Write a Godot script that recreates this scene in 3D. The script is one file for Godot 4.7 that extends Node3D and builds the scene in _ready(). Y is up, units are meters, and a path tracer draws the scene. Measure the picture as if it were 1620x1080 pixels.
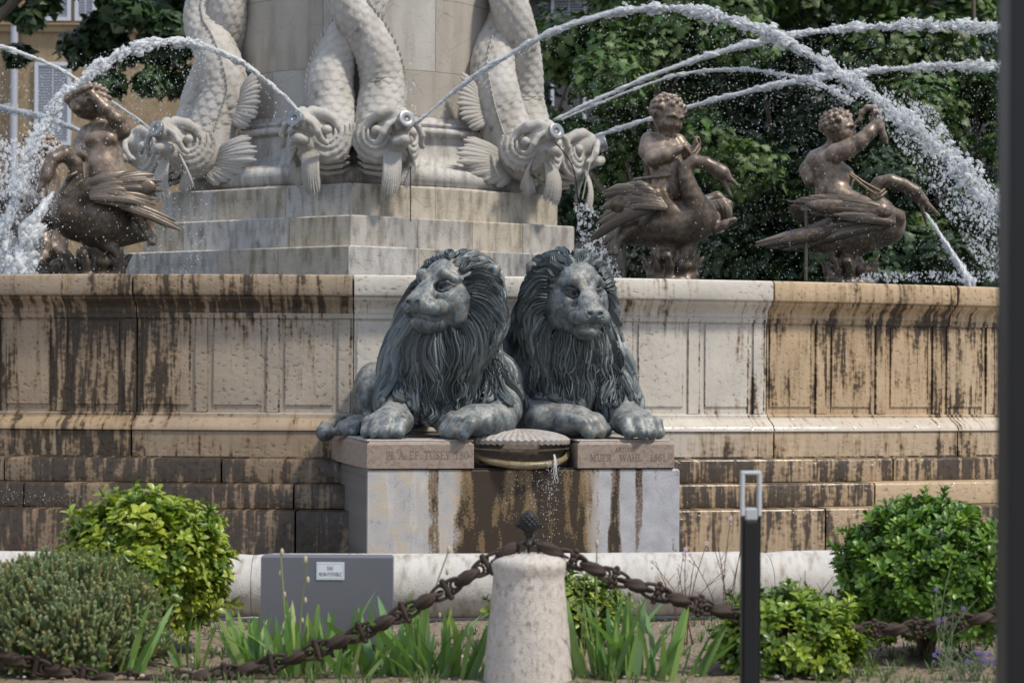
extends Node3D
# A fountain with two bronze lions. Units are metres, y is up, the camera looks along -z from (0, 1.55, 0).
const ROLL := 0.0054
const CENTRE := Vector3(-1.8, 0.0, -29.0)   # axis of the round basin
const BASIN_R := 13.0
const TH0 := -17.0
const TH1 := 41.0
const WALL_H := 2.56
var counts := {}
var rng := RandomNumberGenerator.new()
var M := {}
var big := FastNoiseLite.new()
var fine := FastNoiseLite.new()


func _ready():
	rng.seed = 77
	set_camera_and_light()
	set_materials()
	set_ground()
	set_basin()
	set_kerb()
	set_column()
	set_background()
	set_pedestal()
	set_sculptures()
	set_water_jets()
	set_garden()
	set_street_furniture()


func set_camera_and_light():
	var cam := Camera3D.new()
	cam.name = "camera"
	cam.projection = Camera3D.PROJECTION_FRUSTUM
	cam.near = 0.2
	cam.far = 400.0
	cam.size = 0.3375 * cam.near
	cam.frustum_offset = Vector2(0, 0.021875 * cam.near)
	cam.position = Vector3(0, 1.55, 0)
	cam.rotation.z = ROLL
	var att := CameraAttributesPhysical.new()
	att.frustum_focal_length = 71.0
	att.exposure_aperture = 2.9
	att.frustum_focus_distance = 17.0
	att.frustum_near = 0.2
	att.frustum_far = 400.0
	cam.attributes = att
	add_child(cam)
	cam.current = true
	var env := Environment.new()
	env.background_mode = Environment.BG_SKY
	var sky := Sky.new()
	var sm := ProceduralSkyMaterial.new()
	sm.sky_top_color = Color(0.57, 0.63, 0.72)
	sm.sky_horizon_color = Color(0.83, 0.82, 0.82)
	sm.sky_curve = 0.15
	sm.sky_energy_multiplier = 1.2
	sm.ground_bottom_color = Color(0.25, 0.23, 0.2)
	sm.ground_horizon_color = Color(0.5, 0.5, 0.5)
	sky.sky_material = sm
	env.sky = sky
	env.tonemap_mode = Environment.TONE_MAPPER_LINEAR
	env.tonemap_exposure = 1.05
	env.sdfgi_enabled = true
	env.ssao_enabled = true
	env.ssil_enabled = true
	var we := WorldEnvironment.new()
	we.name = "environment"
	we.environment = env
	add_child(we)
	var sun := DirectionalLight3D.new()
	sun.name = "sun"
	var az := deg_to_rad(60.0)
	var el := deg_to_rad(55.0)
	var to := Vector3(sin(az) * cos(el), sin(el), cos(az) * cos(el))
	sun.look_at_from_position(to * 50.0, Vector3.ZERO)
	sun.light_energy = 1.02
	sun.light_color = Color(1.0, 0.96, 0.90)
	sun.light_angular_distance = 6.0
	sun.shadow_enabled = true
	add_child(sun)


# ---------------------------------------------------------------- naming and small helpers

func numbered(called: String) -> String:
	var k: int = counts.get(called, 0)
	counts[called] = k + 1
	return called if k == 0 else "%s_%03d" % [called, k]


func tag(o: Node3D, label := "", category := "", group := "", kind := "") -> Node3D:
	if label: o.set_meta("label", label)
	if category: o.set_meta("category", category)
	if group: o.set_meta("group", group)
	if kind: o.set_meta("kind", kind)
	return o


func thing(called: String, label: String, category: String, at := Vector3.ZERO, turn := 0.0, group := "") -> Node3D:
	var o := Node3D.new()
	o.name = numbered(called)
	add_child(o)
	o.position = at
	o.rotation.y = turn
	tag(o, label, category, group)
	return o


func part(parent: Node3D, called: String, mesh: Mesh, mat: Material, xf := Transform3D()) -> MeshInstance3D:
	var o := MeshInstance3D.new()
	o.name = called
	o.mesh = mesh
	o.material_override = mat
	o.transform = xf
	parent.add_child(o, true)
	return o


func solo(called: String, mesh: Mesh, mat: Material, label: String, category: String, at := Vector3.ZERO, group := "") -> MeshInstance3D:
	var o := MeshInstance3D.new()
	o.name = numbered(called)
	o.mesh = mesh
	o.material_override = mat
	o.position = at
	add_child(o)
	tag(o, label, category, group)
	return o


func structure(called: String, mesh: Mesh, mat: Material) -> MeshInstance3D:
	var o := solo(called, mesh, mat, "", "")
	o.set_meta("kind", "structure")
	return o


func swarm(parent: Node3D, called: String, mesh: Mesh, mat: Material, xfs: Array, cols := PackedColorArray()) -> MultiMeshInstance3D:
	var mm := MultiMesh.new()
	mm.transform_format = MultiMesh.TRANSFORM_3D
	mm.use_colors = cols.size() > 0
	mm.mesh = mesh
	mm.instance_count = xfs.size()
	for k in xfs.size():
		mm.set_instance_transform(k, xfs[k])
		if cols.size() > 0:
			mm.set_instance_color(k, cols[k])
	var o := MultiMeshInstance3D.new()
	o.name = called
	o.multimesh = mm
	o.material_override = mat
	o.set_meta("kind", "stuff")
	parent.add_child(o, true)
	return o


func place(px: float, py: float, d: float) -> Vector3:
	# where a point that the photograph shows at (px, py) stands, given its distance d in front of the camera
	var x := px - 810.0
	var y := py - 540.0
	return Vector3((x + y * ROLL) * d / 3200.0, 1.55 + (70.0 - (y - x * ROLL)) * d / 3200.0, -d)


func around(deg: float, r: float, y := 0.0) -> Vector3:
	var a := deg_to_rad(deg)
	return Vector3(CENTRE.x + r * sin(a), y, CENTRE.z + r * cos(a))


func rnd(a: float, b: float) -> float:
	return rng.randf_range(a, b)


func turn_to(dir: Vector3, roll := 0.0) -> Basis:
	# a basis whose y axis points along dir
	var y := dir.normalized()
	var x := y.cross(Vector3(0.31, 0.17, 0.93)).normalized()
	var b := Basis(x, y, x.cross(y).normalized())
	return b * Basis(Vector3.UP, roll)


class MB:
	# collects vertices; faces are given counter-clockwise seen from outside
	var v := PackedVector3Array()
	var n := PackedVector3Array()
	var t := PackedVector2Array()
	var c := PackedColorArray()
	var i := PackedInt32Array()

	func add(p: Vector3, nn: Vector3, uv := Vector2.ZERO, col := Color.WHITE) -> int:
		v.append(p)
		n.append(nn)
		t.append(uv)
		c.append(col)
		return v.size() - 1

	func tri(a: int, b: int, d: int) -> void:
		i.append(a)
		i.append(d)
		i.append(b)

	func quad(a: int, b: int, d: int, e: int) -> void:
		tri(a, b, d)
		tri(a, d, e)

	func face(pts: Array, uvs: Array = [], col := Color.WHITE) -> void:
		var nn: Vector3 = (pts[1] - pts[0]).cross(pts[2] - pts[0]).normalized()
		var k := v.size()
		for q in pts.size():
			add(pts[q], nn, uvs[q] if uvs.size() > q else Vector2.ZERO, col)
		for q in range(1, pts.size() - 1):
			tri(k, k + q, k + q + 1)

	func smooth() -> void:
		# normals from the faces
		n.fill(Vector3.ZERO)
		for q in range(0, i.size(), 3):
			var a := i[q]
			var b := i[q + 1]
			var d := i[q + 2]
			var f := (v[d] - v[a]).cross(v[b] - v[a])
			n[a] += f
			n[b] += f
			n[d] += f
		for q in n.size():
			n[q] = n[q].normalized()

	func commit() -> ArrayMesh:
		var arr := []
		arr.resize(Mesh.ARRAY_MAX)
		arr[Mesh.ARRAY_VERTEX] = v
		arr[Mesh.ARRAY_NORMAL] = n
		arr[Mesh.ARRAY_TEX_UV] = t
		arr[Mesh.ARRAY_COLOR] = c
		arr[Mesh.ARRAY_INDEX] = i
		var m := ArrayMesh.new()
		m.add_surface_from_arrays(Mesh.PRIMITIVE_TRIANGLES, arr)
		return m

	func tube(pts: Array, radii: Array, sides := 8, col := Color.WHITE, cap := true) -> void:
		var k := v.size()
		var m := pts.size()
		var up := Vector3(0.13, 0.21, 0.97)
		for q in m:
			var dir: Vector3 = (pts[mini(q + 1, m - 1)] - pts[maxi(q - 1, 0)]).normalized()
			var x := dir.cross(up)
			if x.length() < 0.1:
				x = dir.cross(Vector3(1, 0, 0))
			x = x.normalized()
			var y := dir.cross(x)
			for s in sides:
				var a := TAU * s / sides
				var nn := x * cos(a) + y * sin(a)
				add(pts[q] + nn * radii[q], nn, Vector2(float(s) / sides, float(q) / m), col)
		for q in m - 1:
			for s in sides:
				var s2 := (s + 1) % sides
				quad(k + q * sides + s, k + q * sides + s2, k + (q + 1) * sides + s2, k + (q + 1) * sides + s)
		if cap:
			for e in [0, m - 1]:
				var dir2: Vector3 = (pts[1] - pts[0]).normalized() * -1.0 if e == 0 else (pts[m - 1] - pts[m - 2]).normalized()
				var mid := add(pts[e] + dir2 * radii[e] * 0.4, dir2, Vector2.ZERO, col)
				for s in sides:
					var s2 := (s + 1) % sides
					if e == 0:
						tri(mid, k + s2, k + s)
					else:
						tri(mid, k + e * sides + s, k + e * sides + s2)

	func ball(ctr: Vector3, r: Vector3, seg := 8, rings := 6, col := Color.WHITE, b := Basis()) -> void:
		var k := v.size()
		for q in rings + 1:
			var f := PI * q / rings
			for s in seg:
				var a := TAU * s / seg
				var u := Vector3(sin(f) * cos(a), cos(f), sin(f) * sin(a))
				add(ctr + b * (u * r), (b * (u / r)).normalized(), Vector2(float(s) / seg, float(q) / rings), col)
		for q in rings:
			for s in seg:
				var s2 := (s + 1) % seg
				quad(k + q * seg + s, k + q * seg + s2, k + (q + 1) * seg + s2, k + (q + 1) * seg + s)

	func box(ctr: Vector3, size: Vector3, ch := 0.004, b := Basis(), col := Color.WHITE) -> void:
		var h := size * 0.5
		ch = minf(ch, minf(h.x, minf(h.y, h.z)) * 0.6)
		var P := func(s: Vector3, ax: int) -> Vector3:
			var p := Vector3(s.x * (h.x - (0.0 if ax == 0 else ch)), s.y * (h.y - (0.0 if ax == 1 else ch)), s.z * (h.z - (0.0 if ax == 2 else ch)))
			return ctr + b * p
		var out := func(pts: Array) -> void:
			var mid := Vector3.ZERO
			for p in pts: mid += p
			mid = mid / pts.size() - ctr
			var nn: Vector3 = (pts[1] - pts[0]).cross(pts[2] - pts[0])
			if nn.dot(mid) < 0: pts.reverse()
			face(pts, [], col)
		for ax in 3:
			var u := (ax + 1) % 3
			var w := (ax + 2) % 3
			for sg in [-1.0, 1.0]:
				var pts := []
				for q in [[-1, -1], [1, -1], [1, 1], [-1, 1]]:
					var s := Vector3.ZERO
					s[ax] = sg
					s[u] = q[0]
					s[w] = q[1]
					pts.append(P.call(s, ax))
				out.call(pts)
			for q in [[-1, -1], [1, -1], [1, 1], [-1, 1]]:   # the edges along ax
				var s0 := Vector3.ZERO
				s0[ax] = -1
				s0[u] = q[0]
				s0[w] = q[1]
				var s1 := s0
				s1[ax] = 1
				out.call([P.call(s0, u), P.call(s1, u), P.call(s1, w), P.call(s0, w)])
		for sx in [-1, 1]:
			for sy in [-1, 1]:
				for sz in [-1, 1]:
					var s := Vector3(sx, sy, sz)
					out.call([P.call(s, 0), P.call(s, 1), P.call(s, 2)])

	func lathe(profile: Array, seg := 24, ctr := Vector3.ZERO, col := Color.WHITE, a0 := 0.0, a1 := TAU) -> void:
		# profile: Vector2(radius, y) from the bottom to the top, seen from outside
		var k := v.size()
		var m := profile.size()
		for q in m:
			var e: Vector2 = profile[mini(q + 1, m - 1)] - profile[maxi(q - 1, 0)]
			var nn := Vector2(e.y, -e.x).normalized()
			for s in seg + 1:
				var a := a0 + (a1 - a0) * s / seg
				add(ctr + Vector3(sin(a) * profile[q].x, profile[q].y, cos(a) * profile[q].x), Vector3(sin(a) * nn.x, nn.y, cos(a) * nn.x), Vector2(float(s) / seg, profile[q].y), col)
		for q in m - 1:
			for s in seg:
				quad(k + q * (seg + 1) + s, k + q * (seg + 1) + s + 1, k + (q + 1) * (seg + 1) + s + 1, k + (q + 1) * (seg + 1) + s)

	func prism(plan: PackedVector2Array, y0: float, y1: float, ch := 0.01, uvf := Vector3(1, 1, 0), col := Color.WHITE) -> void:
		# plan: (x, z) counter-clockwise seen from above with z towards the viewer at the bottom; ch chamfers the top edge
		var m := plan.size()
		var area := 0.0
		for q in m:
			area += plan[q].cross(plan[(q + 1) % m])
		var pl := plan.duplicate()
		if area > 0.0: pl.reverse()   # x to the right and z towards us: this is counter-clockwise from above
		var ins := PackedVector2Array()
		for q in m:
			var e0 := (pl[q] - pl[(q + m - 1) % m]).normalized()
			var e1 := (pl[(q + 1) % m] - pl[q]).normalized()
			var n0 := Vector2(-e0.y, e0.x) * -1.0
			var n1 := Vector2(-e1.y, e1.x) * -1.0
			var b := (n0 + n1)
			b = b / maxf(b.dot(n0), 0.2)
			ins.append(pl[q] + b * ch)
		var uv := func(p: Vector3) -> Vector2: return Vector2(p.x * uvf.x + uvf.z, 1.0 - p.y * uvf.y)
		for q in m:
			var a := pl[q]
			var b2 := pl[(q + 1) % m]
			var ai := ins[q]
			var bi := ins[(q + 1) % m]
			for row in [[Vector3(a.x, y0, a.y), Vector3(b2.x, y0, b2.y), Vector3(b2.x, y1 - ch, b2.y), Vector3(a.x, y1 - ch, a.y)], [Vector3(a.x, y1 - ch, a.y), Vector3(b2.x, y1 - ch, b2.y), Vector3(bi.x, y1, bi.y), Vector3(ai.x, y1, ai.y)]]:
				var us := []
				for p in row: us.append(uv.call(p))
				face([row[1], row[0], row[3], row[2]] if false else row, us, col)
		var ids := Geometry2D.triangulate_polygon(ins)
		for top in [true, false]:
			var k := v.size()
			var src := ins if top else pl
			for q in m:
				var p := Vector3(src[q].x, y1 if top else y0, src[q].y)
				add(p, Vector3.UP if top else Vector3.DOWN, uv.call(p), col)
			for q in range(0, ids.size(), 3):
				var a := src[ids[q]]
				var b3 := src[ids[q + 1]]
				var d := src[ids[q + 2]]
				var up: bool = (b3 - a).cross(d - a) < 0.0
				if up == top:
					tri(k + ids[q], k + ids[q + 1], k + ids[q + 2])
				else:
					tri(k + ids[q], k + ids[q + 2], k + ids[q + 1])

	func lock(pts: Array, nrm: Array, w0: float, h0: float, grooves := 3.0, col := Color.WHITE, blunt := 0.0, depth := 0.3) -> void:
		# a strand of hair, a feather or a fin ray that lies on a surface: pts along it, nrm the surface's normals
		var m := pts.size()
		var k := v.size()
		var J := 15
		for q in m:
			var f := float(q) / (m - 1)
			var dir: Vector3 = (pts[mini(q + 1, m - 1)] - pts[maxi(q - 1, 0)]).normalized()
			var nn: Vector3 = (nrm[q] - dir * dir.dot(nrm[q])).normalized()
			var side := dir.cross(nn)
			var w := w0 * (0.55 + 0.45 * sin(minf(f * 2.2, 1.57))) * (1.0 if f < 0.45 else maxf(blunt, pow(maxf(1.0 - (f - 0.45) / 0.55, 0.0), 0.7)))
			if f >= 0.999: w *= 0.25
			var h := h0 * (0.5 + 0.5 * sin(PI * clampf(f * 0.8 + 0.1, 0.0, 1.0)))
			if f >= 0.999: h *= 0.3
			for j in J:
				var x := j / (J - 1.0) * 2.0 - 1.0
				var y := h * (sqrt(maxf(0.0, 1.0 - x * x)) * (1.0 + depth * cos(x * PI * grooves)) - 0.35)
				add(pts[q] + side * (w * x) + nn * y, nn, Vector2(x, f), col)
		for q in m - 1:
			for j in J - 1:
				quad(k + q * J + j, k + q * J + j + 1, k + (q + 1) * J + j + 1, k + (q + 1) * J + j)
		for q in m - 1:
			quad(k + q * J, k + (q + 1) * J, k + (q + 1) * J + J - 1, k + q * J + J - 1)


static func curve_through(ctrl: Array, steps: int) -> Array:
	# Catmull-Rom through the control points
	var out := []
	var m := ctrl.size()
	for s in steps + 1:
		var f := float(s) / steps * (m - 1)
		var q := mini(int(f), m - 2)
		var u := f - q
		var a: Vector3 = ctrl[maxi(q - 1, 0)]
		var b: Vector3 = ctrl[q]
		var c2: Vector3 = ctrl[q + 1]
		var d: Vector3 = ctrl[mini(q + 2, m - 1)]
		out.append(b.cubic_interpolate(c2, a, d, u))
	return out


static func lerp_list(vals: Array, steps: int) -> Array:
	var out := []
	for s in steps + 1:
		var f := float(s) / steps * (vals.size() - 1)
		var q := mini(int(f), vals.size() - 2)
		out.append(lerpf(vals[q], vals[q + 1], f - q))
	return out


class Sculpt:
	# a body as one continuous surface: tapered capsules and ellipsoids joined by a smooth minimum, meshed as surface nets
	var kind := PackedInt32Array()
	var A: Array[Vector3] = []
	var B: Array[Vector3] = []
	var R := PackedFloat32Array()
	var S := PackedFloat32Array()
	var K := PackedFloat32Array()
	var I: Array[Basis] = []
	var lo := Vector3(1e9, 1e9, 1e9)
	var hi := Vector3(-1e9, -1e9, -1e9)
	var xf := Transform3D()
	var squash := 1.0   # narrows what is added, left to right
	var verts := PackedVector3Array()
	var norms := PackedVector3Array()
	var index := PackedInt32Array()

	func grow(p: Vector3, r: float) -> void:
		lo = lo.min(p - Vector3.ONE * r)
		hi = hi.max(p + Vector3.ONE * r)

	func cap(a: Vector3, b: Vector3, ra: float, rb: float, k := 0.03) -> void:
		_put(0, a, b, ra, rb, k, Basis())

	func chain(pts: Array, rs: Array, k := 0.03) -> void:
		for q in pts.size() - 1:
			_put(0, pts[q], pts[q + 1], rs[q], rs[q + 1], k, Basis())

	func cut_chain(pts: Array, rs: Array, k := 0.01) -> void:
		for q in pts.size() - 1:
			_put(2, pts[q], pts[q + 1], rs[q], rs[q + 1], k, Basis())

	func ell(c: Vector3, r: Vector3, k := 0.03, b := Basis()) -> void:
		_put(1, c, r, 0, 0, k, b)

	func cut(c: Vector3, r: Vector3, k := 0.01, b := Basis()) -> void:
		_put(3, c, r, 0, 0, k, b)

	func _put(kd: int, a: Vector3, b: Vector3, ra: float, rb: float, k: float, bs: Basis) -> void:
		var sc := xf.basis.get_scale().x
		if squash != 1.0:
			a.x *= squash
			b.x *= squash
		a = xf * a
		if kd == 0 or kd == 2:
			b = xf * b
			if kd == 0:
				grow(a, ra * sc)
				grow(b, rb * sc)
			if a.distance_squared_to(b) < 1e-9: b += Vector3(0, 0.0005, 0)
		else:
			b = b * sc
			if kd == 1: grow(a, maxf(b.x, maxf(b.y, b.z)))
		kind.append(kd)
		A.append(a)
		B.append(b)
		R.append(ra * sc)
		S.append(rb * sc)
		K.append(k * sc)
		I.append((xf.basis.orthonormalized() * bs).inverse())

	func prim(q: int, p: Vector3) -> float:
		if (kind[q] & 1) == 0:
			var ba := B[q] - A[q]
			var pa := p - A[q]
			var h := clampf(pa.dot(ba) / ba.length_squared(), 0.0, 1.0)
			return (pa - ba * h).length() - R[q] - h * (S[q] - R[q])
		var r := B[q]
		var l := I[q] * (p - A[q])
		var m := l / r
		var k0 := m.length()
		var k1 := (m / r).length()
		if k1 < 1e-6: return -minf(r.x, minf(r.y, r.z))
		return k0 * (k0 - 1.0) / k1

	func dist(p: Vector3) -> float:
		var d := 1e3
		for q in kind.size():
			if kind[q] < 2:
				var e := prim(q, p)
				var k := K[q]
				var h := maxf(k - absf(d - e), 0.0) / k
				d = minf(d, e) - h * h * k * 0.25
		for q in kind.size():
			if kind[q] >= 2:
				var e := -prim(q, p)
				var k := K[q]
				var h := maxf(k - absf(d - e), 0.0) / k
				d = maxf(d, e) + h * h * k * 0.25
		return d

	func slope(p: Vector3) -> Vector3:
		var e := 0.006
		return (Vector3(1, -1, -1) * dist(p + Vector3(e, -e, -e)) + Vector3(-1, -1, 1) * dist(p + Vector3(-e, -e, e)) + Vector3(-1, 1, -1) * dist(p + Vector3(-e, e, -e)) + Vector3(1, 1, 1) * dist(p + Vector3(e, e, e))).normalized()

	func settle(p: Vector3, lift := 0.0) -> Vector3:
		for s in 4:
			p -= slope(p) * (dist(p) - lift) * 0.9
		return p

	func build(cell: float) -> void:
		var N := 8
		var o := lo - Vector3.ONE * (cell * 3.0)
		var ext := hi - o + Vector3.ONE * (cell * 3.0)
		var bx := int(ceil(ext.x / (cell * N)))
		var by := int(ceil(ext.y / (cell * N)))
		var bz := int(ceil(ext.z / (cell * N)))
		var nx := bx * N + 1
		var ny := by * N + 1
		var nz := bz * N + 1
		var sy := nx
		var sz := nx * ny
		var val := PackedFloat32Array()
		val.resize(nx * ny * nz)
		val.fill(1.0)
		var hd := cell * N * 0.866 + cell * 1.6
		var blocks := PackedInt32Array()
		var d := PackedFloat32Array()
		d.resize(N * N * N)
		var adds := PackedInt32Array()
		var cuts := PackedInt32Array()
		var total := kind.size()
		for z in bz:
			for y in by:
				for x in bx:
					var c := o + Vector3(x + 0.5, y + 0.5, z + 0.5) * (cell * N)
					adds.clear()
					cuts.clear()
					var least := 1e3
					for q in total:
						var e := prim(q, c)
						if kind[q] < 2:
							least = minf(least, e)
							if e < hd * (1.5 if kind[q] == 1 else 1.0) + K[q]: adds.append(q)
						elif e < hd * 1.5 + K[q]: cuts.append(q)
					if adds.is_empty(): continue
					if least < -hd * 1.5 and cuts.is_empty():
						for zz in N:
							for yy in N:
								var at := (x * N) + (y * N + yy) * sy + (z * N + zz) * sz
								for xx in N: val[at + xx] = -1.0
						continue
					blocks.append(x)
					blocks.append(y)
					blocks.append(z)
					d.fill(1e3)
					var base := o + Vector3(x * N, y * N, z * N) * cell
					for q in adds:
						var k := K[q]
						var kq := 0.25 / k
						var a := A[q]
						var at := 0
						if kind[q] == 0:
							var ba := B[q] - a
							var inv := 1.0 / ba.length_squared()
							var ra := R[q]
							var dr := S[q] - ra
							for zz in N:
								for yy in N:
									var p := base + Vector3(0, yy * cell, zz * cell) - a
									for xx in N:
										var h := clampf(p.dot(ba) * inv, 0.0, 1.0)
										var e := (p - ba * h).length() - ra - h * dr
										var f := d[at]
										var g := k - absf(f - e)
										f = minf(f, e)
										d[at] = f - g * g * kq if g > 0.0 else f
										at += 1
										p.x += cell
						else:
							var r := B[q]
							var bi := I[q]
							var dx := bi * Vector3(cell, 0, 0)
							for zz in N:
								for yy in N:
									var p := bi * (base + Vector3(0, yy * cell, zz * cell) - a)
									for xx in N:
										var m := p / r
										var k0 := m.length()
										var e := k0 * (k0 - 1.0) / maxf((m / r).length(), 1e-6)
										var f := d[at]
										var g := k - absf(f - e)
										f = minf(f, e)
										d[at] = f - g * g * kq if g > 0.0 else f
										at += 1
										p += dx
					for q in cuts:
						var k := K[q]
						var kq := 0.25 / k
						var at := 0
						for zz in N:
							for yy in N:
								for xx in N:
									var e := -prim(q, base + Vector3(xx, yy, zz) * cell)
									var f := d[at]
									var g := k - absf(f - e)
									f = maxf(f, e)
									d[at] = f + g * g * kq if g > 0.0 else f
									at += 1
					var at2 := 0
					for zz in N:
						for yy in N:
							var to := (x * N) + (y * N + yy) * sy + (z * N + zz) * sz
							for xx in N:
								val[to + xx] = d[at2]
								at2 += 1
		# one vertex in each cell that the surface crosses
		var id := {}
		var cells := PackedInt32Array()
		var off := [0, 1, sy, sy + 1, sz, sz + 1, sz + sy, sz + sy + 1]
		var o1: int = off[1]
		for bk in range(0, blocks.size(), 3):
			for zz in N:
				var gz := blocks[bk + 2] * N + zz
				for yy in N:
					var gy := blocks[bk + 1] * N + yy
					var at := blocks[bk] * N + gy * sy + gz * sz
					for xx in N:
						var s := 0
						if val[at] < 0.0: s += 1
						if val[at + 1] < 0.0: s += 1
						if val[at + sy] < 0.0: s += 1
						if val[at + sy + 1] < 0.0: s += 1
						if val[at + sz] < 0.0: s += 1
						if val[at + sz + 1] < 0.0: s += 1
						if val[at + sz + sy] < 0.0: s += 1
						if val[at + sz + sy + 1] < 0.0: s += 1
						if s > 0 and s < 8:
							var sum := Vector3.ZERO
							var hits := 0
							for e in 12:
								var ax := e >> 2
								var w := e & 3
								var p0 := Vector3.ZERO
								var i0 := at
								var st := 1
								if ax == 0:
									p0 = Vector3(0, w & 1, w >> 1)
									i0 += (w & 1) * sy + (w >> 1) * sz
								elif ax == 1:
									p0 = Vector3(w & 1, 0, w >> 1)
									i0 += (w & 1) + (w >> 1) * sz
									st = sy
								else:
									p0 = Vector3(w & 1, w >> 1, 0)
									i0 += (w & 1) + (w >> 1) * sy
									st = sz
								var a := val[i0]
								var b := val[i0 + st]
								if (a < 0.0) != (b < 0.0):
									p0[ax] += a / (a - b)
									sum += p0
									hits += 1
							id[at] = verts.size()
							cells.append(at)
							verts.append(o + (Vector3(blocks[bk] * N + xx, gy, gz) + sum / hits) * cell)
						at += 1
		for at in cells:
			var neg := val[at] < 0.0
			for ax in 3:
				var st: int = [1, sy, sz][ax]
				if (val[at + st] < 0.0) == neg: continue
				var u: int = [sy, sz, 1][ax]
				var w: int = [sz, 1, sy][ax]
				if not (id.has(at - u) and id.has(at - w) and id.has(at - u - w)): continue
				var a: int = id[at - u - w]
				var b: int = id[at - w]
				var c: int = id[at]
				var e: int = id[at - u]
				if neg:
					index.append_array([a, c, b, a, e, c])
				else:
					index.append_array([a, b, c, a, c, e])
		norms.resize(verts.size())
		for q in range(0, index.size(), 3):
			var a := index[q]
			var b := index[q + 1]
			var e := index[q + 2]
			var f := (verts[e] - verts[a]).cross(verts[b] - verts[a])
			norms[a] += f
			norms[b] += f
			norms[e] += f
		for q in norms.size():
			norms[q] = norms[q].normalized()

	func mesh(tint: PackedColorArray) -> ArrayMesh:
		var arr := []
		arr.resize(Mesh.ARRAY_MAX)
		arr[Mesh.ARRAY_VERTEX] = verts
		arr[Mesh.ARRAY_NORMAL] = norms
		arr[Mesh.ARRAY_COLOR] = tint
		arr[Mesh.ARRAY_INDEX] = index
		var m := ArrayMesh.new()
		m.add_surface_from_arrays(Mesh.PRIMITIVE_TRIANGLES, arr)
		return m


func carve(jobs: Array) -> void:
	# builds several bodies at once: [[Sculpt, cell], ...]
	var id := WorkerThreadPool.add_group_task(func(k: int): jobs[k][0].build(jobs[k][1]), jobs.size())
	WorkerThreadPool.wait_for_group_task_completion(id)


# ---------------------------------------------------------------- materials

func noise_bytes(sd: int, freq: float, w: int, h: int, oct := 4, squash := 1, type := FastNoiseLite.TYPE_SIMPLEX_SMOOTH) -> PackedByteArray:
	# squash > 1 draws the pattern out downwards, as running water does
	var f := FastNoiseLite.new()
	f.seed = sd
	f.noise_type = type
	f.frequency = freq
	f.fractal_octaves = oct
	var im := f.get_seamless_image(w, h / squash)
	im.convert(Image.FORMAT_L8)
	if squash > 1: im.resize(w, h, Image.INTERPOLATE_CUBIC)
	return im.get_data()


func ridge_bytes(sd: int, freq: float, w: int, h: int) -> PackedByteArray:
	var f := FastNoiseLite.new()
	f.seed = sd
	f.noise_type = FastNoiseLite.TYPE_CELLULAR
	f.cellular_return_type = FastNoiseLite.RETURN_DISTANCE2_SUB
	f.cellular_jitter = 1.0
	f.frequency = freq
	f.fractal_type = FastNoiseLite.FRACTAL_NONE
	f.domain_warp_enabled = true
	f.domain_warp_amplitude = 0.25 / freq
	f.domain_warp_frequency = freq * 2.0
	var im := f.get_seamless_image(w, h)
	im.convert(Image.FORMAT_L8)
	return im.get_data()


static func step3(a: float, b: float, x: float) -> float:
	var t := clampf((x - a) / (b - a), 0.0, 1.0)
	return t * t * (3.0 - 2.0 * t)


var gamma_table := PackedByteArray()


func put_rgb(buf: PackedByteArray, at: int, r: float, g: float, b: float) -> void:
	buf[at] = gamma_table[clampi(int(r * 2047.0), 0, 2047)]
	buf[at + 1] = gamma_table[clampi(int(g * 2047.0), 0, 2047)]
	buf[at + 2] = gamma_table[clampi(int(b * 2047.0), 0, 2047)]


func tex_of(buf: PackedByteArray, w: int, h: int, fmt := Image.FORMAT_RGB8) -> ImageTexture:
	return ImageTexture.create_from_image(Image.create_from_data(w, h, false, fmt, buf))


func mat(color: Color, rough := 0.8, metal := 0.0, vertex := false) -> StandardMaterial3D:
	# color is given as a linear base colour
	var m := StandardMaterial3D.new()
	m.albedo_color = color.linear_to_srgb()
	m.roughness = rough
	m.metallic = metal
	m.vertex_color_use_as_albedo = vertex
	return m


func relief(m: StandardMaterial3D, tex: Texture2D, cm: float, scale := 1.0) -> StandardMaterial3D:
	m.heightmap_enabled = true
	m.heightmap_texture = tex
	m.heightmap_scale = cm
	m.uv1_triplanar = true
	m.uv1_world_triplanar = false
	m.uv1_scale = Vector3.ONE * scale
	return m


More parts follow.
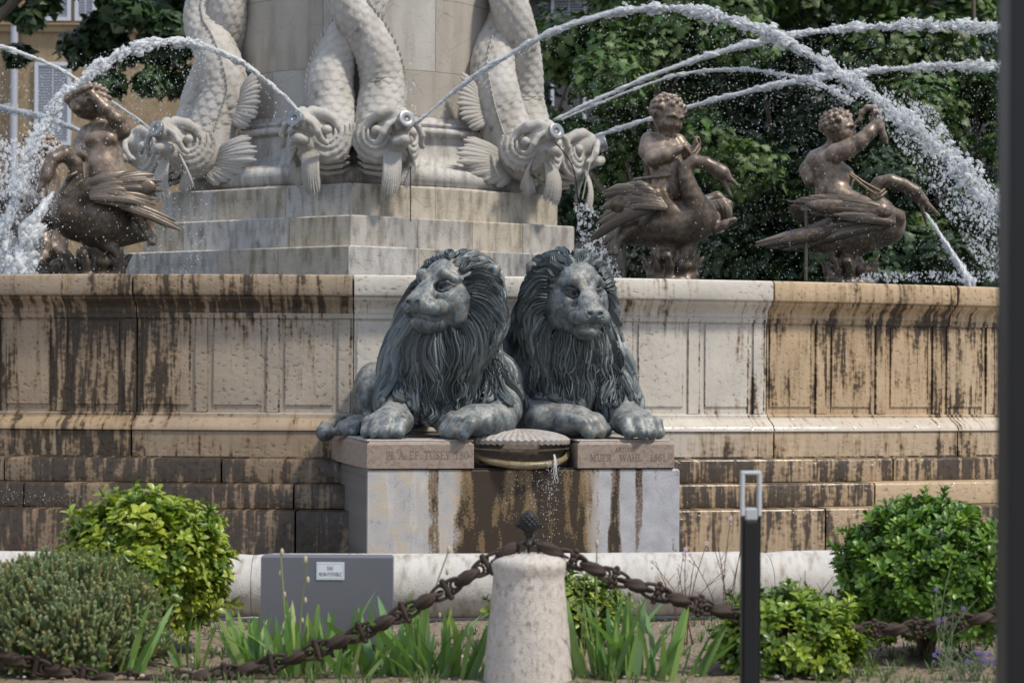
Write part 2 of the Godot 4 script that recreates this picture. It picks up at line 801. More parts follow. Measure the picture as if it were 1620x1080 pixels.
func weathered(sd: int, w: int, base: Color, dark: Color, amount: float, freq: float, squash := 6, crack := 0.5) -> Array:
	# [colour, relief] of a stone with run-down stains, blotches, pits and hairline cracks; all of it tiles
	var blot := noise_bytes(sd, freq, w, w, 5)
	var run := noise_bytes(sd + 1, freq * 3.0, w, w, 4, squash)
	var grain := noise_bytes(sd + 2, 0.12, w, w, 3)
	var cr := ridge_bytes(sd + 3, freq * 2.2, w, w)
	var buf := PackedByteArray()
	var hb := PackedByteArray()
	buf.resize(w * w * 3)
	hb.resize(w * w)
	for k in w * w:
		var b := blot[k] / 255.0
		var g := grain[k] / 255.0
		var s := step3(0.62 - amount * 0.45, 0.95 - amount * 0.35, run[k] / 255.0 * 0.65 + b * 0.25 + g * 0.15)
		var c := step3(0.0, 0.05, cr[k] / 255.0 + (1.0 - crack) * b * 0.12)
		var pit := step3(0.12, 0.3, g + b * 0.15)
		var t := (0.82 + 0.22 * b + 0.12 * (g - 0.5)) * (0.55 + 0.45 * c) * (0.75 + 0.25 * pit)
		put_rgb(buf, k * 3, lerpf(base.r * t, dark.r, s), lerpf(base.g * t, dark.g, s), lerpf(base.b * t, dark.b, s))
		hb[k] = clampi(int(255.0 * (0.35 + 0.25 * b + 0.2 * g) * (0.4 + 0.6 * c) * (0.6 + 0.4 * pit)), 0, 255)
	return [tex_of(buf, w, w), tex_of(hb, w, w, Image.FORMAT_L8)]


func stone(tex: Array, scale: float, cm: float, rough := 0.85) -> StandardMaterial3D:
	var m := mat(Color.WHITE, rough)
	m.albedo_texture = tex[0]
	return relief(m, tex[1], cm, scale)


func set_materials():
	gamma_table.resize(2048)
	for k in 2048:
		gamma_table[k] = clampi(int(Color(k / 2047.0, 0, 0).linear_to_srgb().r * 255.0 + 0.5), 0, 255)
	big.seed = 5
	big.frequency = 1.3
	big.fractal_octaves = 3
	fine.seed = 9
	fine.frequency = 9.0
	fine.fractal_octaves = 3
	var rough_grain := noise_bytes(41, 0.05, 256, 256, 5)
	M.grain = tex_of(rough_grain, 256, 256, Image.FORMAT_L8)
	var cast := noise_bytes(43, 0.09, 256, 256, 4)
	M.cast = tex_of(cast, 256, 256, Image.FORMAT_L8)
	var pale := weathered(101, 512, Color(0.59, 0.575, 0.55), Color(0.22, 0.195, 0.165), 0.38, 0.012, 6, 0.8)
	M.pale = stone(pale, 0.42, 1.2)
	M.pale.uv1_world_triplanar = true
	M.pale_b = M.pale.duplicate()
	M.pale_b.albedo_color = Color(0.93, 0.92, 0.91)
	M.pale_b.uv1_offset = Vector3(0.37, 0.21, 0.55)
	M.pale_c = M.pale.duplicate()
	M.pale_c.albedo_color = Color(0.97, 0.94, 0.88)
	M.pale_c.uv1_offset = Vector3(0.71, 0.63, 0.13)
	var shaft := weathered(131, 512, Color(0.53, 0.51, 0.475), Color(0.35, 0.32, 0.27), 0.22, 0.008, 8, 0.6)
	M.shaft = stone(shaft, 0.3, 0.8)
	M.shaft.uv1_world_triplanar = true
	M.shaft_b = M.shaft.duplicate()
	M.shaft_b.albedo_color = Color(0.94, 0.92, 0.9)
	M.shaft_b.uv1_offset = Vector3(0.4, 0.3, 0.8)
	var rock := weathered(161, 512, Color(0.62, 0.57, 0.52), Color(0.24, 0.20, 0.17), 0.26, 0.012, 2, 0.6)
	M.limestone = stone(rock, 1.6, 1.2, 0.9)
	M.kerb = stone(weathered(181, 512, Color(0.62, 0.60, 0.565), Color(0.30, 0.25, 0.2), 0.30, 0.010, 2, 0.35), 0.8, 0.8, 0.85)
	M.kerb.uv1_world_triplanar = true
	M.fish = relief(mat(Color.WHITE, 0.75, 0.0, true), M.grain, 0.5, 1.6)
	M.lion = relief(mat(Color.WHITE, 0.5, 0.15, true), M.cast, 0.2, 5.0)
	M.swan = relief(mat(Color.WHITE, 0.36, 0.25, true), M.cast, 0.16, 4.0)
	M.iron = relief(mat(Color(0.055, 0.038, 0.03), 0.62, 0.35), M.cast, 0.25, 9.0)
	M.iron_dark = relief(mat(Color(0.035, 0.034, 0.036), 0.5, 0.5), M.cast, 0.2, 9.0)
	M.panel_grey = mat(Color(0.15, 0.155, 0.18), 0.42, 0.1)
	M.panel_dark = mat(Color(0.012, 0.012, 0.014), 0.45)
	M.plaque = mat(Color(0.72, 0.76, 0.82), 0.35)
	M.ink = mat(Color(0.05, 0.055, 0.065), 0.5)
	M.post_black = mat(Color(0.005, 0.0055, 0.007), 0.42, 0.1)
	M.alu = mat(Color(0.62, 0.63, 0.64), 0.4, 0.25)
	M.lens_grey = mat(Color(0.45, 0.47, 0.48), 0.3)
	M.steel = mat(Color(0.33, 0.34, 0.35), 0.3, 0.6)
	M.void = mat(Color(0.01, 0.009, 0.008), 0.9)
	M.cord = mat(Color(0.42, 0.4, 0.34), 0.8)
	M.stream = mat(Color(0.88, 0.91, 0.95, 0.34), 0.3)
	M.stream.transparency = BaseMaterial3D.TRANSPARENCY_ALPHA
	M.stream.backlight_enabled = true
	M.stream.backlight = Color(0.25, 0.25, 0.25)
	M.drop = mat(Color(0.90, 0.93, 0.96, 0.42), 0.28)
	M.drop.transparency = BaseMaterial3D.TRANSPARENCY_ALPHA
	M.drop.backlight_enabled = true
	M.drop.backlight = Color(0.25, 0.25, 0.25)
	M.mist = mat(Color(0.86, 0.90, 0.95, 0.36), 0.35)
	M.mist.transparency = BaseMaterial3D.TRANSPARENCY_ALPHA
	M.haze_water = mat(Color(0.62, 0.68, 0.76, 0.22), 0.35)
	M.haze_water.transparency = BaseMaterial3D.TRANSPARENCY_ALPHA
	M.leaf = mat(Color.WHITE, 0.5, 0.0, true)
	M.leaf.backlight_enabled = true
	M.leaf.backlight = Color(0.5, 0.6, 0.25)
	M.gloss_leaf = mat(Color.WHITE, 0.36, 0.0, true)
	M.gloss_leaf.backlight_enabled = true
	M.gloss_leaf.backlight = Color(0.45, 0.55, 0.15)
	M.plain = mat(Color.WHITE, 0.85, 0.0, true)
	M.bark = relief(mat(Color(0.16, 0.13, 0.10), 0.9), M.grain, 2.0, 1.0)
	set_basin_materials()


func set_basin_materials():
	var w := 2048
	var h := 512
	var run := noise_bytes(201, 0.060, w, h, 4, 8)
	var run3 := noise_bytes(202, 0.20, w, h, 3, 16)
	var run2 := noise_bytes(203, 0.010, w, h, 3, 4)
	var blot := noise_bytes(205, 0.010, w, h, 5)
	var grain := noise_bytes(207, 0.09, w, h, 4)
	var cr := ridge_bytes(209, 0.016, w, h)
	var buf := PackedByteArray()
	var rb := PackedByteArray()
	var hb := PackedByteArray()
	buf.resize(w * h * 3)
	rb.resize(w * h)
	hb.resize(w * h)
	var brown := Vector3(0.36, 0.283, 0.205)
	var white := Vector3(0.63, 0.59, 0.525)
	var ochre := Vector3(0.52, 0.39, 0.25)
	for x in w:
		var th := TH0 + (TH1 - TH0) * x / (w - 1.0)
		var side := brown
		if th > 2.4: side = white
		if th > 17.4: side = ochre
		if th > 25.05: side = ochre * 0.85 + white * 0.12
		for y in h:
			var k := y * w + x
			var Y := WALL_H * (1.0 - y / (h - 1.0))
			var g := grain[k] / 255.0
			var b := blot[k] / 255.0
			var base := side
			var a := 0.3       # how much dirt runs down here
			var wet := 0.0
			if Y > 2.245:
				a = 0.40
				if th < 2.4: a = 0.30 + 0.45 * step3(-8.0, -5.0, th) * (1.0 - step3(-1.0, 2.4, th) * 0.5)
				elif th < 17.4: a = 0.22
				else: base = ochre * 1.05
			elif Y > 2.115:
				a = 0.50
				if th < 2.4: a = 0.95 if th > -8.5 else 0.8
				elif th < 17.4: a = 0.36
			elif Y > 1.30:
				a = 0.22
				if th < 2.4:
					a = 0.40 + 0.42 * step3(-9.4, -7.6, th) * (1.0 - step3(-5.2, -3.4, th)) - 0.22 * step3(-4.4, -2.0, th)
					base = brown.lerp(white * 0.85, 0.55 * step3(-6.0, 2.0, th))
				elif th > 17.4: a = 0.43
				else: a = 0.16 + 0.14 * step3(11.0, 17.4, th)
				a += 0.25 * step3(1.75, 2.115, Y) * (0.3 if th > 2.4 and th < 17.4 else 1.0)
			elif Y > 1.185:
				a = 0.30
				if th < -5.2:
					a = 0.62
					base = ochre * 0.7
				if th > 2.4:
					a = 0.14
					base = white.lerp(ochre, 0.25 * step3(12.0, 22.0, th))
				wet = step3(9.0, 15.0, th)
			elif Y > 0.985:
				a = 0.44
				if th < -5.2: a = 0.88
				elif th > 2.4: base = white.lerp(ochre, step3(12.0, 18.0, th) * 0.85)
				wet = 0.5 * step3(11.0, 16.0, th)
			else:
				base = (brown * 0.66).lerp(ochre * 0.9, 0.7 * step3(2.0, 8.0, th))
				a = 0.84
				if Y > 0.79: a = 0.82
				elif Y > 0.605: a = 0.86 if th < 20.2 else 0.12
				else: a = 0.74
				if th < 3.0: a = 1.0
				if th > 20.2 and Y < 0.79 and Y > 0.605: base = ochre * 0.95
				wet = 0.6
			var row := 0
			if Y < 0.985: row = 1 + int(Y > 0.605) + int(Y > 0.79)
			var kr := y * w + (x + row * 331) % w
			var n := run[kr] / 255.0 * 0.40 + run2[kr] / 255.0 * 0.28 + run3[kr] / 255.0 * 0.22 + b * 0.14 + g * 0.22 - 0.13
			n = 0.5 + (n - 0.5) * 1.55
			if th > TH0:
				var e := fposmod(th, 2.5)
				if Y > 1.33 and Y < 2.1:
					var ed := minf(minf(absf(e - 0.0), absf(e - 1.67)), minf(absf(e - 1.87), absf(e - 2.29)))
					n += 0.30 * step3(0.07, 0.0, ed) * (0.4 + g)
			var s := step3(0.90 - a * 0.62, 1.06 - a * 0.56, n)
			var halo := step3(0.70 - a * 0.62, 0.96 - a * 0.55, n)
			var c := step3(0.0, 0.045, cr[k] / 255.0 + b * 0.10)
			var pit := step3(0.22, 0.34, g + b * 0.10)
			var t := (0.80 + 0.30 * b + 0.14 * (g - 0.5)) * (0.72 + 0.28 * c) * (0.62 + 0.38 * pit)
			var r := base * t
			r = r.lerp(Vector3(0.235, 0.15, 0.075) * (0.8 + 0.4 * b), halo * 0.66)
			r = r.lerp(Vector3(0.038, 0.027, 0.017) * (0.4 + 1.2 * g), s * (0.88 + 0.12 * run3[kr] / 255.0))
			put_rgb(buf, k * 3, r.x, r.y, r.z)
			var ro := 0.80 - 0.32 * maxf(wet, 0.6 * s) - 0.50 * wet * step3(0.25, 0.55, b)
			rb[k] = clampi(int(ro * 255.0), 28, 255)
			hb[k] = clampi(int(255.0 * (0.34 + 0.26 * b + 0.18 * g) * (0.45 + 0.55 * c) * (0.55 + 0.45 * pit)), 0, 255)
	var m := mat(Color.WHITE, 1.0)
	m.albedo_texture = tex_of(buf, w, h)
	m.roughness_texture = tex_of(rb, w, h, Image.FORMAT_L8)
	m.heightmap_enabled = true
	m.heightmap_texture = tex_of(hb, w, h, Image.FORMAT_L8)
	m.heightmap_scale = 1.1
	M.basin = m
	M.basin_field = m
	# the front of the lions' pedestal: 2.4 m wide, 1.2 m high
	w = 1024
	h = 512
	run = noise_bytes(231, 0.016, w, h, 4, 8)
	run2 = noise_bytes(233, 0.008, w, h, 3, 2)
	blot = noise_bytes(235, 0.012, w, h, 5)
	grain = noise_bytes(237, 0.1, w, h, 3)
	cr = ridge_bytes(239, 0.014, w, h)
	buf = PackedByteArray()
	hb = PackedByteArray()
	buf.resize(w * h * 3)
	hb.resize(w * h)
	for x in w:
		var u := (x / (w - 1.0) - 0.5) * 2.4
		var mid := step3(-0.55, -0.42, u) * (1.0 - step3(0.42, 0.58, u))
		var soak := maxf(mid, maxf(1.0 * (step3(0.60, 0.64, u) - step3(0.68, 0.73, u)), 0.9 * (step3(-0.72, -0.69, u) - step3(-0.64, -0.60, u))))
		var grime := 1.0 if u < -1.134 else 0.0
		soak = maxf(soak, 0.75 * (step3(0.80, 0.83, u) - step3(0.86, 0.9, u)))
		for y in h:
			var k := y * w + x
			var Y := 1.2 * (1.0 - y / (h - 1.0))
			var g := grain[k] / 255.0
			var b := blot[k] / 255.0
			var n := run[k] / 255.0 * 0.55 + run2[k] / 255.0 * 0.2 + g * 0.2 + b * 0.15
			var so := soak * 1.12 + 0.3 * step3(0.65, 0.42, Y) * (0.4 + 0.6 * mid)
			var c := step3(0.0, 0.04, cr[k] / 255.0 + b * 0.06)
			var base := Vector3(0.52, 0.51, 0.50).lerp(Vector3(0.52, 0.45, 0.37), step3(0.35, 0.7, b) * step3(0.2, -0.8, u))
			base = base.lerp(Vector3(0.44, 0.41, 0.45), step3(0.55, 0.75, g * 0.6 + run2[k] / 255.0 * 0.4) * 0.6)
			base = base.lerp(Vector3(0.60, 0.59, 0.58), step3(0.52, 0.72, run[k] / 255.0) * 0.55)
			base = base.lerp(Vector3(0.45, 0.46, 0.50), step3(0.3, 0.9, u) * 0.8)
			base = base.lerp(Vector3(0.34, 0.235, 0.12), mid * 0.9)
			var r := base * (0.78 + 0.35 * b + 0.15 * (g - 0.5)) * (0.55 + 0.45 * c)
			r = r.lerp(Vector3(0.16, 0.10, 0.045), step3(0.40, 0.62, so * 0.62 + (n - 0.5) * 1.5) * 0.85)
			r = r.lerp(Vector3(0.030, 0.020, 0.010), step3(0.66, 0.80, so * 0.62 + (n - 0.5) * 1.7) * 0.92)
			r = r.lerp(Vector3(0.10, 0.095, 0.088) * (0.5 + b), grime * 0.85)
			put_rgb(buf, k * 3, r.x, r.y, r.z)
			hb[k] = clampi(int(255.0 * (0.4 + 0.25 * b + 0.15 * g) * (0.5 + 0.5 * c)), 0, 255)
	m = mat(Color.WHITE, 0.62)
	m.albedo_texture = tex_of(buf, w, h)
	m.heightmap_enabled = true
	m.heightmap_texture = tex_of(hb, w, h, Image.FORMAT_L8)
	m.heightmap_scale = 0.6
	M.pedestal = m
	M.slab = stone(weathered(251, 512, Color(0.36, 0.295, 0.25), Color(0.25, 0.175, 0.14), 0.40, 0.012, 1, 0.5), 1.0, 0.8, 0.75)
	M.crust = stone(weathered(257, 512, Color(0.47, 0.44, 0.41), Color(0.27, 0.22, 0.19), 0.38, 0.014, 1, 0.5), 1.0, 0.8, 0.8)
	M.crust.uv1_world_triplanar = true
	M.slab.uv1_world_triplanar = true
	M.soil = stone(weathered(271, 512, Color(0.30, 0.235, 0.17), Color(0.12, 0.09, 0.065), 0.45, 0.02, 1, 0.3), 1.0, 3.0, 0.95)
	M.soil.uv1_world_triplanar = true
	M.paving = stone(weathered(281, 512, Color(0.34, 0.32, 0.29), Color(0.2, 0.18, 0.16), 0.3, 0.02, 1, 0.3), 0.4, 1.0, 0.9)
	M.paving.uv1_world_triplanar = true


# ---------------------------------------------------------------- ground, basin, kerb, column

func set_ground():
	var mb := MB.new()
	mb.face([Vector3(-160, -0.012, 30), Vector3(160, -0.012, 30), Vector3(160, -0.012, -220), Vector3(-160, -0.012, -220)])
	structure("ground", mb.commit(), M.paving)
	# the planted bed between the chain and the round kerb, slightly uneven
	var b2 := MB.new()
	var na := 90
	var nr := 26
	for r in nr + 1:
		for a in na + 1:
			var th := -22.0 + 64.0 * a / na
			var rr := 16.0 + 3.6 * r / nr
			var p := around(th, rr)
			p.y = 0.015 + 0.035 * fine.get_noise_3dv(p * 0.35) + 0.02 * fine.get_noise_3dv(p * 1.3)
			b2.add(p, Vector3.UP)
	for r in nr:
		for a in na:
			var k := r * (na + 1) + a
			b2.quad(k + na + 1, k + na + 2, k + 1, k)
	b2.smooth()
	structure("flower_bed_soil", b2.commit(), M.soil)
	var water := MB.new()
	var ring := []
	for a in 64:
		ring.append(around(360.0 * a / 64, BASIN_R - 0.25, 2.26))
	water.face(ring)
	var wm := mat(Color(0.06, 0.075, 0.07, 0.25), 0.08)
	wm.heightmap_enabled = true
	wm.heightmap_texture = M.grain
	wm.heightmap_scale = 4.0
	wm.uv1_triplanar = true
	wm.uv1_scale = Vector3.ONE * 0.8
	wm.metallic_specular = 0.6
	structure("basin_water", water.commit(), wm)


func sweep_block(mb: MB, prof: PackedVector2Array, th0: float, th1: float, n: int) -> void:
	# prof: closed (radius beyond BASIN_R, height) outline; counter-clockwise with the radius to the right
	var m := prof.size()
	var k := mb.v.size()
	var nor0 := []
	for q in m:
		var e := prof[(q + 1) % m] - prof[q]
		nor0.append(Vector2(e.y, -e.x).normalized())
	for q in m:
		for h in 2:
			# smooth across shallow bends only
			var nn: Vector2 = nor0[q]
			var other: Vector2 = nor0[(q + m - 1) % m] if h == 0 else nor0[(q + 1) % m]
			if nn.dot(other) > 0.8: nn = (nn + other).normalized()
			var pq: Vector2 = prof[(q + h) % m]
			for s in n + 1:
				var th := lerpf(th0, th1, float(s) / n)
				var a := deg_to_rad(th)
				mb.add(around(th, BASIN_R + pq.x, pq.y), Vector3(sin(a) * nn.x, nn.y, cos(a) * nn.x), Vector2((th - TH0) / (TH1 - TH0), 1.0 - pq.y / WALL_H))
	for q in m:
		for s in n:
			var a := k + (q * 2) * (n + 1) + s
			var b := k + (q * 2 + 1) * (n + 1) + s
			mb.quad(a, a + 1, b + 1, b)
	var ids := Geometry2D.triangulate_polygon(prof)
	for e in 2:
		var th := th0 if e == 0 else th1
		var a := deg_to_rad(th)
		var nn := Vector3(cos(a), 0, -sin(a)) * (-1.0 if e == 0 else 1.0)
		var kk := mb.v.size()
		for q in m:
			mb.add(around(th, BASIN_R + prof[q].x, prof[q].y), nn, Vector2((th - TH0) / (TH1 - TH0), 1.0 - prof[q].y / WALL_H))
		for q in range(0, ids.size(), 3):
			var a1 := prof[ids[q]]
			var ccw: bool = (prof[ids[q + 1]] - a1).cross(prof[ids[q + 2]] - a1) > 0.0
			if ccw == (e == 1):
				mb.tri(kk + ids[q], kk + ids[q + 2], kk + ids[q + 1])
			else:
				mb.tri(kk + ids[q], kk + ids[q + 1], kk + ids[q + 2])


func pv(list: Array) -> PackedVector2Array:
	var o := PackedVector2Array()
	for q in range(0, list.size(), 2): o.append(Vector2(list[q], list[q + 1]))
	return o


func ring_part(o: Node3D, called: String, prof: PackedVector2Array, th0: float, th1: float, gap := 0.02, m: Material = null) -> void:
	var mb := MB.new()
	sweep_block(mb, prof, th0 + gap, th1 - gap, maxi(2, int((th1 - th0) / 0.9)))
	part(o, called, mb.commit(), m if m else M.basin)


func set_basin():
	var o := thing("fountain_basin", "raised round stone fountain basin with panelled wall, stained steps and moulded rim", "fountain basin")
	# the core behind all facing, and the far side that the photograph does not show
	var core := MB.new()
	sweep_block(core, pv([-0.32, 0.0, -0.04, 0.0, -0.04, 2.36, -0.32, 2.36]), TH0, TH1, 60)
	part(o, "wall_core", core.commit(), M.basin)
	var rest := MB.new()
	sweep_block(rest, pv([-0.3, 0.0, 0.85, 0.0, 0.85, 0.6, 0.35, 0.97, 0.02, 1.3, 0.02, 2.2, 0.12, 2.28, 0.12, 2.42, -0.3, 2.42]), TH1, TH0 + 360.0, 90)
	part(o, "far_wall", rest.commit(), M.pale)
	var floor_m := MB.new()
	var ring := []
	for a in 64: ring.append(around(360.0 * a / 64, BASIN_R - 0.28, 1.6))
	floor_m.face(ring)
	part(o, "basin_floor", floor_m.commit(), M.pale)
	var joints := [TH0, -12.6, -5.2, 2.4, 9.95, 17.4, 25.05, 32.6, TH1]
	for q in joints.size() - 1:
		var a: float = joints[q]
		var b: float = joints[q + 1]
		# coping: rounded front edge, drip groove below
		ring_part(o, "coping_stone", pv([-0.36, 2.248, 0.125, 2.244, 0.142, 2.256, 0.148, 2.28, 0.148, 2.375, 0.138, 2.402, 0.11, 2.415, -0.36, 2.418]), a, b, 0.035)
		ring_part(o, "rim_moulding", pv([-0.05, 2.115, 0.028, 2.115, 0.034, 2.136, 0.03, 2.15, 0.04, 2.17, 0.07, 2.196, 0.10, 2.214, 0.108, 2.222, 0.108, 2.2435, -0.05, 2.2435]), a, b, 0.02)
		ring_part(o, "frame_band", pv([-0.05, 2.072, 0.02, 2.072, 0.024, 2.076, 0.024, 2.114, -0.05, 2.114]), a, b, 0.02)
		ring_part(o, "wall_course", pv([-0.05, 1.30, 0.0, 1.30, 0.0, 2.072, -0.05, 2.072]), a, b, 0.02)
		ring_part(o, "frame_sill", pv([-0.05, 1.3005, 0.03, 1.3005, 0.03, 1.318, 0.022, 1.325, -0.05, 1.325]), a, b, 0.02)
		ring_part(o, "base_moulding", pv([-0.05, 1.186, 0.16, 1.186, 0.168, 1.192, 0.164, 1.21, 0.148, 1.232, 0.118, 1.254, 0.085, 1.272, 0.055, 1.285, 0.05, 1.2995, -0.05, 1.2995]), a, b, 0.03)
		ring_part(o, "plinth_course", pv([-0.05, 0.972, 0.155, 0.972, 0.155, 1.176, 0.146, 1.185, -0.05, 1.185]), a, b, 0.03)
	# raised fields and the stiles between them
	var k := -7
	while 2.5 * k < TH1 - 2.0:
		var a := 2.5 * k
		ring_part(o, "wall_panel", pv([-0.02, 1.385, 0.006, 1.385, 0.012, 1.391, 0.012, 2.049, 0.006, 2.055, -0.02, 2.055]), a + 0.02, a + 1.66, 0.0)
		ring_part(o, "stile", pv([-0.02, 1.326, 0.008, 1.326, 0.014, 1.332, 0.014, 2.066, 0.008, 2.071, -0.02, 2.071]), a + 1.88, a + 2.28, 0.0)
		k += 1
	var cuts := [[TH0, -14.5, -9.3, -1.9, 5.2, 12.4, 21.6, 29.4, TH1], [TH0, -8.2, 0.6, 9.0, 20.25, 33.0, TH1], [TH0, -11.0, -3.6, 0.75, 8.3, 15.2, 17.9, 23.6, 31.0, TH1]]
	var prof := [[0.155, 0.38, 0.787, 0.971], [0.38, 0.62, 0.602, 0.786], [0.62, 0.86, 0.0, 0.601]]
	for s in 3:
		var p: Array = prof[s]
		for q in cuts[s].size() - 1:
			var j := rnd(-0.006, 0.006)
			ring_part(o, "step_block", pv([-0.05, p[2], p[1] + j - 0.006, p[2], p[1] + j, p[2] + 0.006, p[1] + j + 0.002, p[3] - 0.02, p[1] + j - 0.008, p[3] - 0.005, p[1] + j - 0.025, p[3] + j * 0.2, -0.05, p[3] + j * 0.2 - 0.0005]), cuts[s][q], cuts[s][q + 1], 0.03)


func set_kerb():
	var o := thing("rounded_kerb", "low pale stone kerb with a rounded top running round the fountain", "stone kerb")
	# cut into long stones
	var a := -25.4
	var lens := [6.1, 5.4, 5.9, 8.44, 6.4, 6.0, 7.2, 6.5, 6.0, 7.0]
	for L in lens:
		var mb := MB.new()
		var n := 14
		var seg := 26
		for s in n + 1:
			var th: float = a + 0.006 + (L - 0.012) * s / n
			var dir := deg_to_rad(th)
			for q in seg + 1:
				var f := TAU * q / seg
				var r := 0.212 - (0.012 if s == 0 or s == n else 0.0)
				var rr := 16.0 - 0.212 + sin(f) * r
				var yy := maxf(0.235 + cos(f) * r, 0.02)
				mb.add(around(th, rr, yy), Vector3(sin(dir) * sin(f), cos(f), cos(dir) * sin(f)))
		for s in n:
			for q in seg:
				var k := s * (seg + 1) + q
				mb.quad(k, k + 1, k + seg + 2, k + seg + 1)
		part(o, "kerb_stone", mb.commit(), M.kerb)
		a += L


func hexagon(r: float) -> Array:
	var out := []
	for k in 7:
		var a := deg_to_rad(60.0 * k + 0.7)
		out.append(Vector2(sin(a) * r, cos(a) * r))
	return out


func set_column():
	var at := Vector3(-2.1, 0, -29.0)
	var o := thing("stepped_pedestal", "grey hexagonal stone pedestal of three tiers under the carved fish", "pedestal", at)
	var mats := [M.pale, M.pale_b, M.pale_c]
	var tiers := [[3.70, 2.2, 3.30, 4], [3.36, 3.302, 3.71, 4], [3.10, 3.712, 4.14, 3]]
	for t in tiers:
		var hx := hexagon(t[0])
		var inn := hexagon(t[0] - 0.8)
		for s in 6:
			var n: int = t[3]
			var cut := [0.0]
			for q in n - 1: cut.append((q + 1.0) / n + rnd(-0.06, 0.06))
			cut.append(1.0)
			for q in n:
				var mb := MB.new()
				var a: Vector2 = hx[s].lerp(hx[s + 1], cut[q])
				var b: Vector2 = hx[s].lerp(hx[s + 1], cut[q + 1])
				var c: Vector2 = inn[s].lerp(inn[s + 1], cut[q + 1])
				var d: Vector2 = inn[s].lerp(inn[s + 1], cut[q])
				var e := (b - a).normalized() * 0.003
				if q > 0:
					a += e
					d += e
				if q < n - 1:
					b -= e
					c -= e
				mb.prism(PackedVector2Array([a, b, c, d]), t[1], t[2], 0.018)
				part(o, "stone_block", mb.commit(), mats[rng.randi() % 3])
	var lid := MB.new()
	lid.prism(PackedVector2Array(hexagon(2.9).slice(0, 6)), 2.2, 4.13, 0.01)
	part(o, "pedestal_core", lid.commit(), M.pale)
	var c := thing("fountain_column", "round stone column of large blocks rising behind the carved fish", "column", at + Vector3(0, 4.14, 0))
	var base := MB.new()
	var pf := []
	for p in [[2.62, 0.0], [2.62, 0.02]]: pf.append(Vector2(p[0], p[1]))
	for q in 9:
		var f := -PI / 2 + PI * q / 8
		pf.append(Vector2(2.5 + cos(f) * 0.13, 0.15 + sin(f) * 0.13))
	for p in [[2.48, 0.30], [2.40, 0.32], [2.28, 0.36], [2.20, 0.42], [2.16, 0.50], [2.14, 0.72], [2.15, 0.74], [2.20, 0.75]]: pf.append(Vector2(p[0], p[1]))
	for q in 7:
		var f := -PI / 2 + PI * q / 6
		pf.append(Vector2(2.20 + cos(f) * 0.05, 0.80 + sin(f) * 0.05))
	for p in [[2.14, 0.86], [2.14, 0.88], [2.17, 0.89], [2.17, 0.925], [2.06, 0.94], [2.02, 0.98], [2.0, 1.02]]: pf.append(Vector2(p[0], p[1]))
	base.lathe(pf, 72)
	part(c, "base_moulding", base.commit(), M.pale)
	var y := 1.02
	var row := 0
	for hh in [0.62, 0.98, 0.98, 0.98, 0.98]:
		for k in 8:
			var a0 := TAU / 8 * (k + 0.5 * (row % 2)) + 0.16
			var a1 := a0 + TAU / 8
			var mb := MB.new()
			var R := 1.985
			var g := 0.0016
			mb.lathe([Vector2(R - 0.02, y + 0.0), Vector2(R - 0.003, y + 0.002), Vector2(R, y + 0.006), Vector2(R, y + hh - 0.006), Vector2(R - 0.003, y + hh - 0.002), Vector2(R - 0.02, y + hh)], 12, Vector3.ZERO, Color.WHITE, a0 + g, a1 - g)
			part(c, "shaft_block", mb.commit(), M.shaft if (k * 7 + row * 3) % 3 else M.shaft_b)
		y += hh
		row += 1
	var core := MB.new()
	core.lathe([Vector2(1.966, 0.9), Vector2(1.966, y), Vector2(0.01, y + 0.01)], 48)
	part(c, "shaft_core", core.commit(), M.shaft_b)


# ---------------------------------------------------------------- the lions' pedestal

func lettering(text: String, size: float, depth: float, serif: bool) -> TextMesh:
	var t := TextMesh.new()
	var f := SystemFont.new()
	f.font_names = PackedStringArray(["Droid Serif" if serif else "Droid Sans"])
	t.font = f
	t.text = text
	t.font_size = 32
	t.pixel_size = size / 32.0
	t.depth = depth
	t.curve_step = 2.0
	return t


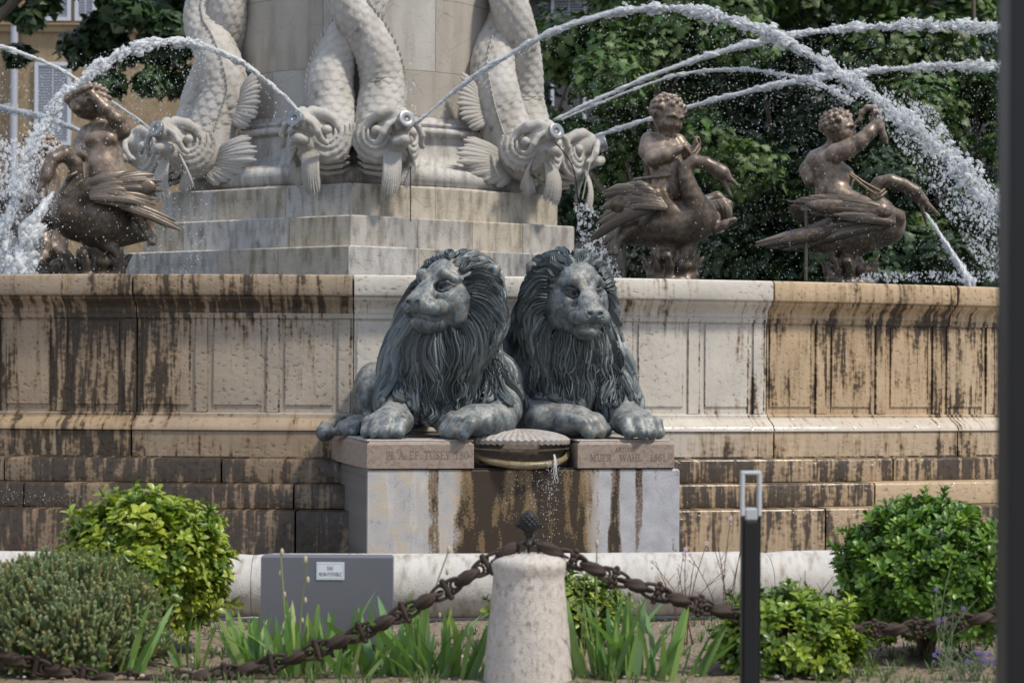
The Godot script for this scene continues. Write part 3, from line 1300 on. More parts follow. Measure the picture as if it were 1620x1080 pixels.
func set_pedestal():
	var o := thing("lion_pedestal", "stained stone pedestal of the two lions with a red-brown top slab and shell spout", "pedestal", Vector3(0.099, 0, -14.437), deg_to_rad(12.0))
	var blk := MB.new()
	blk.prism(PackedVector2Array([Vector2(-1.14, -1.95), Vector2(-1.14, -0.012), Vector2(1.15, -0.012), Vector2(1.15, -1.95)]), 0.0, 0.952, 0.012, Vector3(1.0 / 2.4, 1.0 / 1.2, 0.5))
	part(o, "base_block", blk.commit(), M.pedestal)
	var slab := MB.new()
	var plan := [Vector2(-1.19, -1.95), Vector2(-1.14, 0.0), Vector2(-0.375, 0.0), Vector2(-0.375, -0.32), Vector2(0.385, -0.32), Vector2(0.385, 0.0), Vector2(1.105, 0.0), Vector2(1.115, -1.95)]
	slab.prism(PackedVector2Array(plan), 0.962, 1.16, 0.03)
	part(o, "top_slab", slab.commit(), M.slab)
	var crust := MB.new()
	var cp := []
	for p in plan: cp.append(Vector2(clampf(p.x, -1.145, 1.08), p.y - (0.022 if absf(p.x) > 0.5 or p.y > -0.1 else 0.0)))
	crust.prism(PackedVector2Array(cp), 1.156, 1.166, 0.008)
	part(o, "lime_crust", crust.commit(), M.crust)
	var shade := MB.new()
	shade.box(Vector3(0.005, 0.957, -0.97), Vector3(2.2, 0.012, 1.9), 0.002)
	part(o, "joint_shade", shade.commit(), M.void)  # near-black filler that paints shade into the joint under the slab
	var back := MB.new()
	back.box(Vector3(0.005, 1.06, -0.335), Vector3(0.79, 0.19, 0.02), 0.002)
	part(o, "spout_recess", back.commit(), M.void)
	# the scallop shell over the spout
	var sh := MB.new()
	var nu := 132
	var nv := 14
	for v in nv + 1:
		for u in nu + 1:
			var f := float(v) / nv
			var a := PI * (1.0 - float(u) / nu)
			var rib := cos(a * 46.0) * 0.0055 * f
			var edge := 1.0 + 0.012 * cos(a * 46.0) * f
			var y := 1.160 + 0.078 * sqrt(maxf(0.0, 1.0 - f * f * 0.94)) + rib - 0.018 * f * f
			sh.add(Vector3(0.005 + cos(a) * 0.375 * f * edge, y, -0.245 + sin(a) * 0.345 * f * edge), Vector3.UP)
	for v in nv:
		for u in nu:
			var k := v * (nu + 1) + u
			sh.quad(k + nu + 1, k + nu + 2, k + 1, k)
	var lip := sh.v.size()
	for u in nu + 1:
		var k := nv * (nu + 1) + u
		sh.add(sh.v[k], Vector3.UP)
	for u in nu + 1:
		sh.add(sh.v[lip + u] + Vector3(0, -0.03, -0.012), Vector3.UP)
	for u in nu:
		sh.quad(lip + nu + 1 + u, lip + nu + 2 + u, lip + u + 1, lip + u)
	var l2 := sh.v.size()
	for u in nu + 1: sh.add(sh.v[lip + nu + 1 + u], Vector3.DOWN)
	for u in nu + 1:
		var p := sh.v[lip + nu + 1 + u]
		sh.add(Vector3(p.x * 0.6, 1.15, -0.25), Vector3.DOWN)
	for u in nu: sh.quad(l2 + u + nu + 1, l2 + u + nu + 2, l2 + u + 1, l2 + u)
	sh.smooth()
	part(o, "upper_shell", sh.commit(), M.crust)
	# the basin lip below it
	var lp := MB.new()
	var pts := []
	var rad := []
	for q in 41:
		var a := PI * (1.0 - q / 40.0)
		pts.append(Vector3(0.005 + cos(a) * 0.362, 1.088 - 0.105 * pow(sin(a), 0.9), -0.27 + sin(a) * 0.335))
		rad.append(0.017 + 0.010 * sin(a))
	lp.tube(pts, rad, 9)
	var k0 := lp.v.size()
	for q in 41:
		lp.add(pts[q] + Vector3(0, 0.008, 0), Vector3.UP)
	for q in 41:
		lp.add(Vector3(pts[q].x * 0.75, 0.985, -0.29), Vector3.UP)
	for q in 40: lp.quad(k0 + q, k0 + q + 1, k0 + 42 + q, k0 + 41 + q)
	part(o, "lower_shell_lip", lp.commit(), mat_copy("pale_wet", M.pale, Color(0.72, 0.66, 0.52), 0.35))
	var ridge := MB.new()
	var pr := []
	for q in 21: pr.append(Vector3(-0.36 + 0.036 * q, 1.098 - 0.014 * sin(PI * q / 20.0), -0.17 + 0.09 * sin(PI * q / 20.0)))
	ridge.tube(pr, lerp_list([0.006, 0.011, 0.006], 20), 6)
	part(o, "inner_lip", ridge.commit(), M.pale_c)
	# worn inscriptions, only just legible
	var ink := mat(Color(0.225, 0.165, 0.135), 0.9)
	for e in [["PI. A. EF. TUSEY  180-", -0.70, 1.055, 0.098], ["MUER .  WAHL  . 1861", 0.76, 1.035, 0.088], ["ANTOINE", 0.74, 1.093, 0.055]]:
		var tm := lettering(e[0], e[3], 0.002, true)
		part(o, "inscription", tm, ink, Transform3D(Basis().scaled(Vector3(0.62, 0.78, 1)), Vector3(e[1], e[2], 0.0008)))
	# a thin crust of lime where the water has dried along the top edge
	var drip := thing("falling_water", "thin trickle of water falling from the shell spout down the stained pedestal", "water", Vector3(0.099, 0, -14.437), deg_to_rad(12.0))
	var xs := []
	for q in 420:
		var near := rng.randf() < 0.55
		var x := rnd(-0.05, 0.16) if near else rnd(-0.2, 0.26)
		if rng.randf() < 0.35: x = 0.19 + rnd(-0.04, 0.04)
		var y := 1.0 - pow(rng.randf(), 1.5) * (0.75 if near else 0.4)
		var r := rnd(0.0012, 0.0032)
		xs.append(Transform3D(Basis().scaled(Vector3(r, r * rnd(1.0, 2.0), r)), Vector3(x + rnd(-0.02, 0.02), y, 0.07 + rnd(-0.02, 0.03) + (1.0 - y) * 0.03)))
	swarm(drip, "droplets", drop_mesh(), M.drop, xs)
	var strand := MB.new()
	for q in 3:
		var x := 0.165 + rnd(-0.03, 0.05)
		var z := 0.055
		strand.tube(curve_through([Vector3(x, 1.06, z - 0.03), Vector3(x, 1.02, z + 0.005), Vector3(x + rnd(-0.01, 0.01), 0.93, z + 0.015), Vector3(x + rnd(-0.02, 0.02), 0.86, z + 0.02)], 8), lerp_list([0.003, 0.005, 0.003, 0.001], 8), 5)
	part(drip, "trickle", strand.commit(), M.drop)


func mat_copy(key: String, src: StandardMaterial3D, tint: Color, rough: float) -> StandardMaterial3D:
	if not M.has(key):
		M[key] = src.duplicate()
		M[key].albedo_color = tint
		M[key].roughness = rough
	return M[key]


func drop_mesh() -> ArrayMesh:
	if not M.has("drop_mesh"):
		var mb := MB.new()
		mb.ball(Vector3.ZERO, Vector3.ONE, 6, 4)
		M.drop_mesh = mb.commit()
	return M.drop_mesh


# ---------------------------------------------------------------- bronze and stone figures

func bronze_tint(s: Sculpt, base: Color, pale: Color, dark: Color, amount: float, specks := 0.38) -> PackedColorArray:
	# cast bronze: blotches of patina, and the pale crust that settles on what faces up
	var out := PackedColorArray()
	out.resize(s.verts.size())
	for q in s.verts.size():
		var p := s.verts[q]
		var f := big.get_noise_3dv(p * 1.7) * 0.6 + fine.get_noise_3dv(p * 1.5) * 0.5
		var up := s.norms[q].y
		var w := clampf(amount * (0.35 + 0.75 * up) + f * 0.7, 0.0, 1.0)
		var dk := clampf(-f * 1.1 - up * 0.2, 0.0, 0.85)
		var speck := step3(0.12, 0.45, fine.get_noise_3dv(p * Vector3(3.2, 2.2, 3.2) + Vector3(7, 0, 0)) + 0.12 * up)
		out[q] = base.lerp(dark, dk).lerp(pale, clampf(w * 0.8 + speck * specks, 0.0, 0.92))
	return out


func lion_tint(s: Sculpt, amount: float) -> PackedColorArray:
	# blue-grey bronze with verdigris, brown streaks that run down and a pale crust on what faces up
	var out := PackedColorArray()
	out.resize(s.verts.size())
	for q in s.verts.size():
		var p := s.verts[q]
		var up := s.norms[q].y
		var a := fine.get_noise_3dv(p * Vector3(2.4, 0.9, 2.4))
		var b := fine.get_noise_3dv(p * 1.1 + Vector3(3, 5, 1))
		var c := fine.get_noise_3dv(p * 5.5 + Vector3(9, 2, 4))
		var col := Color(0.112, 0.134, 0.148).lerp(Color(0.145, 0.196, 0.215), clampf(0.3 + b * 1.6, 0.0, 1.0))
		col = col.lerp(Color(0.215, 0.165, 0.110), clampf(a * 1.7 - 0.15 + 0.25 * up, 0.0, 0.75))
		col = col.lerp(Color(0.040, 0.046, 0.050), clampf(-a * 1.5 - b * 0.6 - 0.1, 0.0, 0.8))
		col = col.lerp(Color(0.42, 0.42, 0.40), clampf(amount * (0.25 + 0.85 * up) + b * 0.5 + c * 0.75 - 0.12, 0.0, 0.85))
		out[q] = col
	return out


func paw(s: Sculpt, c: Vector3, yaw: float, sc := 1.0, tilt := 0.0) -> void:
	# c: middle of the paw on the ground; yaw: where the toes point (0 towards us, positive to our right)
	var b := Basis(Vector3.UP, yaw) * Basis(Vector3.FORWARD, tilt)
	s.xf = Transform3D(b.scaled(Vector3.ONE * sc), c)
	s.ell(Vector3(0, 0.12, -0.04), Vector3(0.145, 0.105, 0.16), 0.04)
	for t in 4:
		var x := (t - 1.5) * 0.074
		var z := 0.13 - 0.022 * absf(t - 1.5) * absf(t - 1.5)
		s.cap(Vector3(x * 0.8, 0.135, z - 0.13), Vector3(x, 0.112, z), 0.05, 0.052, 0.016)
		s.cap(Vector3(x, 0.112, z), Vector3(x, 0.052, z + 0.05), 0.05, 0.046, 0.014)
		s.cut_chain([Vector3(x - 0.03, 0.03, z + 0.1), Vector3(x + 0.03, 0.03, z + 0.1)], [0.007, 0.007], 0.01)
	s.xf = Transform3D()


func lion_head(at: Vector3, yaw: float, pitch: float, sc: float) -> Sculpt:
	var s := Sculpt.new()
	var b := Basis(Vector3.UP, yaw) * Basis(Vector3.RIGHT, pitch)
	s.xf = Transform3D(b.scaled(Vector3.ONE * sc), at)
	s.squash = 0.84
	var V := func(x: float, y: float, z: float) -> Vector3: return Vector3(x, y, z)
	s.ell(Vector3(0, 0.03, -0.03), Vector3(0.185, 0.185, 0.19), 0.05)
	s.ell(Vector3(0, 0.10, 0.06), Vector3(0.125, 0.085, 0.10), 0.05)
	s.ell(Vector3(0, -0.115, 0.05), Vector3(0.125, 0.10, 0.12), 0.06)
	# broad bridge of the nose, flat on top
	s.cap(Vector3(-0.026, 0.085, 0.135), Vector3(-0.03, -0.035, 0.285), 0.042, 0.040, 0.03)
	s.cap(Vector3(0.026, 0.085, 0.135), Vector3(0.03, -0.035, 0.285), 0.042, 0.040, 0.03)
	# muzzle and whisker pads
	for d in [-1.0, 1.0]:
		s.ell(Vector3(d * 0.060, -0.074, 0.240), Vector3(0.078, 0.051, 0.096), 0.022)
		s.ell(Vector3(d * 0.118, -0.035, 0.075), Vector3(0.085, 0.095, 0.095), 0.05)
		s.ell(Vector3(d * 0.125, -0.12, 0.06), Vector3(0.06, 0.06, 0.08), 0.04)
		# brow and the cheekbone under the eye
		s.chain([Vector3(d * 0.036, 0.080, 0.178), Vector3(d * 0.078, 0.106, 0.168), Vector3(d * 0.135, 0.080, 0.122)], [0.024, 0.027, 0.023], 0.022)
		s.chain([Vector3(d * 0.05, 0.0, 0.175), Vector3(d * 0.10, -0.008, 0.150), Vector3(d * 0.15, 0.02, 0.10)], [0.022, 0.026, 0.022], 0.03)
	s.cap(Vector3(-0.040, -0.046, 0.308), Vector3(0.040, -0.046, 0.308), 0.029, 0.029, 0.016)
	s.cap(Vector3(0, -0.052, 0.312), Vector3(0, -0.072, 0.306), 0.022, 0.016, 0.02)
	# chin
	s.ell(Vector3(0, -0.148, 0.232), Vector3(0.084, 0.044, 0.084), 0.014)
	s.cap(Vector3(0, -0.140, 0.2), Vector3(0, -0.12, 0.06), 0.058, 0.10, 0.04)
	# ears
	for d in [-1.0, 1.0]:
		s.ell(Vector3(d * 0.232, 0.125, -0.07), Vector3(0.045, 0.060, 0.042), 0.02, Basis(Vector3.UP, d * 0.6) * Basis(Vector3.BACK, -d * 0.7))
	# cuts: sockets, mouth line, nostrils, the groove under the nose, the furrow of the brow
	for d in [-1.0, 1.0]:
		s.cut(Vector3(d * 0.084, 0.040, 0.190), Vector3(0.048, 0.027, 0.042), 0.02, Basis(Vector3.BACK, d * 0.26))
		s.cut(Vector3(d * 0.030, -0.052, 0.340), Vector3(0.015, 0.010, 0.020), 0.006)
		s.cut_chain([Vector3(d * 0.030, -0.052, 0.337), Vector3(d * 0.058, -0.040, 0.318)], [0.009, 0.005], 0.006)
		s.cut_chain([Vector3(0, -0.100, 0.340), Vector3(d * 0.03, -0.106, 0.322), Vector3(d * 0.075, -0.122, 0.272), Vector3(d * 0.112, -0.134, 0.20), Vector3(d * 0.128, -0.140, 0.15)], [0.012, 0.013, 0.014, 0.013, 0.007], 0.010)
		s.cut(Vector3(d * 0.242, 0.125, -0.028), Vector3(0.025, 0.038, 0.030), 0.012, Basis(Vector3.BACK, -d * 0.7))
		s.cut_chain([Vector3(d * 0.045, -0.088, 0.33), Vector3(d * 0.11, -0.072, 0.25)], [0.003, 0.003], 0.008)
		s.cut_chain([Vector3(d * 0.05, -0.072, 0.335), Vector3(d * 0.115, -0.052, 0.24)], [0.003, 0.003], 0.008)
		s.cut_chain([Vector3(d * 0.052, 0.03, 0.205), Vector3(d * 0.062, -0.03, 0.23), Vector3(d * 0.085, -0.07, 0.235)], [0.010, 0.014, 0.005], 0.018)
	s.cut_chain([Vector3(0, -0.068, 0.345), Vector3(0, -0.102, 0.340)], [0.006, 0.006], 0.008)
	s.cut_chain([Vector3(0, 0.17, 0.16), Vector3(0, 0.09, 0.20)], [0.007, 0.007], 0.02)
	return s


func lion_eyes(at: Vector3, yaw: float, pitch: float, sc: float, d: float) -> Sculpt:
	var s := Sculpt.new()
	var b := Basis(Vector3.UP, yaw) * Basis(Vector3.RIGHT, pitch)
	s.xf = Transform3D(b.scaled(Vector3.ONE * sc), at)
	s.squash = 0.84
	if d:
		s.ell(Vector3(d * 0.083, 0.041, 0.148), Vector3(0.038, 0.025, 0.026), 0.004)
		s.chain([Vector3(d * 0.046, 0.026, 0.182), Vector3(d * 0.068, 0.058, 0.181), Vector3(d * 0.104, 0.064, 0.166), Vector3(d * 0.138, 0.050, 0.136)], [0.006, 0.009, 0.009, 0.005], 0.012)
		s.chain([Vector3(d * 0.046, 0.024, 0.182), Vector3(d * 0.076, 0.018, 0.178), Vector3(d * 0.110, 0.026, 0.162), Vector3(d * 0.138, 0.048, 0.136)], [0.005, 0.006, 0.006, 0.005], 0.012)
	return s


func trace_lock(body: Sculpt, head_at: Vector3, start: Vector3, length: float, steps: int, kick: Vector3, lift: float) -> Array:
	# follows the hair from the face outwards and down over the surface
	var pts := []
	var nrm := []
	var p := body.settle(start, lift)
	for q in steps + 1:
		var n := body.slope(p)
		pts.append(p)
		nrm.append(n)
		var out := p - head_at
		out.z *= 0.7
		var r := out.length()
		var dir := out.normalized() * exp(-r * r / 0.13) * 1.5 + Vector3(0, -1, 0) * (0.30 + 1.1 * step3(0.2, 0.55, r)) + kick
		if out.y > 0.18: dir += Vector3(0, 0.1, -0.9) + Vector3(signf(out.x) * 0.3, 0, 0)
		dir = (dir - n * dir.dot(n)).normalized()
		if p.y < 0.16 or (p.y < 0.30 and p.z > 0.26): dir *= 0.15
		p += dir * (length / steps)
		p -= n * (body.dist(p) - lift)
	return [pts, nrm]


func lion_mane(body: Sculpt, head: Sculpt, head_at: Vector3, hb: Basis, sc: float, sd: int, floor_y: float) -> ArrayMesh:
	var mb := MB.new()
	var r := RandomNumberGenerator.new()
	r.seed = sd
	var blue := Color(0.140, 0.164, 0.174)
	var deep := Color(0.060, 0.070, 0.075)
	var ver := Color(0.33, 0.38, 0.39)
	var tone := func() -> Color:
		var f := r.randf()
		return blue.lerp(deep, maxf(0.0, 0.75 - f * 2.4)).lerp(ver, maxf(0.0, f - 0.45) * 1.25)
	var add_lock := func(st: Vector3, L: float, w: float, h: float, lift: float, kick: Vector3) -> void:
		var tr := trace_lock(body, head_at, st, L, 12, kick, lift)
		var P: Array = tr[0]
		var N: Array = tr[1]
		# keep the face clear
		for q in P.size():
			if q > 1 and head.dist(P[q]) < -0.015:
				return
		var ph := r.randf() * TAU
		var am := r.randf_range(0.010, 0.034) * (1.0 + 14.0 * clampf(w - 0.034, 0.0, 0.03))
		for q in P.size():
			var d: Vector3 = (P[mini(q + 1, P.size() - 1)] - P[maxi(q - 1, 0)]).normalized()
			var f := float(q) / (P.size() - 1)
			P[q] += d.cross(N[q]) * sin(ph + f * 8.0) * am * minf(1.0, f * 1.6) + N[q] * (0.016 * f * sin(f * 3.0))
		mb.lock(P, N, w, h, r.randi_range(3, 5), tone.call(), 0.0, 0.62)
	# the ruff that frames the face
	for layer in 4:
		var cnt: int = [46, 48, 50, 50][layer]
		for k in cnt:
			var a := TAU * (k + 0.5 * (layer % 2)) / cnt + r.randf_range(-0.05, 0.05)
			var rr := 0.176 + 0.033 * layer + r.randf_range(-0.012, 0.012)
			var yy := cos(a)
			var q := Vector3(sin(a) * rr * 0.86, yy * rr * (0.86 if yy > 0.0 else 1.08) + 0.01, 0.085 - 0.045 * layer - 0.02 * maxf(yy, 0.0))
			if yy < -0.75: q.z += 0.07
			var st := head_at + hb * (q * sc)
			var L := r.randf_range(0.22, 0.36) * (1.0 - 0.35 * maxf(yy, 0.0)) + 0.12 * maxf(-yy, 0.0)
			add_lock.call(st, L, r.randf_range(0.018, 0.036), r.randf_range(0.022, 0.038), 0.020 - 0.004 * layer, hb * Vector3(sin(a) * 0.5, maxf(yy, 0.0) * 0.7, -0.25))
	# the heavy waved locks of beard and cheeks
	for k in 64:
		var a := PI + r.randf_range(-1.95, 1.95)
		var rr := r.randf_range(0.19, 0.27)
		var q := Vector3(sin(a) * rr * 0.86, cos(a) * rr * 1.05 + 0.01, 0.075 - (rr - 0.19) * 1.3)
		if cos(a) < -0.75: q.z += 0.05
		var st := head_at + hb * (q * sc)
		add_lock.call(st, r.randf_range(0.34, 0.58), r.randf_range(0.046, 0.070), r.randf_range(0.042, 0.060), 0.026, hb * Vector3(sin(a) * 0.3, 0, 0.05))
	# the long fall over neck, chest and shoulders
	var made := 0
	var tries := 0
	while made < 430 and tries < 5000:
		tries += 1
		var dir := Vector3(r.randf_range(-1, 1), r.randf_range(-1.0, 1.0), r.randf_range(-0.75, 1)).normalized()
		var st := Vector3(head_at.x * 0.4, r.randf_range(0.32, 1.1), -0.05) + dir * r.randf_range(0.25, 0.5)
		var p := body.settle(st, 0.0)
		if p.y < floor_y + (0.24 if absf(p.x) < 0.20 else 0.42) or p.y > 1.42 or p.z < -0.62: continue
		if head.dist(p) < 0.02: continue
		var low := step3(0.75, 0.3, p.y)
		made += 1
		add_lock.call(p, r.randf_range(0.26, 0.52), (r.randf_range(0.018, 0.034) if made % 3 else r.randf_range(0.046, 0.064)), r.randf_range(0.022, 0.042), r.randf_range(-0.004, 0.018), Vector3(r.randf_range(-0.25, 0.25), 0, 0.15 * low))
	mb.smooth()
	return mb.commit()


func lion_body(left: bool, at: Vector3, hb: Array) -> Sculpt:
	var s := Sculpt.new()
	# the mass of hair round the head
	s.xf = Transform3D((Basis(Vector3.UP, hb[0]) * Basis(Vector3.RIGHT, hb[1])).scaled(Vector3.ONE * hb[2]), at)
	s.ell(Vector3(0, 0.080, -0.065), Vector3(0.195, 0.135, 0.185), 0.06)
	s.ell(Vector3(0, -0.06, -0.075), Vector3(0.225, 0.22, 0.15), 0.08)
	s.ell(Vector3(0, -0.19, -0.04), Vector3(0.185, 0.14, 0.15), 0.08)
	s.ell(Vector3(0, -0.27, 0.02), Vector3(0.12, 0.13, 0.11), 0.08)
	s.xf = Transform3D()
	var m := 1.0 if left else -1.0
	# neck, mane mass and chest
	if left:
		s.ell(Vector3(0.03, 0.86, -0.10), Vector3(0.31, 0.36, 0.28), 0.10)
		s.ell(Vector3(0.05, 1.08, -0.12), Vector3(0.20, 0.21, 0.24), 0.08)
		s.ell(Vector3(-0.02, 0.52, -0.02), Vector3(0.355, 0.44, 0.27), 0.10)
		s.ell(Vector3(0.20, 0.50, -0.22), Vector3(0.23, 0.42, 0.28), 0.10)
		s.ell(Vector3(-0.25, 0.42, -0.20), Vector3(0.20, 0.36, 0.26), 0.10)
		s.cap(Vector3(0, 0.22, 0.12), Vector3(0.0, 0.14, 0.20), 0.19, 0.10, 0.08)
		# trunk and rump, turned away to the left behind
		s.cap(Vector3(-0.05, 0.45, -0.30), Vector3(-0.45, 0.33, -1.05), 0.33, 0.28, 0.10)
		s.ell(Vector3(-0.60, 0.30, -0.86), Vector3(0.16, 0.27, 0.30), 0.06)
		s.cap(Vector3(-0.58, 0.09, -0.70), Vector3(-0.66, 0.07, -0.42), 0.09, 0.07, 0.04)
		paw(s, Vector3(-0.70, 0.0, -0.42), -0.7, 0.75)
		s.chain([Vector3(-0.62, 0.16, -1.15), Vector3(-0.86, 0.10, -0.95), Vector3(-0.95, 0.07, -0.66), Vector3(-0.935, 0.05, -0.52)], [0.05, 0.045, 0.04, 0.036], 0.03)
		s.ell(Vector3(-0.93, 0.03, -0.45), Vector3(0.075, 0.072, 0.12), 0.03)
		# left foreleg, stretched towards us
		s.chain([Vector3(-0.23, 0.50, -0.02), Vector3(-0.33, 0.27, 0.10), Vector3(-0.37, 0.16, 0.34)], [0.17, 0.135, 0.10], 0.06)
		paw(s, Vector3(-0.385, 0.0, 0.44), -0.32, 1.08)
		# right foreleg, laid across and turned inwards
		s.chain([Vector3(0.33, 0.42, -0.02), Vector3(0.42, 0.22, 0.12), Vector3(0.40, 0.14, 0.32), Vector3(0.33, 0.13, 0.40)], [0.17, 0.14, 0.115, 0.12], 0.06)
		paw(s, Vector3(0.20, 0.005, 0.43), -1.02, 1.14, 0.12)
	else:
		s.ell(Vector3(-0.03, 0.86, -0.08), Vector3(0.30, 0.36, 0.28), 0.10)
		s.ell(Vector3(-0.02, 1.08, -0.12), Vector3(0.20, 0.21, 0.24), 0.08)
		s.ell(Vector3(0.0, 0.52, -0.02), Vector3(0.36, 0.44, 0.27), 0.10)
		s.ell(Vector3(-0.22, 0.62, -0.24), Vector3(0.22, 0.47, 0.28), 0.10)
		s.ell(Vector3(0.22, 0.42, -0.14), Vector3(0.20, 0.38, 0.24), 0.10)
		s.cap(Vector3(0.0, 0.25, 0.10), Vector3(0.0, 0.16, 0.16), 0.19, 0.10, 0.08)
		s.cap(Vector3(0.0, 0.45, -0.30), Vector3(-0.18, 0.33, -1.02), 0.33, 0.28, 0.10)
		s.ell(Vector3(0.12, 0.30, -0.86), Vector3(0.16, 0.27, 0.30), 0.06)
		paw(s, Vector3(0.20, 0.0, -0.42), 0.5, 0.75)
		# the leg folded across in front of the chest
		s.chain([Vector3(-0.34, 0.42, -0.02), Vector3(-0.38, 0.18, 0.10), Vector3(-0.20, 0.145, 0.30), Vector3(-0.06, 0.14, 0.36)], [0.17, 0.15, 0.125, 0.118], 0.06)
		paw(s, Vector3(0.06, 0.005, 0.38), 1.12, 1.12, -0.10)
		s.chain([Vector3(0.26, 0.48, -0.02), Vector3(0.36, 0.27, 0.12), Vector3(0.44, 0.15, 0.32)], [0.17, 0.135, 0.105], 0.06)
		paw(s, Vector3(0.475, 0.0, 0.40), 0.42, 1.08)
	return s


func set_sculptures():
	var jobs := []
	var L := {}
	L.lat = Vector3(0.05, 1.035, 0.17)
	L.rat = Vector3(0.015, 1.055, 0.19)
	L.lb = [deg_to_rad(-35.0), deg_to_rad(-2.0), 1.40]
	L.rb = [deg_to_rad(20.0), deg_to_rad(9.0), 1.40]
	L.lh = lion_head(L.lat, L.lb[0], L.lb[1], L.lb[2])
	L.rh = lion_head(L.rat, L.rb[0], L.rb[1], L.rb[2])
	L.le = [lion_eyes(L.lat, L.lb[0], L.lb[1], L.lb[2], -1.0), lion_eyes(L.lat, L.lb[0], L.lb[1], L.lb[2], 1.0)]
	L.re = [lion_eyes(L.rat, L.rb[0], L.rb[1], L.rb[2], -1.0), lion_eyes(L.rat, L.rb[0], L.rb[1], L.rb[2], 1.0)]
	L.lbody = lion_body(true, L.lat, L.lb)
	L.rbody = lion_body(false, L.rat, L.rb)
	jobs.append_array([[L.lh, 0.0075], [L.rh, 0.0075], [L.lbody, 0.016], [L.rbody, 0.016], [L.le[0], 0.005], [L.le[1], 0.005], [L.re[0], 0.005], [L.re[1], 0.005]])
	var fa := fish_head(-1.0)
	var fb := fish_head(1.0)
	jobs.append_array([[fa, 0.017], [fb, 0.017]])
	var sw := [swan_left(), swan_mid(), swan_right()]
	for x in sw:
		jobs.append([x.bird, 0.013])
		jobs.append([x.child, 0.011])
	carve(jobs)
	for side in 2:
		var at: Vector3 = Vector3(-0.49, 1.158, -14.95) if side == 0 else Vector3(0.4275, 1.158, -15.2)
		var o := thing("bronze_lion", ["blue-grey bronze lion looking to the left, tail over the slab edge", "blue-grey bronze lion facing us on the right, one foreleg folded across its chest"][side], "lion statue", at, 0.0, "bronze lions on the pedestal")
		var h: Sculpt = L.lh if side == 0 else L.rh
		var bd: Sculpt = L.lbody if side == 0 else L.rbody
		var hp: Vector3 = L.lat if side == 0 else L.rat
		var hb: Array = L.lb if side == 0 else L.rb
		var base := Color(0.105, 0.122, 0.132)
		part(o, "body", bd.mesh(lion_tint(bd, 0.55)), M.lion)
		part(o, "head", h.mesh(lion_tint(h, 0.38)), M.lion)
		for ey in (L.le if side == 0 else L.re): part(o, "eye", ey.mesh(bronze_tint(ey, base * 0.8, Color(0.2, 0.2, 0.19), Color(0.02, 0.022, 0.024), 0.2)), M.lion)
		var b := Basis(Vector3.UP, hb[0]) * Basis(Vector3.RIGHT, hb[1])
		part(o, "mane", lion_mane(bd, h, hp, b, hb[2], 300 + side, 0.0), M.lion)
	place_fish(fa, fb)
	place_swans(sw)


# ---------------------------------------------------------------- the carved fish, built in the frame of one pair: x right, y up from the tier, z outwards

func fish_path(sd: float) -> Array:
	var P := [[0.33, 0.55, 2.62], [0.33, 0.80, 2.50], [0.36, 1.10, 2.40], [0.38, 1.38, 2.33], [0.31, 1.72, 2.28], [0.14, 2.04, 2.27], [-0.05, 2.28, 2.29], [-0.17, 2.55, 2.30], [-0.16, 2.90, 2.24], [0.02, 3.25, 2.16], [0.12, 3.6, 2.1], [0.02, 4.0, 2.08], [-0.12, 4.4, 2.06]]
	var out := []
	for q in P.size():
		var bump := 0.0
		if q >= 4 and q <= 8: bump = 0.17 * sin((q - 3) / 6.0 * PI) * (1.0 if sd > 0.0 else -0.55)
		out.append(Vector3(sd * P[q][0] * 0.91, P[q][1], P[q][2] + bump))
	return out


const FISH_R := [0.35, 0.345, 0.335, 0.325, 0.31, 0.295, 0.28, 0.262, 0.235, 0.18, 0.135, 0.09, 0.05]


func fish_at(sd: float, x: float, y: float, z: float) -> Vector3:
	return Vector3(sd * x, y, z if z < 2.6 else 2.6 + (z - 2.6) * 1.65)


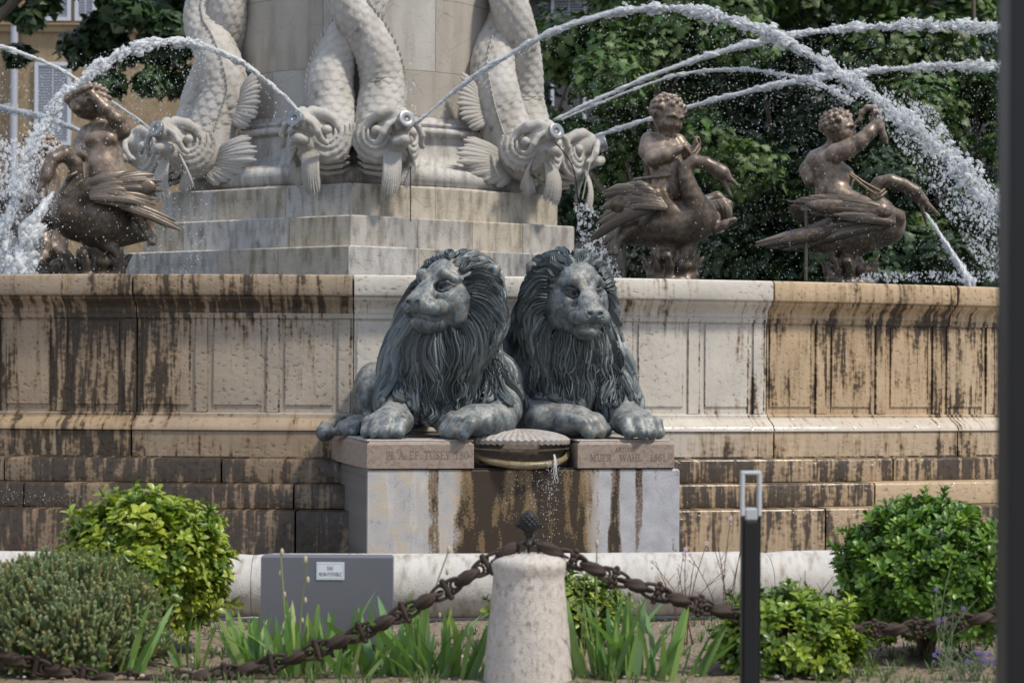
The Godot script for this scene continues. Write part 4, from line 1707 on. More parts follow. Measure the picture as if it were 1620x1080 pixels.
func fish_head(sd: float) -> Sculpt:
	var s := Sculpt.new()
	var V := func(x: float, y: float, z: float) -> Vector3: return fish_at(sd, x, y, z)
	s.ell(V.call(0.37, 0.50, 2.70), Vector3(0.31, 0.33, 0.42), 0.06)
	s.cap(V.call(0.34, 0.6, 2.58), V.call(0.33, 0.86, 2.46), 0.31, 0.30, 0.05)
	# snout, with the spout bored into the upper lip
	s.cap(V.call(0.42, 0.62, 2.80), V.call(0.62, 0.73, 3.02), 0.245, 0.145, 0.06)
	s.ell(V.call(0.665, 0.745, 3.06), Vector3(0.125, 0.125, 0.11), 0.04)
	# lower lip and the throat
	s.cap(V.call(0.46, 0.42, 2.86), V.call(0.655, 0.515, 3.02), 0.19, 0.085, 0.05)
	s.chain([V.call(0.57, 0.50, 3.09), V.call(0.665, 0.525, 3.09), V.call(0.735, 0.53, 2.99)], [0.06, 0.07, 0.055], 0.02)
	s.cut(V.call(0.72, 0.625, 3.12), Vector3(0.15, 0.032, 0.13), 0.03, Basis(Vector3.BACK, sd * 0.1))
	# on either side of the head: a scrolled brow over the eye, the eye itself and the folds of the gill cover
	for far in 2:
		var W := func(x: float, y: float, z: float) -> Vector3:
			var p := fish_at(1.0, x, y, z)
			if far:
				var m := Vector3(0.88, 0.0, -0.475)
				p -= m * (2.0 * (p - Vector3(0.39, 0.0, 2.86)).dot(m))
			return Vector3(sd * p.x, p.y, p.z)
		s.chain([W.call(0.60, 0.84, 3.03), W.call(0.50, 0.885, 2.98), W.call(0.36, 0.86, 2.97), W.call(0.24, 0.80, 2.92), W.call(0.17, 0.68, 2.92)], [0.055, 0.075, 0.075, 0.06, 0.045], 0.018)
		s.chain([W.call(0.56, 0.76, 3.10), W.call(0.47, 0.70, 3.12), W.call(0.41, 0.60, 3.13), W.call(0.36, 0.50, 3.10), W.call(0.31, 0.47, 3.09)], [0.035, 0.042, 0.042, 0.035, 0.04], 0.014)
		s.ell(W.call(0.32, 0.655, 3.0), Vector3(0.072, 0.062, 0.06), 0.012)
		for ring in [[0.125, 0.028], [0.195, 0.038], [0.27, 0.046], [0.34, 0.042]]:
			var pts := []
			var rs := []
			for q in 11:
				var a := deg_to_rad(lerpf(-200.0, 20.0, q / 10.0))
				var rr: float = ring[0]
				var x := 0.315 - cos(a) * rr * 0.9 * 1.0
				var y := 0.625 + sin(a) * rr
				# on the cheek's bulge
				var dz := 0.10 * (1.0 - rr * rr * 5.0)
				pts.append(W.call(x, y, 2.91 + dz - 0.10 * clampf(0.315 - x, 0.0, 0.4)))
				rs.append(ring[1] * (0.25 + 0.75 * sqrt(sin(PI * (q + 0.4) / 10.8))))
			s.chain(pts, rs, 0.012)
	# throat folds
	for q in 4:
		var y := 0.36 - 0.065 * q
		s.chain([V.call(0.64 - 0.03 * q, y + 0.06, 2.96 - 0.05 * q), V.call(0.50, y, 2.985 - 0.05 * q), V.call(0.33, y - 0.03, 2.985 - 0.06 * q), V.call(0.16, y + 0.0, 2.93 - 0.06 * q), V.call(0.06, y + 0.06, 2.84 - 0.06 * q)], [0.02, 0.034, 0.036, 0.034, 0.02], 0.014)
	return s


func fin_fan(mb: MB, root: Vector3, root2: Vector3, tips: Array, nrm: Vector3, w: float, h: float, bulge: float, col := Color.WHITE, tone := 0.08, rays := 24) -> void:
	# rays of a fin or feathers of a wing: from along root..root2 to along the curve tips
	var T := curve_through(tips, rays)
	for q in T.size():
		var f := float(q) / (T.size() - 1)
		var a := root.lerp(root2, f)
		var b: Vector3 = T[q]
		b = a.lerp(b, 1.0 + 0.05 * sin(q * 2.3))
		var pts := []
		var ns := []
		for k in 7:
			var u := k / 6.0
			pts.append(a.lerp(b, u) + nrm * (bulge * sin(u * PI) - bulge * 0.5 * u * u))
			ns.append(nrm)
		var c := col.lerp(Color(0, 0, 0), tone * rng.randf())
		mb.lock(pts, ns, w, h, 1.0, c, 0.75, 0.18)


func stone_tint(s: Sculpt) -> PackedColorArray:
	var out := PackedColorArray()
	out.resize(s.verts.size())
	for q in s.verts.size():
		out[q] = fish_colour(s.verts[q])
	return out


func fish_colour(p: Vector3) -> Color:
	var f := big.get_noise_3dv(p * Vector3(2.2, 0.8, 2.2))
	var g := fine.get_noise_3dv(p * 0.8)
	var c := Color(0.50, 0.48, 0.45).lerp(Color(0.37, 0.345, 0.305), clampf(0.35 + f, 0.0, 1.0))
	c = c.lerp(Color(0.16, 0.14, 0.12), step3(0.38, 0.62, f * 0.7 + g * 0.6 + (0.12 if p.y < 0.35 else 0.0)) * 0.8)
	return c


func fish_body(sd: float) -> ArrayMesh:
	var steps := 190
	var P := curve_through(fish_path(sd), steps)
	var R := lerp_list(FISH_R, steps)
	var seg := 72
	var mb := MB.new()
	var along := 0.0
	for q in steps + 1:
		var dir: Vector3 = (P[mini(q + 1, steps)] - P[maxi(q - 1, 0)]).normalized()
		var z := (Vector3(0, 0, 1) - dir * dir.z).normalized()
		var x := dir.cross(z)
		if q > 0: along += P[q].distance_to(P[q - 1])
		for k in seg + 1:
			var a := TAU * k / seg
			# overlapping scales whose rounded edges point along the tail
			var n := 12.0
			var v: float = -along / (0.115 * (0.55 + 0.45 * R[q] / 0.3))
			var row: float = floorf(v)
			var best := -1.0
			for o in 2:
				var rr: float = row - o
				var fu := fposmod(a / TAU * n + 0.5 * fposmod(rr, 2.0), 1.0) - 0.5
				var fv: float = v - rr
				var lim := sqrt(maxf(0.0, 1.0 - 3.6 * fu * fu)) * 1.12 + 0.35
				if fv < lim:
					best = maxf(best, fv / 1.47 if o == 0 else fv / 1.47)
			var nn := x * sin(a) + z * cos(a)
			var bump := 0.025 * (pow(best, 0.8) if best > 0.0 else 0.0)
			var flat := 1.0 - 0.10 * absf(sin(a))
			var p: Vector3 = P[q] + nn * (R[q] * flat + bump * clampf(R[q] / 0.2, 0.4, 1.0))
			mb.add(p, nn, Vector2.ZERO, fish_colour(p))
	for q in steps:
		for k in seg:
			var b := q * (seg + 1) + k
			mb.quad(b, b + 1, b + seg + 2, b + seg + 1)
	mb.smooth()
	for q in steps + 1:   # close the seam's shading
		var a := q * (seg + 1)
		var nn := (mb.n[a] + mb.n[a + seg]).normalized()
		mb.n[a] = nn
		mb.n[a + seg] = nn
	return mb.commit()


func make_fish(sd: float, head: Sculpt, called: String) -> Node3D:
	var o := thing(called, "fish", "stone fish", Vector3(-2.1, 4.14, -29.0), 0.0, "carved fish round the column")
	var V := func(x: float, y: float, z: float) -> Vector3: return fish_at(sd, x, y, z)
	part(o, "head", head.mesh(stone_tint(head)), M.fish)
	part(o, "scaled_body", fish_body(sd), M.fish)
	# serrated crest along the back
	var cr := MB.new()
	var P := curve_through(fish_path(sd), 60)
	var R := lerp_list(FISH_R, 60)
	for q in range(4, 50):
		var p: Vector3 = P[q]
		var dir: Vector3 = (P[q + 1] - P[q - 1]).normalized()
		var out := (V.call(1.0, 0.0, 0.35) as Vector3)
		if q > 24: out = out.lerp(V.call(0.9, 0.3, 0.5), clampf((q - 24) / 10.0, 0.0, 1.0))
		out = (out - dir * dir.dot(out)).normalized()
		var r: float = R[q] * 0.9
		cr.lock([p + out * (r - 0.03) - dir * 0.02, p + out * (r + 0.02) + dir * 0.02, p + out * (r + 0.035) + dir * 0.05, p + out * (r + 0.038) + dir * 0.075], [dir.cross(out), dir.cross(out), dir.cross(out), dir.cross(out)], 0.03, 0.018, 1.0, fish_colour(p), 0.4, 0.1)
	cr.smooth()
	part(o, "crest", cr.commit(), M.fish)
	# beard fins under the chin
	var bd := MB.new()
	var c0 := fish_colour(Vector3(sd, 0.3, 2.8))
	fin_fan(bd, V.call(0.62, 0.40, 2.98), V.call(0.42, 0.34, 3.02), [V.call(0.60, -0.10, 2.98), V.call(0.52, -0.17, 3.06), V.call(0.40, -0.12, 3.06)], V.call(0.25, 0.1, 1.0).normalized(), 0.026, 0.028, 0.05, c0)
	fin_fan(bd, V.call(0.70, 0.46, 2.92), V.call(0.60, 0.36, 2.82), [V.call(0.80, 0.05, 2.82), V.call(0.72, -0.05, 2.86), V.call(0.62, 0.0, 2.9)], V.call(1.0, 0.1, 0.4).normalized(), 0.026, 0.026, 0.05, c0)
	bd.smooth()
	part(o, "beard_fin", bd.commit(), M.fish)
	# the steel spout
	var nz := MB.new()
	nz.lathe([Vector2(0.0, -0.06), Vector2(0.10, -0.06), Vector2(0.112, -0.05), Vector2(0.112, 0.03), Vector2(0.104, 0.04), Vector2(0.05, 0.04), Vector2(0.045, 0.03), Vector2(0.024, 0.025), Vector2(0.02, -0.02), Vector2(0.0, -0.02)], 22)
	for q in 4:
		var a := TAU * q / 4 + 0.4
		nz.ball(Vector3(cos(a) * 0.077, 0.04, sin(a) * 0.077), Vector3(0.009, 0.006, 0.009), 6, 4)
	var dir := Vector3(sd * 0.52, 0.30, 0.95).normalized()
	part(o, "spout", nz.commit(), M.steel, Transform3D(turn_to(dir), V.call(0.70, 0.765, 3.11)))
	return o


func spread_fins(o: Node3D, sd: float, k: int) -> void:
	if k == 0 or (k == 1) == (sd < 0.0): return
	var V := func(x: float, y: float, z: float) -> Vector3: return fish_at(sd, x, y, z)
	var c0 := fish_colour(Vector3(sd, 0.3, 2.8))
	# breast fin spread along the ledge, and a raised fin behind
	var f1 := MB.new()
	fin_fan(f1, V.call(0.50, 0.50, 2.55), V.call(0.45, 0.25, 2.62), [V.call(1.05, 0.72, 2.30), V.call(1.28, 0.45, 2.28), V.call(1.05, 0.22, 2.40), V.call(0.75, 0.08, 2.60)], V.call(0.55, 0.1, 0.8).normalized(), 0.075, 0.03, 0.06, c0, 0.08, 14)
	f1.smooth()
	part(o, "breast_fin", f1.commit(), M.fish)
	var f2 := MB.new()
	fin_fan(f2, V.call(0.56, 1.0, 2.32), V.call(0.60, 1.35, 2.20), [V.call(0.78, 0.85, 2.22), V.call(0.94, 1.05, 2.12), V.call(0.93, 1.35, 2.08), V.call(0.82, 1.62, 2.08)], V.call(0.4, 0.0, 0.9).normalized(), 0.065, 0.028, 0.04, c0, 0.08, 12)
	f2.smooth()
	part(o, "side_fin", f2.commit(), M.fish)


func place_fish(fa: Sculpt, fb: Sculpt):
	var lab := [
		["grey carved fish at the column's left corner whose steel spout faces us", "grey carved fish half hidden behind the left swan rider at the column's left corner"],
		["pale carved fish of the middle pair, spout pointing left", "pale carved fish of the middle pair, spout pointing right"],
		["sunlit carved fish at the column's right corner with its spout towards us", "sunlit carved fish farthest right, seen from its open-mouthed side"]]
	var a := make_fish(-1.0, fa, "carved_fish")
	var b := make_fish(1.0, fb, "carved_fish")
	var turns := [-59.3, 0.7, 60.7]
	for k in 3:
		for e in 2:
			var src: Node3D = a if e == 0 else b
			var o := src
			if k > 0:
				o = src.duplicate()
				o.name = numbered("carved_fish")
				add_child(o)
			o.rotation.y = deg_to_rad([turns[1], turns[0], turns[2]][k])
			spread_fins(o, -1.0 if e == 0 else 1.0, k)
			var which: Array = lab[[1, 0, 2][k]]
			o.set_meta("label", which[e] if k != 1 else which[1 - e])
	# cords that hang from two spouts
	for e in [[place(878, 225, 26.3), place(905, 262, 26.2), place(915, 320, 26.3), "thin dark cord hanging from the right-hand fish spout"], [place(940, 232, 27.2), place(932, 262, 27.0), place(921, 315, 26.9), "pale cord hanging at the mouth of the rightmost fish"], [place(648, 218, 26.0), place(649, 270, 25.9), place(649, 350, 25.3), "thin black cord hanging down the middle of the pedestal"]]:
		var mb := MB.new()
		mb.tube(curve_through([e[0], e[1], e[2]], 12), lerp_list([0.008, 0.008], 12), 5)
		solo("hanging_cord", mb.commit(), M.cord if "pale" in e[3] else M.void, e[3], "cord")


# ---------------------------------------------------------------- bronze children riding swans

class Frame:
	# positions read off in hundredths: px to the right, py downwards from the foot of the figure
	var x0 := 0.0
	var s := 1.0
	func _init(ref: float, scale: float):
		x0 = ref
		s = scale
	func p(px: float, py: float, z := 0.0) -> Vector3:
		return Vector3((px - x0) / s, (440.0 - py) / s, z)
	func r(px: float) -> float:
		return px / s


func child_head(s: Sculpt, c: Vector3, yaw: float, pitch: float, roll: float, sc: float, hair: int) -> void:
	s.xf = Transform3D((Basis(Vector3.UP, yaw) * Basis(Vector3.RIGHT, pitch) * Basis(Vector3.BACK, roll)).scaled(Vector3.ONE * sc), c)
	s.ell(Vector3(0, 0.03, -0.01), Vector3(0.15, 0.155, 0.17), 0.03)
	s.ell(Vector3(0, -0.05, 0.045), Vector3(0.125, 0.12, 0.125), 0.05)
	for d in [-1.0, 1.0]:
		s.ell(Vector3(d * 0.065, -0.065, 0.105), Vector3(0.06, 0.055, 0.055), 0.03)      # cheeks
		s.cut(Vector3(d * 0.056, 0.005, 0.168), Vector3(0.032, 0.02, 0.03), 0.018)
		s.ell(Vector3(d * 0.056, 0.003, 0.136), Vector3(0.024, 0.017, 0.02), 0.004)
		s.chain([Vector3(d * 0.02, 0.034, 0.165), Vector3(d * 0.06, 0.042, 0.158), Vector3(d * 0.1, 0.02, 0.125)], [0.012, 0.014, 0.01], 0.02)
		s.ell(Vector3(d * 0.15, -0.02, -0.005), Vector3(0.02, 0.042, 0.03), 0.012)
	s.cap(Vector3(0, 0.01, 0.158), Vector3(0, -0.045, 0.178), 0.014, 0.022, 0.02)
	s.ell(Vector3(0, -0.098, 0.148), Vector3(0.034, 0.012, 0.02), 0.012)
	s.ell(Vector3(0, -0.12, 0.142), Vector3(0.028, 0.012, 0.02), 0.012)
	s.cut_chain([Vector3(-0.034, -0.108, 0.158), Vector3(0, -0.109, 0.172), Vector3(0.034, -0.108, 0.158)], [0.005, 0.006, 0.005], 0.008)
	s.ell(Vector3(0, -0.155, 0.115), Vector3(0.045, 0.035, 0.04), 0.03)
	# curls
	var r := RandomNumberGenerator.new()
	r.seed = hair
	for q in 64:
		var f := acos(1.0 - 2.0 * (q + 0.5) / 90.0)
		var a := q * 2.39996
		var u := Vector3(sin(f) * cos(a), cos(f), sin(f) * sin(a))
		if u.z > 0.45 and u.y < 0.62: continue
		var at := Vector3(0, 0.03, -0.01) + u * Vector3(0.15, 0.152, 0.168)
		var t := Vector3(u.z, 0.2, -u.x).normalized() * r.randf_range(0.02, 0.035)
		s.chain([at - t * 1.3, at + u * r.randf_range(0.004, 0.016), at + t + Vector3(0, -0.03, 0)], [0.016, r.randf_range(0.020, 0.030), 0.010], 0.014)
	s.xf = Transform3D()


func child_hand(s: Sculpt, wrist: Vector3, dir: Vector3, palm: Vector3, sc: float, curl: float, mirror: float) -> void:
	# dir: along the hand; palm: where the palm faces
	var y := dir.normalized()
	var z := (palm - y * y.dot(palm)).normalized()
	var x := y.cross(z) * mirror
	var to := func(a: float, b: float, c: float) -> Vector3: return wrist + (x * a + y * b + z * c) * sc
	s.cap(to.call(0, 0.0, 0), to.call(0, 0.06, 0.005), 0.034 * sc, 0.036 * sc, 0.02 * sc)
	var ln := [0.052, 0.062, 0.058, 0.046]
	for q in 4:
		var fx := (q - 1.5) * 0.023
		var a: Vector3 = to.call(fx, 0.075, 0.0)
		var l: float = ln[q]
		var b: Vector3 = to.call(fx * 1.1, 0.075 + l * 0.55 * cos(curl * 0.5), l * 0.55 * sin(curl * 0.5))
		var c: Vector3 = to.call(fx * 1.1, 0.075 + l * (0.55 * cos(curl * 0.5) + 0.45 * cos(curl * 1.5)), l * (0.55 * sin(curl * 0.5) + 0.45 * sin(curl * 1.5)))
		s.chain([a, b, c], [0.0125 * sc, 0.0115 * sc, 0.010 * sc], 0.004 * sc)
	s.chain([to.call(-0.03, 0.02, 0.01), to.call(-0.052, 0.05, 0.026), to.call(-0.045, 0.075, 0.042)], [0.015 * sc, 0.013 * sc, 0.011 * sc], 0.006 * sc)


func rock_and_reeds(s: Sculpt, c: Vector3, w: float) -> void:
	s.ell(c + Vector3(0, -0.30, 0), Vector3(w, 0.34, w * 0.9), 0.05)
	s.ell(c + Vector3(0, 0.02, -0.05), Vector3(w * 0.55, 0.30, w * 0.5), 0.06)
	var r := RandomNumberGenerator.new()
	r.seed = 31
	for q in 11:
		var a := TAU * q / 11.0
		var b := c + Vector3(cos(a) * w * 0.55, -0.08, sin(a) * w * 0.5)
		s.chain([b, b + Vector3(cos(a) * 0.04, 0.15, sin(a) * 0.04), b + Vector3(cos(a) * 0.14, 0.24 + r.randf() * 0.08, sin(a) * 0.12)], [0.045, 0.05, 0.015], 0.03)
	for q in 8:
		var a := TAU * q / 8.0 + 0.3
		s.ell(c + Vector3(cos(a) * w * 0.6, -0.02 + 0.1 * (q % 3), sin(a) * w * 0.55), Vector3(0.08, 0.07, 0.08), 0.03)


func swan_mid() -> Dictionary:
	var f := Frame.new(1060.0, 139.7)
	var s := Sculpt.new()
	s.ell(f.p(1066, 354, 0.02), Vector3(f.r(58), f.r(40), 0.36), 0.08, Basis(Vector3.BACK, 0.12))
	s.ell(f.p(1100, 345, 0.10), Vector3(f.r(34), f.r(36), 0.30), 0.08)
	s.cap(f.p(1020, 360, -0.1), f.p(975, 375, -0.25), 0.22, 0.06, 0.08)
	s.chain([f.p(1100, 338, 0.22), f.p(1090, 312, 0.30), f.p(1081, 288, 0.33), f.p(1080, 270, 0.33), f.p(1092, 260, 0.34), f.p(1111, 264, 0.36), f.p(1128, 273, 0.37)], [0.19, 0.115, 0.088, 0.078, 0.076, 0.074, 0.076], 0.015)
	s.ell(f.p(1135, 278, 0.38), Vector3(0.105, 0.085, 0.08), 0.03, Basis(Vector3.BACK, -0.5))
	s.cap(f.p(1140, 283, 0.39), f.p(1160, 299, 0.42), 0.05, 0.018, 0.02)
	s.ell(f.p(1147, 284, 0.40), Vector3(0.03, 0.025, 0.03), 0.015)
	s.cap(f.p(1138, 289, 0.38), f.p(1150, 315, 0.40), 0.038, 0.015, 0.012)
	s.cut(f.p(1152, 299, 0.41), Vector3(0.05, 0.02, 0.06), 0.01, Basis(Vector3.BACK, -0.9))
	# shoulders of the wings
	s.chain([f.p(1055, 335, 0.26), f.p(1032, 314, 0.34), f.p(1004, 306, 0.30)], [0.11, 0.09, 0.06], 0.06)
	s.ell(f.p(1005, 318, 0.26), Vector3(f.r(46), f.r(19), 0.07), 0.05, Basis(Vector3.BACK, 0.30))
	s.chain([f.p(1105, 322, -0.06), f.p(1135, 310, -0.10), f.p(1152, 322, -0.08), f.p(1154, 340, -0.06)], [0.08, 0.06, 0.05, 0.035], 0.04)
	# legs, one webbed foot hanging behind
	s.chain([f.p(1020, 350, -0.05), f.p(990, 365, 0.02), f.p(975, 385, 0.08)], [0.14, 0.09, 0.055], 0.04)
	for q in 3: s.cap(f.p(975, 384, 0.08), f.p(964 + q * 5.0, 402, 0.04 + q * 0.05), 0.05, 0.03, 0.02)
	s.chain([f.p(1055, 390, 0.1), f.p(1052, 420, 0.1), f.p(1050, 440, 0.12)], [0.11, 0.08, 0.07], 0.04)
	s.chain([f.p(1085, 390, 0.05), f.p(1080, 420, 0.1), f.p(1088, 438, 0.14)], [0.11, 0.06, 0.05], 0.04)
	rock_and_reeds(s, f.p(1062, 432, 0.0), 0.40)
	var c := Sculpt.new()
	c.ell(f.p(1060, 302, 0.06), Vector3(0.215, 0.19, 0.20), 0.06)
	c.cap(f.p(1057, 285, 0.04), f.p(1047, 240, 0.02), 0.185, 0.195, 0.08)
	c.ell(f.p(1060, 268, 0.12), Vector3(0.16, 0.15, 0.13), 0.06)
	for d in [-1.0, 1.0]: c.ell(f.p(1049 + d * 13.0, 238, 0.15), Vector3(0.09, 0.075, 0.07), 0.05)
	c.cap(f.p(1049, 226, 0.03), f.p(1051, 208, 0.05), 0.085, 0.08, 0.04)
	child_head(c, f.p(1053, 184, 0.08), 0.62, 0.42, -0.1, 1.16, 5)
	# near arm bent across the chest
	c.chain([f.p(1026, 224, 0.06), f.p(1023, 240, 0.09), f.p(1031, 255, 0.18), f.p(1050, 250, 0.27), f.p(1068, 241, 0.30)], [0.105, 0.10, 0.088, 0.075, 0.055], 0.04)
	child_hand(c, f.p(1068, 240, 0.30), Vector3(0.9, 0.25, 0.1), Vector3(0, -0.3, -1), 1.25, 1.5, 1.0)
	c.chain([f.p(1071, 224, -0.03), f.p(1082, 240, 0.02), f.p(1090, 246, 0.10), f.p(1098, 236, 0.14)], [0.095, 0.085, 0.07, 0.05], 0.04)
	child_hand(c, f.p(1098, 236, 0.14), Vector3(0.25, 0.9, 0.1), Vector3(-1, 0, 0.3), 1.2, 1.4, -1.0)
	# legs astride: near knee under the wing, far foot beside the breast
	c.chain([f.p(1045, 308, 0.14), f.p(1040, 322, 0.26), f.p(1050, 338, 0.24)], [0.14, 0.11, 0.08], 0.05)
	c.chain([f.p(1085, 312, -0.06), f.p(1110, 325, 0.0), f.p(1126, 345, 0.14), f.p(1130, 362, 0.18)], [0.12, 0.095, 0.075, 0.055], 0.03)
	c.chain([f.p(1130, 362, 0.18), f.p(1143, 357, 0.22), f.p(1157, 350, 0.26)], [0.055, 0.05, 0.033], 0.02)
	for q in 5: c.cap(f.p(1152, 352, 0.235 + q * 0.014), f.p(1160 - q * 0.8, 349.5, 0.225 + q * 0.022), 0.016, 0.013, 0.004)
	# strap at the waist
	c.chain([f.p(1002, 286, 0.12), f.p(1030, 283, 0.19), f.p(1052, 281, 0.235), f.p(1075, 282, 0.2)], [0.022, 0.022, 0.022, 0.018], 0.008)
	var fans := [
		[f.p(1030, 306, 0.38), f.p(1042, 330, 0.40), [f.p(990, 296, 0.24), f.p(956, 300, 0.12), f.p(952, 318, 0.10), f.p(946, 345, 0.05), f.p(933, 378, -0.05)], Vector3(-0.25, 0.35, 0.9), 0.046, 0.035, 0.10],
		[f.p(1035, 312, 0.41), f.p(1050, 334, 0.42), [f.p(1000, 300, 0.34), f.p(985, 312, 0.30), f.p(990, 330, 0.32)], Vector3(-0.25, 0.35, 0.9), 0.05, 0.035, 0.06],
		[f.p(1140, 315, 0.03), f.p(1105, 322, 0.0), [f.p(1156, 350, -0.02), f.p(1135, 352, -0.08), f.p(1110, 350, -0.15)], Vector3(0.5, 0.3, 0.8), 0.045, 0.03, 0.06],
		[f.p(1000, 360, -0.1), f.p(1000, 372, 0.0), [f.p(962, 366, -0.3), f.p(955, 380, -0.3), f.p(962, 392, -0.25)], Vector3(-0.1, 0.6, 0.7), 0.04, 0.03, 0.04]]
	var reins := [[f.p(1080, 240, 0.34), f.p(1086, 256, 0.30), f.p(1092, 268, 0.27)], [f.p(1100, 232, 0.2), f.p(1096, 250, 0.24), f.p(1088, 275, 0.26)], [f.p(1078, 238, 0.36), f.p(1090, 247, 0.33), f.p(1101, 232, 0.22)], [f.p(1082, 242, 0.37), f.p(1092, 252, 0.34), f.p(1103, 238, 0.22)], [f.p(1075, 262, 0.18), f.p(1084, 272, 0.27), f.p(1097, 268, 0.27)]]
	return {"bird": s, "child": c, "fans": fans, "reins": reins, "at": place(1060, 440, 22.9), "pole": [f.p(988, 350, -0.1), f.p(988, 445, -0.1)],
		"label": "brown bronze child with bowed curly head riding a swan, nearest the pedestal's right side"}


func swan_right() -> Dictionary:
	var f := Frame.new(1345.0, 125.5)
	var s := Sculpt.new()
	s.ell(f.p(1356, 368, 0.0), Vector3(f.r(60), f.r(36), 0.32), 0.06, Basis(Vector3.BACK, 0.22))
	s.ell(f.p(1400, 360, 0.02), Vector3(f.r(30), f.r(29), 0.27), 0.06)
	s.ell(f.p(1335, 334, 0.30), Vector3(f.r(66), f.r(15), 0.07), 0.05, Basis(Vector3.BACK, -0.10))
	s.ell(f.p(1310, 366, 0.22), Vector3(f.r(84), f.r(13), 0.07), 0.05, Basis(Vector3.BACK, 0.24))
	s.cap(f.p(1320, 372, -0.02), f.p(1222, 388, -0.05), 0.25, 0.05, 0.08)
	s.chain([f.p(1408, 352, 0.04), f.p(1396, 332, 0.06), f.p(1383, 317, 0.07), f.p(1379, 303, 0.07), f.p(1388, 290, 0.07), f.p(1406, 286, 0.08), f.p(1427, 293, 0.09), f.p(1446, 304, 0.09)], [0.19, 0.125, 0.100, 0.088, 0.083, 0.080, 0.078, 0.078], 0.015)
	s.ell(f.p(1452, 312, 0.06), Vector3(0.115, 0.08, 0.075), 0.03, Basis(Vector3.BACK, -0.65))
	s.cap(f.p(1459, 318, 0.06), f.p(1484, 341, 0.07), 0.05, 0.017, 0.02)
	s.cap(f.p(1455, 321, 0.06), f.p(1464, 355, 0.06), 0.036, 0.013, 0.015)
	s.ell(f.p(1462, 315, 0.06), Vector3(0.03, 0.025, 0.03), 0.015)
	s.chain([f.p(1415, 345, 0.2), f.p(1385, 338, 0.32), f.p(1350, 338, 0.36)], [0.10, 0.12, 0.08], 0.06)
	s.chain([f.p(1345, 392, 0.12), f.p(1337, 415, 0.12), f.p(1343, 438, 0.14)], [0.12, 0.065, 0.045], 0.04)
	s.cap(f.p(1312, 390, 0.1), f.p(1316, 416, 0.12), 0.075, 0.03, 0.03)
	rock_and_reeds(s, f.p(1345, 438, 0.0), 0.42)
	var c := Sculpt.new()
	c.ell(f.p(1318, 305, 0.0), Vector3(0.225, 0.20, 0.21), 0.06)
	c.cap(f.p(1318, 292, 0.0), f.p(1306, 256, -0.02), 0.20, 0.205, 0.08)
	c.ell(f.p(1334, 280, 0.02), Vector3(0.13, 0.15, 0.16), 0.06)
	c.cap(f.p(1312, 236, 0.0), f.p(1320, 222, 0.02), 0.085, 0.085, 0.04)
	child_head(c, f.p(1324, 204, 0.03), 1.15, 0.12, 0.0, 1.22, 8)
	# raised arm with the horn
	c.chain([f.p(1318, 245, 0.18), f.p(1334, 240, 0.24), f.p(1353, 228, 0.26), f.p(1368, 214, 0.25), f.p(1378, 199, 0.22)], [0.125, 0.115, 0.098, 0.082, 0.06], 0.04)
	child_hand(c, f.p(1378, 198, 0.22), Vector3(0.25, 0.95, 0), Vector3(-1, 0.1, 0.2), 1.45, 1.7, 1.0)
	c.chain([f.p(1292, 250, -0.12), f.p(1281, 268, -0.14), f.p(1283, 285, -0.06)], [0.12, 0.11, 0.09], 0.05)
	c.chain([f.p(1325, 312, 0.14), f.p(1360, 330, 0.26), f.p(1372, 352, 0.28)], [0.15, 0.12, 0.09], 0.05)
	c.chain([f.p(1325, 312, -0.14), f.p(1360, 330, -0.26), f.p(1372, 352, -0.28)], [0.15, 0.12, 0.09], 0.05)
	# the curved horn
	c.chain([f.p(1345, 199, 0.14), f.p(1355, 193, 0.17), f.p(1358, 181, 0.19), f.p(1366, 173, 0.20), f.p(1377, 174, 0.21), f.p(1383, 184, 0.22), f.p(1387, 205, 0.22), f.p(1393, 220, 0.22), f.p(1397, 229, 0.22)], [0.018, 0.026, 0.032, 0.036, 0.04, 0.044, 0.048, 0.036, 0.02], 0.02)
	var fans := [
		[f.p(1395, 332, 0.36), f.p(1400, 350, 0.36), [f.p(1285, 311, 0.22), f.p(1256, 318, 0.12), f.p(1258, 328, 0.12), f.p(1285, 340, 0.28)], Vector3(0.05, 0.3, 0.95), 0.046, 0.035, 0.06],
		[f.p(1405, 340, 0.36), f.p(1408, 356, 0.34), [f.p(1330, 318, 0.36), f.p(1312, 330, 0.36), f.p(1318, 345, 0.38), f.p(1340, 352, 0.38)], Vector3(0.05, 0.3, 0.95), 0.05, 0.04, 0.06],
		[f.p(1400, 348, 0.36), f.p(1400, 358, 0.32), [f.p(1230, 374, 0.06), f.p(1207, 380, 0.0), f.p(1208, 388, 0.0), f.p(1250, 394, 0.1)], Vector3(0.0, 0.25, 0.95), 0.05, 0.04, 0.08],
		[f.p(1370, 325, -0.2), f.p(1360, 345, -0.25), [f.p(1268, 316, -0.3), f.p(1254, 328, -0.3), f.p(1270, 345, -0.3)], Vector3(0.0, 0.4, -0.9), 0.05, 0.035, 0.05]]
	var reins := [[f.p(1340, 278, 0.16), f.p(1362, 296, 0.17), f.p(1386, 312, 0.15)], [f.p(1338, 273, 0.15), f.p(1364, 291, 0.16), f.p(1390, 304, 0.14)], [f.p(1376, 318, 0.13), f.p(1388, 313, 0.17), f.p(1400, 303, 0.1)], [f.p(1374, 312, 0.12), f.p(1386, 308, 0.165), f.p(1398, 298, 0.1)]]
	return {"bird": s, "child": c, "fans": fans, "reins": reins, "at": place(1345, 440, 25.5), "pole": [f.p(1271, 322, 0.22), f.p(1271, 445, 0.22)],
		"label": "brown bronze child blowing a curved horn on a swan that spouts water to the right"}


